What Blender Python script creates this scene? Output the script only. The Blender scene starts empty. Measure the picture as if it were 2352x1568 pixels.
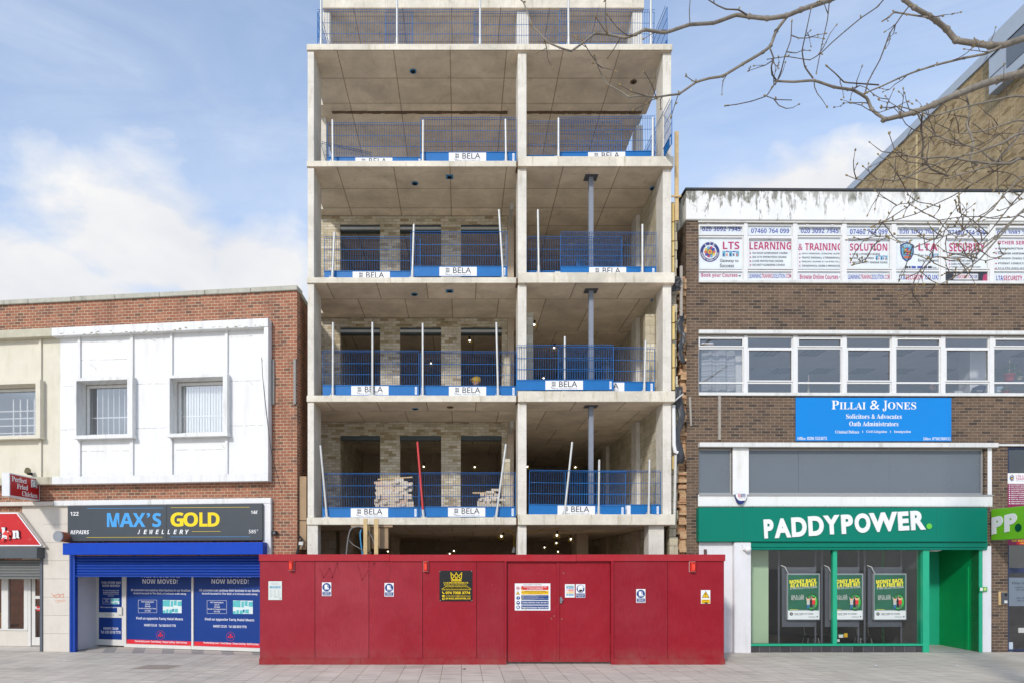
import bpy, math, random
from mathutils import Vector, Matrix
random.seed(7)
R = math.radians
SC = bpy.context.scene
COL = SC.collection
# ---------------------------------------------------------------- camera, sky, sun, exposure
F, CX, CY, EYE = 1568.0, 1060.0, 1300.0, 2.18
cam = bpy.data.objects.new('camera', bpy.data.cameras.new('camera'))
COL.objects.link(cam)
cam.location = (0, 0, EYE)
cam.rotation_euler = (R(90), 0, 0)
cam.data.sensor_width = 36
cam.data.lens = 24
cam.data.shift_x = (1176 - CX) / 2352
cam.data.shift_y = (CY - 784) / 2352
cam.data.clip_start = 0.05
cam.data.clip_end = 2000
SC.camera = cam
SUN_EL, SUN_ROT = 30.0, 206.0
SC.view_settings.view_transform = 'Standard'
SC.view_settings.look = 'None'
SC.view_settings.gamma = 1
SC.view_settings.exposure = 0.82
SC.cycles.max_bounces = 10
SC.cycles.diffuse_bounces = 5
SC.cycles.transparent_max_bounces = 12
sun = bpy.data.objects.new('sun', bpy.data.lights.new('sun', 'SUN'))
COL.objects.link(sun)
sun.data.energy = 1.45
sun.data.angle = R(5.0)
sun.data.color = (1, .955, .89)
_d = Vector((math.sin(R(SUN_ROT)) * math.cos(R(SUN_EL)), math.cos(R(SUN_ROT)) * math.cos(R(SUN_EL)), math.sin(R(SUN_EL))))
sun.rotation_euler = _d.to_track_quat('Z', 'Y').to_euler()
sun.location = _d * 60


class NT:
    """small node-tree writer"""
    def __init__(s, tree):
        s.t = tree
    def n(s, typ, ins=None, **kw):
        nd = s.t.nodes.new(typ)
        for k, v in kw.items():
            setattr(nd, k, v)
        for k, v in (ins or {}).items():
            sock = nd.inputs[k]
            if isinstance(v, bpy.types.NodeSocket):
                s.t.links.new(v, sock)
            else:
                sock.default_value = v
        return nd
    def math(s, op, a, b=0.0, c=0.0, clamp=False):
        return s.n('ShaderNodeMath', {0: a, 1: b, 2: c}, operation=op, use_clamp=clamp).outputs[0]
    def noise(s, vec, scale, detail=4, rough=.55, dist=0.0):
        return s.n('ShaderNodeTexNoise', {'Vector': vec, 'Scale': scale, 'Detail': detail, 'Roughness': rough, 'Distortion': dist}).outputs['Fac']
    def ramp(s, f, a, b, lo=0.0, hi=1.0):
        return s.n('ShaderNodeMapRange', {0: f, 1: a, 2: b, 3: lo, 4: hi}, clamp=True).outputs[0]
    def mix(s, f, a, b, blend='MIX'):
        nd = s.n('ShaderNodeMix', data_type='RGBA', blend_type=blend)
        for k, v in ((0, f), (6, a), (7, b)):
            if isinstance(v, bpy.types.NodeSocket):
                s.t.links.new(v, nd.inputs[k])
            else:
                nd.inputs[k].default_value = v
        return nd.outputs[2]


world = bpy.data.worlds.new('World')
SC.world = world
world.use_nodes = True
wt = world.node_tree
wt.nodes.clear()
W = NT(wt)
sky = W.n('ShaderNodeTexSky', sky_type='NISHITA', sun_disc=False, sun_elevation=R(SUN_EL), sun_rotation=R(SUN_ROT))
sky.air_density = 1.0
sky.dust_density = .6
sky.ozone_density = 1.6
tc = W.n('ShaderNodeTexCoord')
dirv = tc.outputs['Generated']


def blob(c, s, k=1.0):
    """soft elliptical patch of sky round direction c"""
    v = W.n('ShaderNodeVectorMath', {0: dirv, 1: Vector(c).normalized()}, operation='SUBTRACT').outputs[0]
    v = W.n('ShaderNodeVectorMath', {0: v, 1: s}, operation='DIVIDE').outputs[0]
    ln = W.n('ShaderNodeVectorMath', {0: v}, operation='LENGTH').outputs['Value']
    return W.math('MULTIPLY', W.ramp(ln, 1.0, 0.0), k)


warp = W.n('ShaderNodeMapping', {'Vector': dirv, 'Scale': (1, 1, 1.7)}).outputs[0]
n1 = W.noise(warp, 5.5, 8, .55, .25)
n2 = W.noise(warp, 2.1, 6, .6, .6)
wisp = W.noise(W.n('ShaderNodeMapping', {'Vector': dirv, 'Rotation': (0, R(18), 0), 'Scale': (1.3, 1.3, 6.0)}).outputs[0], 2.2, 6, .62, .9)
b1 = W.math('MAXIMUM', blob((-.455, 1, .465), (.25, .3, .125), 1.1), blob((-.64, 1, .43), (.28, .3, .10), 1.0))
b2 = W.math('MAXIMUM', blob((-.32, 1, .44), (.15, .3, .10), 1.0), blob((-.55, 1, .38), (.5, .4, .07), 1.1))
b3 = blob((.46, 1, .53), (.26, .25, .075), 1.15)
bb = W.math('MAXIMUM', W.math('MAXIMUM', b1, b2), b3)
cl = W.math('ADD', bb, W.math('MULTIPLY', W.math('SUBTRACT', n1, .5), 1.5))
cum = W.ramp(cl, .32, .66)
hz = W.ramp(W.n('ShaderNodeSeparateXYZ', {0: dirv}).outputs[2], .62, .15)
thin = W.math('MULTIPLY', W.ramp(wisp, .36, .74), W.ramp(n2, .25, .65), clamp=True)
veil = W.math('MULTIPLY_ADD', thin, .44, W.math('MULTIPLY_ADD', hz, .45, .2), clamp=True)
skyc = W.mix(1.0, sky.outputs[0], (1.04, 1.06, 1.10, 1), 'MULTIPLY')
c1 = W.mix(veil, skyc, (3.3, 3.7, 4.35, 1))
shade = W.ramp(W.math('ADD', W.math('MULTIPLY', n1, .6), W.math('MULTIPLY', W.noise(warp, 3.1, 5, .6), .6)), .45, .72, .0, 1.0)
cc = W.mix(shade, (3.3, 3.42, 3.7, 1), (4.2, 4.18, 4.16, 1))
c2 = W.mix(cum, c1, cc)
bg = W.n('ShaderNodeBackground', {'Color': c2, 'Strength': .13})
wt.links.new(bg.outputs[0], W.n('ShaderNodeOutputWorld').inputs[0])


# ---------------------------------------------------------------- colours and materials
def C(r, g, b, k=.8):
    def f(v):
        v /= 255.0
        return v / 12.92 if v <= .04045 else ((v + .055) / 1.055) ** 2.4
    return (f(r) * k, f(g) * k, f(b) * k, 1)


MATS = {}


def base(name):
    m = bpy.data.materials.new(name)
    m.use_nodes = True
    t = NT(m.node_tree)
    p = m.node_tree.nodes['Principled BSDF']
    MATS[name] = m
    return m, t, p


def put(t, p, key, v):
    if isinstance(v, bpy.types.NodeSocket):
        t.t.links.new(v, p.inputs[key])
    else:
        p.inputs[key].default_value = v


def scl(c, k):
    return (c[0] * k, c[1] * k, c[2] * k, 1)


def uz(t):
    """wall coordinates: along the wall, up"""
    o = t.n('ShaderNodeTexCoord').outputs['Object']
    s = t.n('ShaderNodeSeparateXYZ', {0: o})
    u = t.math('ADD', s.outputs[0], s.outputs[1])
    return o, u, s.outputs[2], t.n('ShaderNodeCombineXYZ', {0: u, 1: s.outputs[2], 2: 0.0}).outputs[0]


def M(name, c, rough=.6, var=.1, sc=5.0, spec=.35, metal=0.0, stain=None, stain_amt=0.0, spot=None, spot_lo=.62, bump=0.0, spot_sc=9.0):
    if name in MATS:
        return MATS[name]
    m, t, p = base(name)
    o, u, z, uv = uz(t)
    n = t.noise(o, sc, 6, .6)
    col = t.mix(t.ramp(n, .28, .72), scl(c, 1 - var), scl(c, 1 + var * .7))
    if stain:
        sv = t.n('ShaderNodeMapping', {'Vector': t.n('ShaderNodeCombineXYZ', {0: u, 1: z, 2: 0.0}).outputs[0], 'Scale': (3.2, .35, 1)}).outputs[0]
        f = t.math('MULTIPLY', t.ramp(t.noise(sv, 2.0, 6, .65), .5, .8), t.ramp(t.noise(o, 1.1, 3), .35, .65))
        col = t.mix(t.math('MULTIPLY', f, stain_amt), col, stain)
    if spot:
        col = t.mix(t.ramp(t.noise(o, spot_sc, 8, .7), spot_lo, spot_lo + .06), col, spot)
    put(t, p, 'Base Color', col)
    put(t, p, 'Roughness', t.ramp(t.noise(o, sc * 2.3, 3), .2, .8, max(rough - .12, .02), min(rough + .12, 1)))
    p.inputs['Specular IOR Level'].default_value = spec
    p.inputs['Metallic'].default_value = metal
    if bump:
        b = t.n('ShaderNodeBump', {'Strength': bump, 'Distance': .02, 'Height': t.noise(o, sc * 5, 6, .65)})
        put(t, p, 'Normal', b.outputs[0])
    return m


def brick(name, c1, c2, c3, mortar, w=.225, h=.075, mw=.011, off=.5, stain=None, stain_amt=.5, rough=.85, spot=None, spot_lo=.62):
    m, t, p = base(name)
    o, u, z, uv = uz(t)
    b = t.n('ShaderNodeTexBrick', {'Vector': uv, 'Color1': (0, 0, 0, 1), 'Color2': (1, 1, 1, 1), 'Mortar': (.5, .5, .5, 1), 'Scale': 1.0, 'Mortar Size': mw / 2, 'Mortar Smooth': .15, 'Bias': 0.0, 'Brick Width': w, 'Row Height': h}, offset=off)
    g = t.n('ShaderNodeRGBToBW', {0: b.outputs['Color']}).outputs[0]
    col = t.mix(t.ramp(g, 0, .55), c1, c2)
    col = t.mix(t.ramp(g, .62, .95), col, c3)
    n = t.noise(o, 3.0, 6, .65)
    col = t.mix(1.0, col, t.mix(t.ramp(n, .3, .7), (.78, .78, .78, 1), (1.16, 1.16, 1.16, 1)), 'MULTIPLY')
    col = t.mix(1.0, col, t.mix(t.ramp(t.noise(o, 42, 3, .7), .3, .7), (.8, .8, .8, 1), (1.18, 1.18, 1.18, 1)), 'MULTIPLY')
    if spot:
        col = t.mix(t.ramp(t.noise(o, 6, 8, .72), spot_lo, spot_lo + .08), col, spot)
    mc = t.mix(t.ramp(t.noise(o, 8, 4), .3, .7), scl(mortar, .8), scl(mortar, 1.12))
    col = t.mix(b.outputs['Fac'], col, mc)
    if stain:
        sv = t.n('ShaderNodeMapping', {'Vector': uv, 'Scale': (1.3, .5, 1)}).outputs[0]
        f = t.ramp(t.noise(sv, 1.3, 7, .65), .48, .75)
        col = t.mix(t.math('MULTIPLY', f, stain_amt), col, stain)
    put(t, p, 'Base Color', col)
    p.inputs['Roughness'].default_value = rough
    p.inputs['Specular IOR Level'].default_value = .2
    hgt = t.math('SUBTRACT', t.math('MULTIPLY', t.noise(o, 60, 3), .4), b.outputs['Fac'])
    put(t, p, 'Normal', t.n('ShaderNodeBump', {'Strength': .7, 'Distance': .008, 'Height': hgt}).outputs[0])
    return m


def concrete(name, c, grid=None, amt=1.5):
    m, t, p = base(name)
    o, u, z, uv = uz(t)
    n1_ = t.noise(o, 1.4, 8, .65, .4)
    n2_ = t.noise(o, 9.0, 6, .7)
    col = t.mix(t.ramp(n1_, .3, .7), scl(c, 1 - .17 * amt), scl(c, 1 + .1 * amt))
    col = t.mix(t.ramp(n2_, .56, .8), col, scl(c, .78))
    if grid:
        s = t.n('ShaderNodeSeparateXYZ', {0: o})
        gv = t.n('ShaderNodeCombineXYZ', {0: t.math('SUBTRACT', s.outputs[0], grid[0]), 1: t.math('SUBTRACT', s.outputs[1], grid[1]), 2: 0.0}).outputs[0]
        b = t.n('ShaderNodeTexBrick', {'Vector': gv, 'Color1': (.86, .86, .86, 1), 'Color2': (1.08, 1.08, 1.08, 1), 'Mortar': (.50, .45, .40, 1), 'Scale': 1.0, 'Mortar Size': .016, 'Mortar Smooth': .4, 'Bias': 0.0, 'Brick Width': grid[2], 'Row Height': grid[3]}, offset=grid[4] if len(grid) > 4 else 0.0)
        col = t.mix(1.0, col, b.outputs['Color'], 'MULTIPLY')
        # rust-brown seepage marks
        col = t.mix(t.math('MULTIPLY', t.ramp(t.noise(o, 3.3, 8, .75, .8), .58, .72), .42), col, C(118, 99, 78))
        col = t.mix(t.ramp(t.noise(o, 14, 3, .8), .74, .77), col, C(80, 72, 62))
    else:
        sv = t.n('ShaderNodeMapping', {'Vector': uv, 'Scale': (4.0, .5, 1)}).outputs[0]
        col = t.mix(t.math('MULTIPLY', t.ramp(t.noise(sv, 2.0, 7, .7), .54, .76), .6 * amt), col, C(158, 146, 104))
        col = t.mix(t.ramp(t.noise(o, 22, 3, .75), .68, .73), col, scl(c, .5))
        col = t.mix(t.math('MULTIPLY', t.ramp(t.noise(o, 2.4, 5, .7, 1.0), .58, .66), .35), col, C(250, 246, 236))
        fw = t.math('FRACT', t.math('MULTIPLY', z, 1.0 / .61))
        col = t.mix(t.math('MULTIPLY', t.ramp(fw, .03, .0), .3), col, scl(c, .5))
    put(t, p, 'Base Color', col)
    p.inputs['Roughness'].default_value = .88
    p.inputs['Specular IOR Level'].default_value = .2
    put(t, p, 'Normal', t.n('ShaderNodeBump', {'Strength': .35, 'Distance': .02, 'Height': t.noise(o, 12, 8, .7)}).outputs[0])
    return m


def glass(name, tint=(1, 1, 1, 1), boost=1.0, add=0.0):
    m, t, p = base(name)
    m.node_tree.nodes.remove(p)
    out = m.node_tree.nodes['Material Output']
    fr = t.n('ShaderNodeFresnel', {'IOR': 1.5}).outputs[0]
    f = t.math('MULTIPLY_ADD', fr, boost, add, clamp=True)
    o = t.n('ShaderNodeTexCoord').outputs['Object']
    b = t.n('ShaderNodeBump', {'Strength': .05, 'Distance': .05, 'Height': t.noise(o, .9, 2)})
    gl = t.n('ShaderNodeBsdfGlossy', {'Color': (1, 1, 1, 1), 'Roughness': .015, 'Normal': b.outputs[0]})
    tr = t.n('ShaderNodeBsdfTransparent', {'Color': tint})
    mx = t.n('ShaderNodeMixShader', {0: f, 1: tr.outputs[0], 2: gl.outputs[0]})
    m.node_tree.links.new(mx.outputs[0], out.inputs[0])
    return m


def emit(name, c, s):
    m, t, p = base(name)
    put(t, p, 'Base Color', c)
    put(t, p, 'Emission Color', c)
    p.inputs['Emission Strength'].default_value = s
    return m


# ---------------------------------------------------------------- geometry helpers
class Fr:
    """a frame: x along a facade, y into the building, z up"""
    def __init__(s, ox, oy, a=0.0):
        s.ox, s.oy, s.a = ox, oy, R(a)
        s.u = (math.cos(s.a), math.sin(s.a))
        s.v = (-math.sin(s.a), math.cos(s.a))
    def hit(s, xp, yp, yo):
        dx, dz = (xp - CX) / F, (CY - yp) / F
        t = (yo + s.ox * s.v[0] + s.oy * s.v[1]) / (dx * s.v[0] + s.v[1])
        wx, wy = dx * t - s.ox, t - s.oy
        return wx * s.u[0] + wy * s.u[1], EYE + dz * t


class Pl:
    """plane y=yo of a frame, read with the pixel grid of one crop of the photograph"""
    def __init__(s, fr, yo, crop=(0, 0, 1 / 1.7415)):
        s.fr, s.yo, s.c = fr, yo, crop
    def at(s, yo):
        return Pl(s.fr, yo, s.c)
    def P(s, x, y):
        return (s.c[0] + x / s.c[2]) / 1.7415, (s.c[1] + y / s.c[2]) / 1.7415
    def __call__(s, x, y):
        return s.fr.hit(*s.P(x, y), s.yo)
    def u(s, x, y=0):
        return s(x, y)[0]
    def z(s, x, y):
        return s(x, y)[1]
    def rect(s, x0, y0, x1, y1):
        ym, xm = (y0 + y1) / 2, (x0 + x1) / 2
        return s(x0, ym)[0], s(x1, ym)[0], s(xm, y1)[1], s(xm, y0)[1]


class MB:
    def __init__(s):
        s.v, s.f, s.m, s.sm = [], [], [], []
    def face(s, pts, m=0, smooth=False):
        i = len(s.v)
        s.v += [tuple(p) for p in pts]
        s.f.append(tuple(range(i, i + len(pts))))
        s.m.append(m)
        s.sm.append(smooth)
    def add(s, verts, faces, m=0, smooth=False):
        i = len(s.v)
        s.v += [tuple(p) for p in verts]
        for f in faces:
            s.f.append(tuple(i + k for k in f))
            s.m.append(m)
            s.sm.append(smooth)
    def box(s, x0, x1, y0, y1, z0, z1, m=0, bot=None):
        v = [(x, y, z) for z in (z0, z1) for y in (y0, y1) for x in (x0, x1)]
        fs = [(0, 2, 3, 1), (4, 5, 7, 6), (0, 1, 5, 4), (2, 6, 7, 3), (0, 4, 6, 2), (1, 3, 7, 5)]
        i = len(s.v)
        s.v += v
        for k, f in enumerate(fs):
            s.f.append(tuple(i + q for q in f))
            s.m.append(bot if (k == 0 and bot is not None) else m)
            s.sm.append(False)
        return s
    def prism(s, poly, y0, y1, m=0):
        """polygon in x,z pushed from y0 (front) to y1; poly counter-clockwise seen from the front"""
        n = len(poly)
        v = [(p[0], y0, p[1]) for p in poly] + [(p[0], y1, p[1]) for p in poly]
        f = [tuple(range(n)), tuple(range(2 * n - 1, n - 1, -1))]
        f += [(i, i + n, (i + 1) % n + n, (i + 1) % n) for i in range(n)]
        s.add(v, f, m)
        return s
    def tube(s, pts, r, n=8, m=0, smooth=True, cap=True):
        pts = [Vector(p) for p in pts]
        rs = r if isinstance(r, (list, tuple)) else [r] * len(pts)
        rings = []
        up = None
        for i, p in enumerate(pts):
            d = (pts[min(i + 1, len(pts) - 1)] - pts[max(i - 1, 0)])
            d = d.normalized() if d.length > 1e-9 else Vector((0, 0, 1))
            if up is None:
                up = Vector((0, 0, 1)) if abs(d.z) < .9 else Vector((1, 0, 0))
            a = d.cross(up)
            if a.length < 1e-6:
                a = d.cross(Vector((1, .3, .2)))
            a.normalize()
            b = a.cross(d)
            up = b
            rings.append([p + a * (rs[i] * math.cos(2 * math.pi * k / n)) + b * (rs[i] * math.sin(2 * math.pi * k / n)) for k in range(n)])
        v = [q for rg in rings for q in rg]
        f = []
        for i in range(len(pts) - 1):
            for k in range(n):
                k2 = (k + 1) % n
                f.append((i * n + k, i * n + k2, (i + 1) * n + k2, (i + 1) * n + k))
        s.add(v, f, m, smooth)
        if cap:
            s.add(rings[0], [tuple(range(n - 1, -1, -1))], m)
            s.add(rings[-1], [tuple(range(n))], m)
        return s
    def ball(s, c, r, m=0, seg=10, rg=7, zs=1.0):
        v, f = [], []
        rr = r if isinstance(r, (tuple, list)) else (r, r, r * zs)
        for i in range(rg + 1):
            th = math.pi * i / rg
            for k in range(seg):
                ph = 2 * math.pi * k / seg
                v.append((c[0] + rr[0] * math.sin(th) * math.cos(ph), c[1] + rr[1] * math.sin(th) * math.sin(ph), c[2] + rr[2] * math.cos(th)))
        for i in range(rg):
            for k in range(seg):
                f.append((i * seg + k, (i + 1) * seg + k, (i + 1) * seg + (k + 1) % seg, i * seg + (k + 1) % seg))
        s.add(v, f, m, True)
        return s
    # flat marks lying on a facade plane
    def flat(s, pl, pts, m=0, lift=.002):
        q = [pl(*p) for p in pts]
        s.face([(a, pl.yo - lift, b) for a, b in q], m)
    def frect(s, pl, x0, y0, x1, y1, m=0, lift=.002):
        a, b, c, d = pl.rect(x0, y0, x1, y1)
        y = pl.yo - lift
        s.face([(a, y, c), (b, y, c), (b, y, d), (a, y, d)], m)
    def disc(s, pl, cx, cy, rx, ry=None, m=0, lift=.002, n=20, a0=0, a1=360):
        ry = ry or rx
        s.flat(pl, [(cx + rx * math.cos(R(a0 + (a1 - a0) * k / n)), cy - ry * math.sin(R(a0 + (a1 - a0) * k / n))) for k in range(n)], m, lift)
    def line(s, pl, x0, y0, x1, y1, w, m=0, lift=.002):
        dx, dy = x1 - x0, y1 - y0
        L = math.hypot(dx, dy) or 1
        nx, ny = -dy / L * w / 2, dx / L * w / 2
        s.flat(pl, [(x0 + nx, y0 + ny), (x0 - nx, y0 - ny), (x1 - nx, y1 - ny), (x1 + nx, y1 + ny)], m, lift)
    def text(s, pl, t, x0, y0, x1, y1, m=0, st='p', lift=.003, ext=0.0, rot=0.0, skew=0.0, off=0.0, res=2):
        v, f = glyphs(t, st, off, ext, res)
        a, b, c, d = pl.rect(x0, y0, x1, y1)
        k = math.tan(R(skew))
        cxm, czm = (a + b) / 2, (c + d) / 2
        cr, sr = math.cos(R(rot)), math.sin(R(rot))
        out = []
        for x, y, zz in v:
            px = a + (b - a) * x + k * y * (d - c)
            pz = c + (d - c) * y
            if rot:
                dx, dz = px - cxm, pz - czm
                px, pz = cxm + dx * cr - dz * sr, czm + dx * sr + dz * cr
            out.append((px, pl.yo - lift - zz, pz))
        s.add(out, f, m)
    def each(s, name, mats, parent=None, bev=0.0):
        """every box of this builder as an object of its own"""
        out = []
        for i in range(len(s.v) // 8):
            q = MB()
            q.v = s.v[i * 8:i * 8 + 8]
            for k, f in enumerate(s.f):
                if f[0] // 8 == i:
                    q.f.append(tuple(j - i * 8 for j in f))
                    q.m.append(s.m[k])
                    q.sm.append(False)
            o = q.build(name, mats, parent)
            out.append(bevel(o, bev) if bev else o)
        return out
    def build(s, name, mats, parent=None, fr=None):
        me = bpy.data.meshes.new(name)
        me.from_pydata(s.v, [], s.f)
        for mm in (mats if isinstance(mats, (list, tuple)) else [mats]):
            me.materials.append(mm)
        me.polygons.foreach_set('material_index', s.m)
        me.polygons.foreach_set('use_smooth', s.sm)
        me.update()
        o = bpy.data.objects.new(name, me)
        COL.objects.link(o)
        if parent is not None:
            o.parent = parent
        elif fr is not None:
            o.location = (fr.ox, fr.oy, 0)
            o.rotation_euler = (0, 0, fr.a)
        return o


_G = {}


def glyphs(t, st, off, ext, res):
    key = (t, st, off, ext, res)
    if key in _G:
        return _G[key]
    blocks = {'b': (0x1D5D4, 0x1D5EE, 0x1D7EC), 's': (0x1D400, 0x1D41A, 0x1D7CE), 'i': (0x1D63C, 0x1D656, 0x1D7EC), 'o': (0x1D608, 0x1D622, 0x1D7E2)}
    body = t
    if st in blocks:
        A, a, d = blocks[st]
        body = ''.join(chr(A + ord(c) - 65) if 'A' <= c <= 'Z' else chr(a + ord(c) - 97) if 'a' <= c <= 'z' else chr(d + ord(c) - 48) if '0' <= c <= '9' else c for c in t)
    cu = bpy.data.curves.new('lettering', 'FONT')
    cu.body = body
    cu.resolution_u = res
    cu.offset = off
    cu.extrude = 0
    ob = bpy.data.objects.new('lettering', cu)
    me = bpy.data.meshes.new_from_object(ob)
    vs = [tuple(v.co) for v in me.vertices]
    fs = [tuple(p.vertices) for p in me.polygons]
    ed = {}
    for p in fs:
        for i in range(len(p)):
            e = (p[i], p[(i + 1) % len(p)])
            ed[e] = 1
    bpy.data.objects.remove(ob)
    bpy.data.curves.remove(cu)
    bpy.data.meshes.remove(me)
    x0, x1 = min(v[0] for v in vs), max(v[0] for v in vs)
    y0, y1 = min(v[1] for v in vs), max(v[1] for v in vs)
    nv = [((v[0] - x0) / (x1 - x0 or 1), (v[1] - y0) / (y1 - y0 or 1), ext) for v in vs]
    nf = list(fs)
    if ext:
        n = len(nv)
        nv += [(a, b, 0.0) for a, b, c in nv]
        for (a, b) in ed:
            if (b, a) not in ed:
                nf.append((a, a + n, b + n, b))
    _G[key] = (nv, nf)
    return _G[key]


def tag(o, label=None, cat=None, group=None, kind=None):
    if label:
        o['label'] = label
    if cat:
        o['category'] = cat
    if group:
        o['group'] = group
    if kind:
        o['kind'] = kind
    return o


def thing(name, label, cat, fr=None, group=None, rc=True):
    o = bpy.data.objects.new(name, None)
    o.empty_display_size = .2
    COL.objects.link(o)
    if fr:
        o.location = (fr.ox, fr.oy, 0)
        o.rotation_euler = (0, 0, fr.a)
    tag(o, label, cat, group)
    if rc:
        o['rc'] = 1
    return o


def copy_tree(o, parent=None):
    c = o.copy()
    COL.objects.link(c)
    c.parent = parent
    for ch in o.children:
        copy_tree(ch, c)
    return c


def bevel(o, w=.01, seg=1):
    b = o.modifiers.new('bevel', 'BEVEL')
    b.width = w
    b.segments = seg
    b.limit_method = 'ANGLE'
    b.angle_limit = R(50)
    return o


def wall_holes(mb, u0, u1, z0, z1, y0, y1, holes, m=0):
    """wall u0..u1 x z0..z1 between y0 and y1 with rectangular holes (a, b, c, d) = u, u, z, z"""
    us = sorted({u0, u1, *[h[0] for h in holes], *[h[1] for h in holes]})
    zs = sorted({z0, z1, *[h[2] for h in holes], *[h[3] for h in holes]})
    us = [u for u in us if u0 <= u <= u1]
    zs = [z for z in zs if z0 <= z <= z1]
    nu, nz = len(us) - 1, len(zs) - 1
    def solid(i, j):
        if not (0 <= i < nu and 0 <= j < nz):
            return False
        a, b = (us[i] + us[i + 1]) / 2, (zs[j] + zs[j + 1]) / 2
        return not any(h[0] < a < h[1] and h[2] < b < h[3] for h in holes)
    for i in range(nu):
        for j in range(nz):
            if not solid(i, j):
                continue
            a, b, c, d = us[i], us[i + 1], zs[j], zs[j + 1]
            mb.face([(a, y0, c), (b, y0, c), (b, y0, d), (a, y0, d)], m)
            mb.face([(b, y1, c), (a, y1, c), (a, y1, d), (b, y1, d)], m)
            if not solid(i - 1, j):
                mb.face([(a, y1, c), (a, y0, c), (a, y0, d), (a, y1, d)], m)
            if not solid(i + 1, j):
                mb.face([(b, y0, c), (b, y1, c), (b, y1, d), (b, y0, d)], m)
            if not solid(i, j - 1):
                mb.face([(a, y0, c), (a, y1, c), (b, y1, c), (b, y0, c)], m)
            if not solid(i, j + 1):
                mb.face([(a, y0, d), (b, y0, d), (b, y1, d), (a, y1, d)], m)


def room(mb, u0, u1, y0, y1, z0, z1, m=0, mf=None, mc=None):
    """inside faces of a room open at y0"""
    mf = m if mf is None else mf
    mc = m if mc is None else mc
    mb.face([(u0, y1, z0), (u1, y1, z0), (u1, y1, z1), (u0, y1, z1)], m)
    mb.face([(u0, y0, z0), (u0, y1, z0), (u0, y1, z1), (u0, y0, z1)], m)
    mb.face([(u1, y1, z0), (u1, y0, z0), (u1, y0, z1), (u1, y1, z1)], m)
    mb.face([(u0, y0, z0), (u1, y0, z0), (u1, y1, z0), (u0, y1, z0)], mf)
    mb.face([(u0, y0, z1), (u0, y1, z1), (u1, y1, z1), (u1, y0, z1)], mc)


def skin(name, vs, es, mat, parent=None, fr=None, sub=2):
    """one continuous body grown over a skeleton; vs = (x, y, z, radius)"""
    me = bpy.data.meshes.new(name)
    me.from_pydata([v[:3] for v in vs], es, [])
    o = bpy.data.objects.new(name, me)
    COL.objects.link(o)
    sk = o.modifiers.new('skin', 'SKIN')
    for i, d in enumerate(me.skin_vertices[0].data if me.skin_vertices else []):
        d.radius = (vs[i][3], vs[i][3])
        d.use_root = i == 0
    sk.use_smooth_shade = True
    sb = o.modifiers.new('sub', 'SUBSURF')
    sb.levels = sb.render_levels = sub
    me.materials.append(mat)
    o.parent = parent
    return o


WF = Fr(0, 0, 0)                       # straight-on frame: x, depth, z in metres
def D(yo, crop=None):
    return Pl(WF, yo, crop) if crop else Pl(WF, yo)
def wx(xp, d): return (xp - CX) * d / F
def wz(yp, d): return EYE + (CY - yp) * d / F
# ---------------------------------------------------------------- materials of the place
m_conc = concrete('cast_concrete', C(236, 228, 210))
m_col = concrete('column_concrete', C(236, 230, 218), amt=1.1)
m_sof = concrete('soffit_concrete', C(234, 216, 192, .9), grid=(-3.05, 16.71, 1.385, .96))
m_sof2 = concrete('plain_soffit_concrete', C(234, 217, 194, .9), grid=(-3.3, 17.7, 1.22, 2.44, .5))
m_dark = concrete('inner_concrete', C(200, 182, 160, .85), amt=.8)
m_buff = brick('buff_brick', C(202, 188, 156), C(232, 222, 202), C(174, 156, 124), C(188, 174, 140), stain=C(120, 105, 80), stain_amt=.25)
m_block = brick('concrete_block', C(215, 205, 180), C(200, 188, 160), C(222, 214, 194), C(170, 160, 138), w=.45, h=.225, mw=.012)
m_red_brick = brick('red_brick', C(164, 106, 82), C(178, 120, 94), C(132, 96, 80), C(216, 200, 172), h=.075, w=.17, stain=C(92, 70, 62), stain_amt=.55)
m_brown_brick = brick('brown_brick', C(106, 88, 76), C(124, 102, 86), C(84, 72, 67), C(168, 154, 130), stain=C(88, 76, 70), stain_amt=.4)
m_yel_brick = brick('yellow_brick', C(190, 164, 122), C(206, 184, 144), C(160, 136, 98), C(136, 120, 94), spot=C(222, 212, 194), spot_lo=.63, stain=C(120, 96, 62), stain_amt=.5)
m_rubble = brick('broken_brick', C(196, 140, 104), C(214, 176, 136), C(170, 110, 80), C(206, 178, 138), h=.06, w=.2, mw=.02)
m_galv = M('galvanised_steel', C(214, 214, 210), .45, .12, 18, .5, .25)
m_steel = M('grey_painted_steel', C(140, 146, 158), .5, .08, 6)
m_wire = M('blue_wire', C(46, 122, 196), .45, .1, 9)
m_toe = M('blue_toe_board', C(12, 112, 184), .5, .08, 5, spot=C(150, 175, 205), spot_lo=.72)
m_white = M('white_vinyl', C(246, 246, 246), .5, .02, 4)
m_ink = M('black_ink', C(30, 30, 34, 1), .5, .05)
m_grey_ink = M('grey_ink', C(120, 122, 126), .5, .05)
m_redpole = M('red_pole_paint', C(214, 72, 72), .5, .12, 14, spot=C(225, 190, 185), spot_lo=.66)
m_timber = M('pine_timber', C(222, 192, 140), .75, .16, 7, bump=.3, stain=C(170, 128, 78), stain_amt=.5)
m_ply = M('plywood', C(178, 150, 118), .8, .15, 5, stain=C(130, 100, 72), stain_amt=.6)
m_blackpl = M('black_plastic', C(34, 35, 38, 1), .5, .1, 5)
m_pipeblue = M('blue_pipe', C(60, 140, 190), .5, .08)
m_yellow = M('yellow_plastic', C(228, 186, 30), .5, .08)
m_void = M('pipe_void', C(12, 12, 12, 1), .9, .1)
m_lamp = emit('lit_lamp', (1, .98, .93, 1), 2.2)
m_stainband = M('seepage_stain', C(118, 96, 74), .9, .3, 5, spot=C(150, 135, 112), spot_lo=.6)

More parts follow.
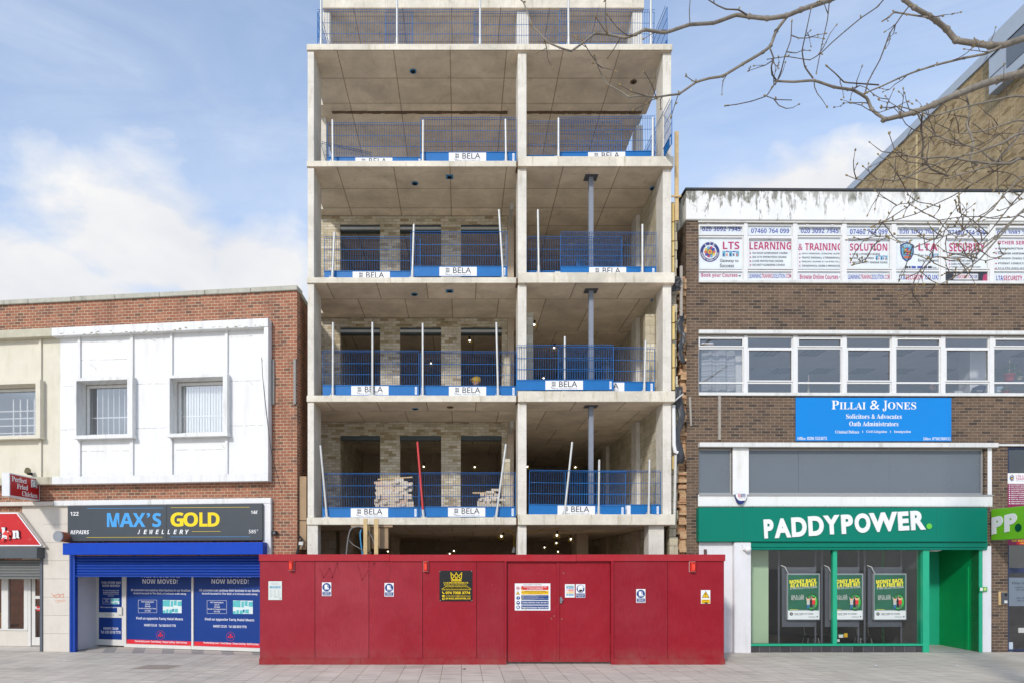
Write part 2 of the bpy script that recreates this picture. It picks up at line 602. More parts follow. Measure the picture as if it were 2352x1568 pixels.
# ---------------------------------------------------------------- ground
m_pave, t, p = base('paving_stone')
o, u, z, uv = uz(t)
s = t.n('ShaderNodeSeparateXYZ', {0: o})
gv = t.n('ShaderNodeCombineXYZ', {0: s.outputs[1], 1: s.outputs[0], 2: 0.0}).outputs[0]
b = t.n('ShaderNodeTexBrick', {'Vector': gv, 'Color1': (0, 0, 0, 1), 'Color2': (1, 1, 1, 1), 'Mortar': (.5, .5, .5, 1), 'Scale': 1.0, 'Mortar Size': .008, 'Mortar Smooth': .4, 'Bias': 0.0, 'Brick Width': 1.64, 'Row Height': .41}, offset=.37)
g = t.n('ShaderNodeRGBToBW', {0: b.outputs['Color']}).outputs[0]
col = t.mix(g, C(220, 210, 195, .9), C(228, 218, 203, .9))
col = t.mix(1.0, col, t.mix(t.ramp(t.noise(o, .7, 6, .6), .3, .7), (.90, .90, .91, 1), (1.07, 1.06, 1.05, 1)), 'MULTIPLY')
st = t.n('ShaderNodeMapping', {'Vector': o, 'Scale': (.8, 9, 1)}).outputs[0]
col = t.mix(1.0, col, t.mix(t.ramp(t.noise(st, 1.6, 5, .6), .3, .68), (.62, .61, .60, 1), (1.08, 1.08, 1.07, 1)), 'MULTIPLY')
col = t.mix(t.ramp(t.noise(o, 30, 3, .75), .67, .72), col, C(140, 135, 128))
col = t.mix(t.ramp(t.noise(o, 9, 3, .8), .755, .765), col, C(235, 232, 226))
col = t.mix(t.math('MULTIPLY', t.ramp(t.noise(o, .45, 5, .6), .56, .7), .35), col, C(126, 118, 106))
jc = t.mix(t.ramp(t.noise(o, .8, 4), .42, .6), C(138, 129, 114), C(192, 176, 144))
jw = t.math('MULTIPLY', b.outputs['Fac'], .85)
col = t.mix(jw, col, jc)
put(t, p, 'Base Color', col)
put(t, p, 'Roughness', t.ramp(t.noise(o, 2, 4), .3, .7, .6, .9))
p.inputs['Specular IOR Level'].default_value = .25
put(t, p, 'Normal', t.n('ShaderNodeBump', {'Strength': .5, 'Distance': .01, 'Height': t.math('SUBTRACT', t.math('MULTIPLY', t.noise(st, 3, 5), .5), b.outputs['Fac'])}).outputs[0])
mb = MB()
mb.face([(-400, -400, 0), (400, -400, 0), (400, 500, 0), (-400, 500, 0)])
tag(mb.build('pavement', m_pave), kind='structure')
# manhole cover set in the paving
c2_ = (0, 1850, 1.78)
gx = [(-1.0, 0)]
mb = MB()
def gp(xp, yp):
    d = EYE * F / (yp - CY)
    return wx(xp, d), d
pts = [gp(*Pl(WF, 0, c2_).P(*q)) for q in ((925, 1467), (1200, 1467), (1295, 1440), (1060, 1438))]
mb.face([(a, b_, .004) for a, b_ in pts])
tag(mb.build('inspection_cover', M('stone_cover', C(176, 162, 146), .85, .15, 6, bump=.3)), 'brownish rectangular inspection cover set in the grey paving before the blue shop', 'inspection cover')

# ---------------------------------------------------------------- concrete frame building
cb = thing('concrete_building', 'unfinished concrete frame building of open decks behind the red hoarding', 'building', WF, rc=False)
Y0, YB = 16.7, 28.0
# deck: top z of the west bay, top z of the east bay, soffit z, right edge, soffit material
DECK = [(3.38, 3.458, 3.20, 5.22, 1), (6.365, 6.467, 6.206, 5.215, 1), (9.24, 9.354, 9.10, 5.205, 1), (12.09, 12.19, 11.946, 5.18, 0), (14.95, 14.95, 14.80, 5.165, 0)]
for i, (tl, tr, bo, xr, sm) in enumerate(DECK):
    mb = MB()
    mb.box(-3.79, xr if i < 3 else 5.0, 17.0, 18.7, bo, tl, 0, bot=2 if sm else 1)
    mb.box(-4.0, xr if i < 3 else 5.0, 18.702, YB if i < 4 else 23.5, bo, tl, 0, bot=2 if sm else 1)
    if i == 4:
        mb.box(-3.79, xr, Y0, 16.998, bo, tl, 0, bot=1)
        mb.box(5.002, xr, 17.0, 19.1, bo, tl, 0, bot=1)
    else:
        if i == 3:
            mb.box(5.002, xr, 17.0, 19.1, bo, tl, 0, bot=1)
        mb.box(-3.79, 1.34, Y0, 16.998, bo, tl, 0, bot=2 if sm else 1)
        mb.box(1.385, xr + .01, Y0 - .02, 16.998, bo - .004, tr, 0, bot=2 if sm else 1)
    o = bevel(mb.build('floor_slab', [m_conc, m_sof, m_sof2], cb), .014, 2)
    if i < 4:
        mb = MB()
        mb.box(1.34, 1.385, Y0 + .03, 17.0, bo + .002, tl - .01)
        mb.build('slab_joint', m_stainband, cb)
mb = MB()
mb.box(-3.93, 5.17, 19.3, YB, 17.95, 18.2, 0, bot=1)
bevel(mb.build('roof_slab', [m_conc, m_sof], cb), .012)
# ground slab of the building
mb = MB()
mb.box(-3.79, 5.2, 16.75, YB, .01, .05)
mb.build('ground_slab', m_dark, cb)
# stained construction joint across the soffit of the upper deck
for x0, x1 in ((-3.6, 1.28), (1.75, 5.0)):
    mb = MB()
    z = 14.80
    n = 40
    for k in range(n):
        a, b_ = x0 + (x1 - x0) * k / n, x0 + (x1 - x0) * (k + 1) / n
        w = .09 + random.uniform(-.008, .02)
        mb.box(a, b_, 18.95 - random.uniform(0, .015), 18.95 + w, z - .012 - random.uniform(0, .008), z - .003)
    mb.build('slab_joint', m_stainband, cb)
# columns
tops = [.05] + [d[0] for d in DECK]
for i in range(5):
    zt = DECK[i][2]
    zb = .05 if i == 0 else DECK[i - 1][0]
    zr = .05 if i == 0 else DECK[i - 1][1]
    dx = -.01 if i == 0 else 0
    mb = MB()
    mb.box(-3.775 + dx, (-3.615 if i else -3.52), 16.74, 17.6 if i else 17.1, zb, zt)
    bevel(mb.build('column', m_col, cb), .015, 2)
    mb = MB()
    mb.box(1.385, 1.6, 16.78, 17.35, zr - .0, zt)
    bevel(mb.build('column', m_col, cb), .012, 2)
    mb = MB()
    if i == 0:
        mb.box(4.62, 5.0, 16.85, 17.3, zr, zt)
    else:
        mb.box(4.955, 5.165, 16.8, 17.38, zr, zt)
    bevel(mb.build('column', m_col, cb), .012, 2)
for x0, x1, y0, y1, zb, zt in ((-3.96, -3.80, 19.2, 19.55, 12.09, 14.8), (5.0, 5.2, 19.55, 20.0, 12.09, 14.8), (-3.95, -3.73, 19.4, 19.8, 14.95, 17.95), (1.57, 1.92, 19.4, 19.8, 14.95, 17.95), (4.86, 5.15, 19.4, 20.1, 14.95, 17.95),
                               (-3.45, -3.1, 19.4, 19.8, .05, 3.2), (-2.4, -2.1, 23.0, 23.4, .05, 3.2), (3.55, 3.9, 21.0, 21.4, .05, 3.2), (3.9, 4.2, 24, 24.4, .05, 3.2)):
    mb = MB()
    mb.box(x0, x1, y0, y1, zb, zt)
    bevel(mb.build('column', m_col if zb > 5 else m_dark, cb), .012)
# party walls, spine wall, rear wall added to block light (decks 0-3)
mb = MB()
for i in range(4):
    zb, zt = (.05 if i == 0 else DECK[i - 1][0]), DECK[i][2]
    mb.box(4.96, 5.17, 17.4, YB, zb, zt - .004)
mb.each('block_wall', m_block, cb)
for i in range(4):
    zb, zt = (.05 if i == 0 else DECK[i - 1][0]), DECK[i][2]
    for y0, y1 in ((18.95, 19.5), (22.9, 23.6)):
        mb = MB()
        mb.box(4.85, 4.957, y0, y1, zb, zt - .01)
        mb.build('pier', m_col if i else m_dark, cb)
mb = MB()
for i in range(4):
    zb, zt = (.05 if i == 0 else DECK[i - 1][0]), DECK[i][2]
    mb.box(-3.99, -3.56, 19.26, YB, zb, zt - .004)
mb.each('block_wall', m_block, cb)
mb = MB()
for i in range(1, 4):
    zb, zt = DECK[i - 1][0], DECK[i][2]
    mb.box(1.28, 1.46, 19.05, 26.0, zb, zt - .004)
    mb.box(-3.55, 1.27, 24.5, 24.7, zb, zt - .004)
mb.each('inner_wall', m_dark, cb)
mb = MB()
mb.box(-3.77, 5.17, YB + .01, YB + .2, 0.05, 12.0)
mb.box(-1.9, 4.8, 23.5, 23.7, 12.09, 14.795)
mb.box(-1.9, 4.8, 27.0, 27.2, 14.95, 17.94)
mb.each('added_rear_wall', m_dark, cb)
# buff brick infill walls with three openings each
YW = 19.03
OPEN = [(-3.383, -2.269), (-1.717, -.566), (-.02, 1.124)]
m_lint = M('lintel_steel', C(196, 198, 196), .5, .1, 8)
m_lint_d = M('lintel_shadow_gap', C(70, 78, 80, 1), .6, .1, 8)
for i, (zh, lint) in enumerate(((5.825, 0), (8.83, 1), (11.69, 2))):
    zb, zt = DECK[i][0], DECK[i + 1][2]
    mb = MB()
    wall_holes(mb, -4.0, 1.275, zb, zt - .01, YW, YW + .22, [(a, b_, zb - .1, zh) for a, b_ in OPEN])
    bw = mb.build('brick_wall', m_buff, cb)
    for a, b_ in OPEN:
        mb = MB()
        mb.box(a + .003, b_ - .003, YW + .02, YW + .19, zh - .17 if lint else zh - .12, zh - .003, 1)
        if lint:
            mb.box(a + .003, b_ - .003, YW + .012, YW + .02, zh - .13, zh - .06, 0)
        mb.build('lintel', [m_lint, m_lint_d], bw)
# half-built block piers on the second deck
for x0, x1, yy, zt in ((1.63, 1.83, 17.45, 8.66), (4.70, 4.95, 17.45, 8.62), (1.15, 1.33, 18.6, 7.9)):
    mb = MB()
    mb.box(x0, x1, yy, yy + .22, DECK[1][0], zt)
    bevel(mb.build('block_pier', m_block, cb), .01)
mb = MB()
mb.box(1.12, 1.30, 18.2, 18.4, DECK[0][0], 5.05)
bevel(mb.build('block_pier', m_block, cb), .01)
# steel posts under the east bay
for i in range(1, 4):
    zb, zt = DECK[i - 1][0], DECK[i][2]
    mb = MB()
    x = 3.25
    mb.box(x - .055, x + .055, 17.10, 17.12, zb, zt - .02)
    mb.box(x - .055, x + .055, 17.20, 17.22, zb, zt - .02)
    mb.box(x - .05, x + .05, 17.12, 17.20, zb, zt - .02)
    po = mb.build('steel_post', m_steel, cb)
    mb = MB()
    mb.box(x - .16, x + .16, 17.02, 17.30, zt - .02, zt - .003)
    mb.build('head_plate', M('plate_steel', C(96, 98, 104), .5, .1), po)
# pipe sleeves in the soffits
SL = [(948.8, 163.8, 4, 1, 0), (953, 421.4, 3, 1, 0), (1032.6, 406.6, 3, 1, 1), (1500, 433, 3, 1, 0), (952, 676, 2, 1, 0), (1032.6, 668.5, 2, 1, 1), (1502, 689, 2, 1, 0), (953.7, 938, 1, 1, 0), (1033.7, 934, 1, 0, 0), (1455, 188, 4, 0, 0)]
for xp, yp, lv, hole, sq in SL:
    zz = DECK[lv][2] - .004
    d = (zz - EYE) * F / (CY - yp)
    x = wx(xp, d)
    mb = MB()
    if sq:
        mb.box(x - .09, x + .09, d - .09, d + .09, zz - .012, zz)
    else:
        mb.tube([(x, d, zz), (x, d, zz - .016)], .085, 14)
    sl = mb.build('pipe_sleeve', m_pipeblue if hole else m_stainband, cb)
    mb = MB()
    mb.tube([(x, d, zz - .017), (x, d, zz - .022)], .06 if hole else .035, 12)
    mb.build('pipe_opening', m_void, sl)
# side ducts beside the middle column
for i in (1, 3):
    mb = MB()
    z = DECK[i][2] - .36
    mb.box(1.09 + .2, 1.37, 18.0, 18.9, z, z + .17)
    mb.build('duct', M('duct_grey', C(190, 186, 176), .6, .08), cb)

# ---------------------------------------------------------------- edge protection
PW, PH, TH = 2.385, 1.09, .25
def make_barrier():
    root = thing('edge_barrier', 'x', 'barrier', None, 'edge protection barriers along the open decks', rc=False)
    mb = MB()
    n = 41
    r = .0042
    for k in range(n):
        x = .01 + (PW - .02) * k / (n - 1)
        rr = .008 if k in (0, n - 1) else r
        mb.tube([(x, 0, .03), (x, 0, PH - .02), (x, -.05, PH)] if k not in (0, n - 1) else [(x, 0, .0), (x, 0, PH - .02)], rr, 4, cap=False)
    for z, y in ((TH + .01, -.005), (.52, -.006), (.79, -.006), (PH - .025, -.006), (PH, -.05)):
        mb.tube([(0, y, z), (PW, y, z)], 0.0062, 4, cap=False)
    mb.build('wire_mesh', m_wire, root)
    mb = MB()
    mb.box(0.004, PW - .004, -.016, -.012, .0, TH)
    mb.box(0.004, PW - .004, -.028, -.016, TH - .012, TH)
    mb.box(0.004, PW - .004, -.028, -.016, .0, .012)
    toe = mb.build('toe_board', m_toe, root)
    fr = Fr(0, 0, 0)
    mb = MB()
    mb.box(.71, 1.63, -.0215, -.0165, .012, .242)
    y = -.0218
    def q(pts, m):
        mb.face([(a, y, b_) for a, b_ in pts], m)
    class U(Pl):
        def __call__(s, a, b_):
            return .71 + a / 340 * .92, .242 - b_ / 92 * .23
        def at(s, yo):
            return U(fr, yo)
    P_ = U(fr, -.0216)
    mb.text(P_, 'BELA', 124, 8, 288, 64, 1, off=0.0, lift=.0012)
    mb.text(P_, 'STRUCTURES LTD', 127, 73, 288, 86, 2, lift=.0012)
    for a in (0, 1, 2, 3):
        xx = 58 + a * 9
        mb.flat(P_, [(xx, 12 + a), (xx + 6, 10 + a), (xx + 6, 58), (xx, 60 - a)], 1 if a % 2 else 2, .0012)
    mb.line(P_, 56, 34, 94, 34, 4, 0, .0016)
    for a in range(4):
        mb.line(P_, 50 + a * 18, 62 + a * 5.5, 66 + a * 16, 84, 5, 1 if a % 2 else 2, .0012)
    mb.build('sign_panel', [m_white, m_ink, m_grey_ink], toe)
    mb = MB()
    mb.box(PW - .105, PW - .055, -.0215, -.0165, .03, .215)
    mb.face([(PW - .095, -.0222, .06), (PW - .065, -.0222, .06), (PW - .065, -.0222, .19), (PW - .095, -.0222, .19)], 1)
    mb.build('tag', [m_white, M('pale_blue_ink', C(200, 212, 232), .5, .03)], toe)
    return root
FLN = ['ground', 'first', 'second', 'third', 'fourth', 'top']
# floor, east bay?, x of the near edge (pixels), y depth, lift, turn, roll, label
BAR = [
    (1, 0, 740, 16.85, .0, 0, .15, 'blue mesh barrier in front of the tall brick stack on the first deck'),
    (1, 0, 963, 16.86, .02, 0, .0, 'blue mesh barrier between the red pole and the middle column on the first deck'),
    (1, 1, 1214, 16.80, .0, 0, -.9, 'blue mesh barrier sagging across the steel post on the first deck'),
    (1, 1, 1297, 16.92, .0, 0, .0, 'blue mesh barrier overlapped behind its neighbour beside the block wall on the first deck'),
    (2, 0, 740.9, 16.85, .03, 0, .0, 'blue mesh barrier below two plain brick piers on the second deck'),
    (2, 0, 965, 16.87, .02, 0, -.2, 'blue mesh barrier with bent top wires before the crouching worker'),
    (2, 1, 1186, 16.76, .03, 0, .0, 'blue mesh barrier reaching across the middle column on the second deck'),
    (2, 1, 1282, 16.9, .03, 0, -.3, 'blue mesh barrier before the block pier by the east column on the second deck'),
    (3, 0, 744.3, 16.9, -.02, 0, .0, 'blue mesh barrier below the west opening of the third deck brick wall'),
    (3, 0, 943, 16.80, .05, 0, .0, 'blue mesh barrier below the slanting tall post on the third deck'),
    (3, 1, 1209, 17.02, -.08, 0, -.1, 'low blue mesh barrier beside the middle column on the third deck'),
    (3, 1, 1287, 16.95, .0, 0, -.2, 'blue mesh barrier before the tall grey steel post on the third deck'),
    (4, 0, 751, 16.99, .0, 0, .0, 'blue mesh barrier beside the west column on the fourth deck'),
    (4, 0, 965, 16.87, .05, 0, .15, 'raised blue mesh barrier with most of its sign showing on the fourth deck'),
    (4, 1, 1208, 17.02, -.04, 0, -.1, 'low blue mesh barrier just east of the middle column on the fourth deck'),
    (4, 1, 1285, 16.95, .0, 0, .8, 'blue mesh barrier tilting up toward the east column on the fourth deck'),
    (5, 0, 729, 17.06, .0, 0, .1, 'blue mesh barrier overhanging the west edge of the top deck'),
    (5, 0, 885, 17.08, .0, 0, .2, 'blue mesh barrier second from the west edge on the top deck'),
    (5, 0, 1089, 17.12, .0, 0, .3, 'blue mesh barrier across the middle column of the top deck'),
    (5, 1, 1283, 17.06, .03, 0, -.8, 'blue mesh barrier behind the bare branches at the east end of the top deck'),
    (4, 1, 0, 0, 0, 1, 0, 'blue mesh barrier running back along the east edge of the fourth deck'),
    (5, 1, 0, 0, 0, 1, 0, 'blue mesh barrier running back along the east edge of the top deck'),
    (5, 0, 0, 0, 0, 2, 0, 'blue mesh barrier running back along the west edge of the top deck'),
    (3, 1, 0, 0, 0, 3, 0, 'spare blue mesh barrier standing behind the steel post on the third deck'),
    (4, 0, 0, 0, 0, 4, 0, 'spare blue mesh barrier leaning deep inside the fourth deck'),
]
bar0 = make_barrier()
for i, (fl, ea, xp, yy, lift, turn, roll, lab) in enumerate(BAR):
    o = bar0 if i == 0 else copy_tree(bar0)
    o['label'] = lab
    z = DECK[fl - 1][1 if ea else 0]
    if turn == 0:
        o.location = (wx(xp, yy), yy, z + lift)
        o.rotation_euler = (R(random.uniform(-.6, .6)), R(-roll), R(random.uniform(-.5, .5)))
    elif turn == 1:
        o.location = (4.925 if fl == 4 else 5.02, 18.62 if fl == 4 else 19.3, DECK[fl - 1][1] + .01)
        o.rotation_euler = (0, 0, R(-88))
    elif turn == 2:
        o.location = (-3.6, 17.05, z)
        o.rotation_euler = (0, 0, R(88))
    elif turn == 3:
        o.location = (3.1, 18.0, DECK[2][0])
        o.rotation_euler = (R(-4), 0, R(58))
    else:
        o.location = (-3.35, 17.9, DECK[3][0])
        o.rotation_euler = (R(-6), R(-22), R(62))

# barrier posts
def make_post(mat, red=False):
    root = thing('barrier_post', 'x', 'post', None, 'tubular posts holding the barriers', rc=False)
    mb = MB()
    mb.tube([(0, 0, .02), (0, 0, 1.0)], .027, 10)
    mb.build('pole', mat, root)
    mb = MB()
    mb.box(-.075, .075, -.06, .06, 0, .012)
    mb.tube([(0, 0, .012), (0, 0, .2)], .034, 10)
    mb.box(-.055, -.045, -.05, .05, .012, .05)
    mb.build('foot', m_galv, root)
    return root
post0 = make_post(m_galv)
postr = make_post(m_redpole)
POSTS = [
    (1, 736, 1022, 751, 1186, 'galvanised barrier post leaning against the west column on the first deck'),
    (1, 958.7, 1013.7, 972.8, 1185.5, 'red painted barrier post beside the tall brick stack'),
    (1, 1162, 1019.4, 1139.5, 1186, 'galvanised barrier post leaning over the low brick pile'),
    (1, 1314.3, 1014.3, 1296.4, 1179, 'slanting galvanised barrier post west of the steel post on the first deck'),
    (1, 1376.4, 1054.8, 1375, 1180, 'short galvanised barrier post just east of the steel post on the first deck'),
    (1, 1491.9, 1054.8, 1490, 1179, 'galvanised barrier post nearest the east column on the first deck'),
    (2, 765, 741, 764.5, 903, 'galvanised barrier post nearest the west column on the second deck'),
    (2, 855.5, 740.5, 855.5, 903, 'galvanised barrier post standing over a sign on the second deck'),
    (2, 971, 743, 971, 903, 'galvanised barrier post before the middle opening on the second deck'),
    (2, 1140, 741, 1144, 903, 'galvanised barrier post beside the crouching worker'),
    (2, 1297.3, 773, 1297.3, 896.5, 'short galvanised barrier post west of the steel post on the second deck'),
    (2, 1482.8, 782, 1479.7, 896.5, 'short galvanised barrier post by the block pier on the second deck'),
    (3, 768.3, 533.8, 763.3, 635.9, 'short galvanised barrier post nearest the west column on the third deck'),
    (3, 950.7, 515.9, 946.9, 637, 'galvanised barrier post before the middle opening on the third deck'),
    (3, 1146, 482.4, 1156, 636, 'tall slanting galvanised barrier post on the third deck'),
    (3, 1235.6, 482.4, 1237.5, 625.6, 'tall upright galvanised barrier post near the middle column on the third deck'),
    (3, 1475.5, 516, 1475.5, 625.6, 'galvanised barrier post nearest the east column on the third deck'),
    (4, 763.7, 276, 764.5, 368.7, 'galvanised barrier post nearest the west column on the fourth deck'),
    (4, 972, 277, 971.5, 369.5, 'galvanised barrier post where two barriers overlap on the fourth deck'),
    (4, 1161, 275, 1162.5, 367.5, 'galvanised barrier post just west of the middle column on the fourth deck'),
    (4, 1282.8, 272, 1282.8, 358.7, 'galvanised barrier post east of the middle column on the fourth deck'),
    (4, 1499.5, 271, 1499.5, 358.7, 'galvanised barrier post nearest the east edge on the fourth deck'),
    (5, 737.5, -40, 737.5, 101, 'galvanised barrier post at the west corner of the top deck'),
    (5, 911.8, -40, 912, 101, 'galvanised barrier post second from the west corner of the top deck'),
    (5, 1102.7, -40, 1102.7, 100, 'galvanised barrier post west of the middle column of the top deck'),
    (5, 1305, -40, 1306, 100, 'galvanised barrier post east of the middle column of the top deck'),
    (5, 1495, -40, 1495, 99, 'galvanised barrier post at the east corner of the top deck'),
]
first = True
for fl, x0, y0, x1, y1, lab in POSTS:
    yy = 16.785
    red = lab.startswith('red')
    o = postr if red else (post0 if first else copy_tree(post0))
    if not red:
        first = False
    o['label'] = lab
    z = DECK[fl - 1][1 if x1 > 1190 else 0]
    a = Vector((wx(x1, yy), yy, z))
    b_ = Vector((wx(x0, yy), yy, wz(y0, yy)))
    o.location = a
    dv = b_ - a
    o.rotation_euler = (0, math.atan2(dv.x, dv.z), 0)
    o.scale = (1, 1, dv.length)
    for ch in o.children:
        if ch.name.startswith('foot'):
            ch.scale = (1, 1, 1 / dv.length)

# brick stacks on the first deck: every brick its own object
m_bk = [M('stacked_brick_%s' % n, c, .85, .2, 16, .2, bump=.3) for n, c in (('buff', C(228, 210, 184)), ('pink', C(224, 194, 168)), ('grey', C(226, 214, 196)))]
bk = []
for mm in m_bk:
    mb = MB()
    mb.box(-.1075, .1075, -.05, .05, 0, .064)
    bk.append(mb.build('brick', mm))
used = [False] * 3
def place_brick(x, y, z, rz, grp, lab):
    k = random.choice((0, 0, 0, 2, 2, 1))
    o = bk[k] if not used[k] else bk[k].copy()
    if used[k]:
        COL.objects.link(o)
    used[k] = True
    o.location = (x, y, z)
    o.rotation_euler = (0, 0, R(rz + random.uniform(-2.5, 2.5)))
    tag(o, lab, 'brick', grp)
z0 = DECK[0][0] + .012
for r in range(17):
    if r > 15:
        break
    for row in range(2):
        if r < 15:
            head = (r % 2 == 0)
            x = wx(862 + random.uniform(-2, 3) + (4 if r < 5 else 0), 17.75)
            xe = wx(898 if r > 6 else 904, 17.75)
            while x < xe + .12:
                w = .215 if random.random() > .35 else .102
                place_brick(x + w / 2, 17.75 + row * .23 + random.uniform(-.01, .01), z0 + r * .0665, 0 if w > .2 else 90, 'bricks of the tall stack', 'pale buff brick in the tall stack by the red barrier post')
                x += w + .004
        x = wx(908 if r > 6 else 912, 17.7)
        xe = wx(942, 17.7)
        if r > 14:
            xe -= .15
        while x < xe - .06:
            w = .215 if random.random() > .35 else .102
            place_brick(x + w / 2, 17.68 + row * .23 + random.uniform(-.02, .02), z0 + r * .0665, 0 if w > .2 else 90, 'bricks of the tall stack', 'pale buff brick in the tall stack by the red barrier post')
            x += w + .006
mb = MB()
mb.box(-.45, .45, -.05, .05, 0, .03)
o = mb.build('timber_offcut', m_timber)
o.location = (wx(908, 17.8), 17.78, z0 + 16 * .0665 + .002)
o.rotation_euler = (0, R(-4), R(3))
tag(o, 'pale timber board lying on the tall brick stack', 'board')
for r in range(6):
    x = wx((1096, 1099, 1104, 1103, 1116, 1128)[r], 17.9)
    xe = wx((1149, 1149, 1147, 1146, 1138, 1138)[r], 17.9)
    while x < xe - .08:
        w = .215 if random.random() > .4 else .102
        place_brick(x + w / 2, 17.9 + random.uniform(-.04, .04), z0 + .43 + r * .0665, 0 if w > .2 else 90, 'bricks of the low pile', 'pale buff brick in the low pile below the leaning post')
        x += w + .02
mb = MB()
mb.box(-.3, .3, -.05, .05, 0, .035)
o = mb.build('timber_offcut', m_timber)
o.location = (wx(1112, 17.9), 17.9, z0 + .43 + 4 * .0665 + .002)
tag(o, 'short pale timber lying across the low brick pile', 'board')
mb = MB()
mb.box(wx(1096, 17.95), wx(1150, 17.95), 17.75, 18.1, z0, z0 + .426)
tag(mb.build('packing_block', m_block), 'grey block packing under the low brick pile', 'block')

# worker crouching behind the second deck barrier
zf = DECK[1][0]
wk = thing('person', 'worker in yellow hard hat crouching behind the blue barrier', 'person', None)
m_hivis = M('dark_work_clothes', C(60, 64, 76), .8, .15, 12)
m_skin = M('skin', C(196, 150, 122), .6, .05, 12)
X, Yp = wx(1100, 19.25), 19.35
skin('body', [(X + .22, Yp, zf + .32, .15), (X + .16, Yp, zf + .55, .15), (X + .04, Yp, zf + .80, .165), (X - .02, Yp, zf + .92, .06), (X - .06, Yp, zf + 1.0, .10),
              (X + .02, Yp - .2, zf + .78, .065), (X - .06, Yp - .26, zf + .55, .05), (X - .2, Yp - .16, zf + .42, .04),
              (X + .02, Yp + .2, zf + .78, .065), (X - .06, Yp + .26, zf + .55, .05), (X - .2, Yp + .16, zf + .42, .04),
              (X + .15, Yp - .12, zf + .28, .09), (X - .2, Yp - .14, zf + .36, .075), (X - .05, Yp - .14, zf + .06, .05), (X - .2, Yp - .14, zf + .05, .05),
              (X + .15, Yp + .12, zf + .28, .09), (X - .2, Yp + .14, zf + .36, .075), (X - .05, Yp + .14, zf + .06, .05), (X - .2, Yp + .14, zf + .05, .05)],
     [(0, 1), (1, 2), (2, 3), (3, 4), (2, 5), (5, 6), (6, 7), (2, 8), (8, 9), (9, 10), (0, 11), (11, 12), (12, 13), (13, 14), (0, 15), (15, 16), (16, 17), (17, 18)], m_hivis, wk)
mb = MB()
mb.ball((X - .07, Yp, zf + 1.03), (.095, .078, .115), 0)
mb.ball((X - .165, Yp, zf + 1.02), (.022, .016, .02), 0, 6, 4)
mb.build('face', m_skin, wk)
mb = MB()
mb.ball((X - .07, Yp, zf + 1.10), (.145, .115, .105), 0, 14, 8)
mb.box(X - .25, X - .1, Yp - .09, Yp + .09, zf + 1.08, zf + 1.095)
bevel(mb.build('helmet', m_yellow, wk), .004)
mb = MB()
mb.tube([(X + .04, Yp - .17, zf + .86), (X + .12, Yp - .16, zf + .62)], .03, 6)
mb.tube([(X + .04, Yp + .17, zf + .86), (X + .12, Yp + .16, zf + .62)], .03, 6)
mb.build('vest_strap', M('hi_vis_yellow', C(214, 228, 60), .6, .05), wk)
# red jug and loose bricks on the brick wall sill
mb = MB()
X, Yp, zz = wx(1200 / 1.7415 + 0, 1), 0, 0
jx = wx((1200 + 667 / 1.5077) / 1.7415, 19.1)
jg = thing('plastic_jug', 'small red plastic jug beside the middle opening on the second deck', 'jug')
mb.tube([(jx, 19.0, 6.37), (jx, 19.0, 7.06), (jx, 19.0, 7.12), (jx, 19.0, 7.16)], [.09, .1, .06, .035], 10)
mb.build('bottle', M('red_plastic', C(226, 70, 90), .4, .05), jg)
mb = MB()
mb.tube([(jx, 19.0, 7.161), (jx, 19.0, 7.2)], .03, 8)
mb.build('cap', m_redpole, jg)

# ---------------------------------------------------------------- site lamps
def make_site_lamp():
    root = thing('site_lamp', 'x', 'lamp', None, 'festoon lamps under the concrete soffits', rc=False)
    mb = MB()
    mb.ball((0, 0, -.02), .028, 0, 8, 6)
    mb.build('bulb', m_lamp, root)
    mb = MB()
    mb.tube([(0, 0, .03), (0, 0, .10)], .03, 8)
    mb.build('holder', m_blackpl, root)
    mb = MB()
    for k in range(6):
        a = math.pi * k / 3
        c_, s_ = math.cos(a), math.sin(a)
        mb.tube([(c_ * .035, s_ * .035, .06), (c_ * .075, s_ * .075, -.02), (c_ * .08, s_ * .08, -.09)], .004, 4, cap=False)
    for z, r in ((-.09, .08), (-.02, .075)):
        mb.tube([(r * math.cos(2 * math.pi * k / 12), r * math.sin(2 * math.pi * k / 12), z) for k in range(13)], .004, 4, cap=False)
    mb.build('cage', m_yellow, root)
    return root
lm = make_site_lamp()
LP = []
for cr, pts, zc, sof in (((2000, 1950, 2.008), ((457, 373), (568, 405), (453, 437), (358, 473), (466, 506), (615, 512)), 3.02, 0), ((1000, 1950, 2.0073), ((2022, 382), (1107, 505), (1637, 500), (1603, 523)), 3.02, 0),
                         ((1200, 1540, 2.24), ((1109, 722), (1565, 725)), 6.0, 1), ((2000, 1540, 2.24), ((245, 722), (675, 727)), 6.0, 1), ((1200, 1080, 1.5077), ((1413, 326), (1533, 463), (1469, 646), (789, 558), (1023, 421)), 8.93, 2)):
    for x, y in pts:
        xp, yp = Pl(WF, 0, cr).P(x, y)
        d = min((zc - EYE) * F / (CY - yp), 23.2 if zc > 4 else 26.5)
        LP.append((wx(xp, d), d, wz(yp, d), sof, DECK[sof][2]))
WH = ['nearest lamp of the ground floor east bay', 'second nearest lamp of the ground floor east bay', 'middle lamp of the ground floor east bay', 'lamp closest to the middle column in the ground floor east bay', 'far lamp of the ground floor east bay', 'farthest lamp of the ground floor east bay', 'lamp with dangling cord beside the middle column', 'lamp beside the plywood box on the ground floor', 'upper of two close lamps in the ground floor west bay', 'lower of two close lamps in the ground floor west bay', 'lamp behind the red post in the middle opening of the first deck', 'lamp in the east opening of the first deck brick wall', 'lamp peeping past the middle column on the first deck', 'lamp just west of the steel post on the first deck', 'lamp beside the block pier high on the second deck', 'lamp above the barrier wires in the second deck east bay', 'low far lamp in the second deck east bay', 'lamp in the middle opening of the second deck', 'lamp above the crouching worker on the second deck']
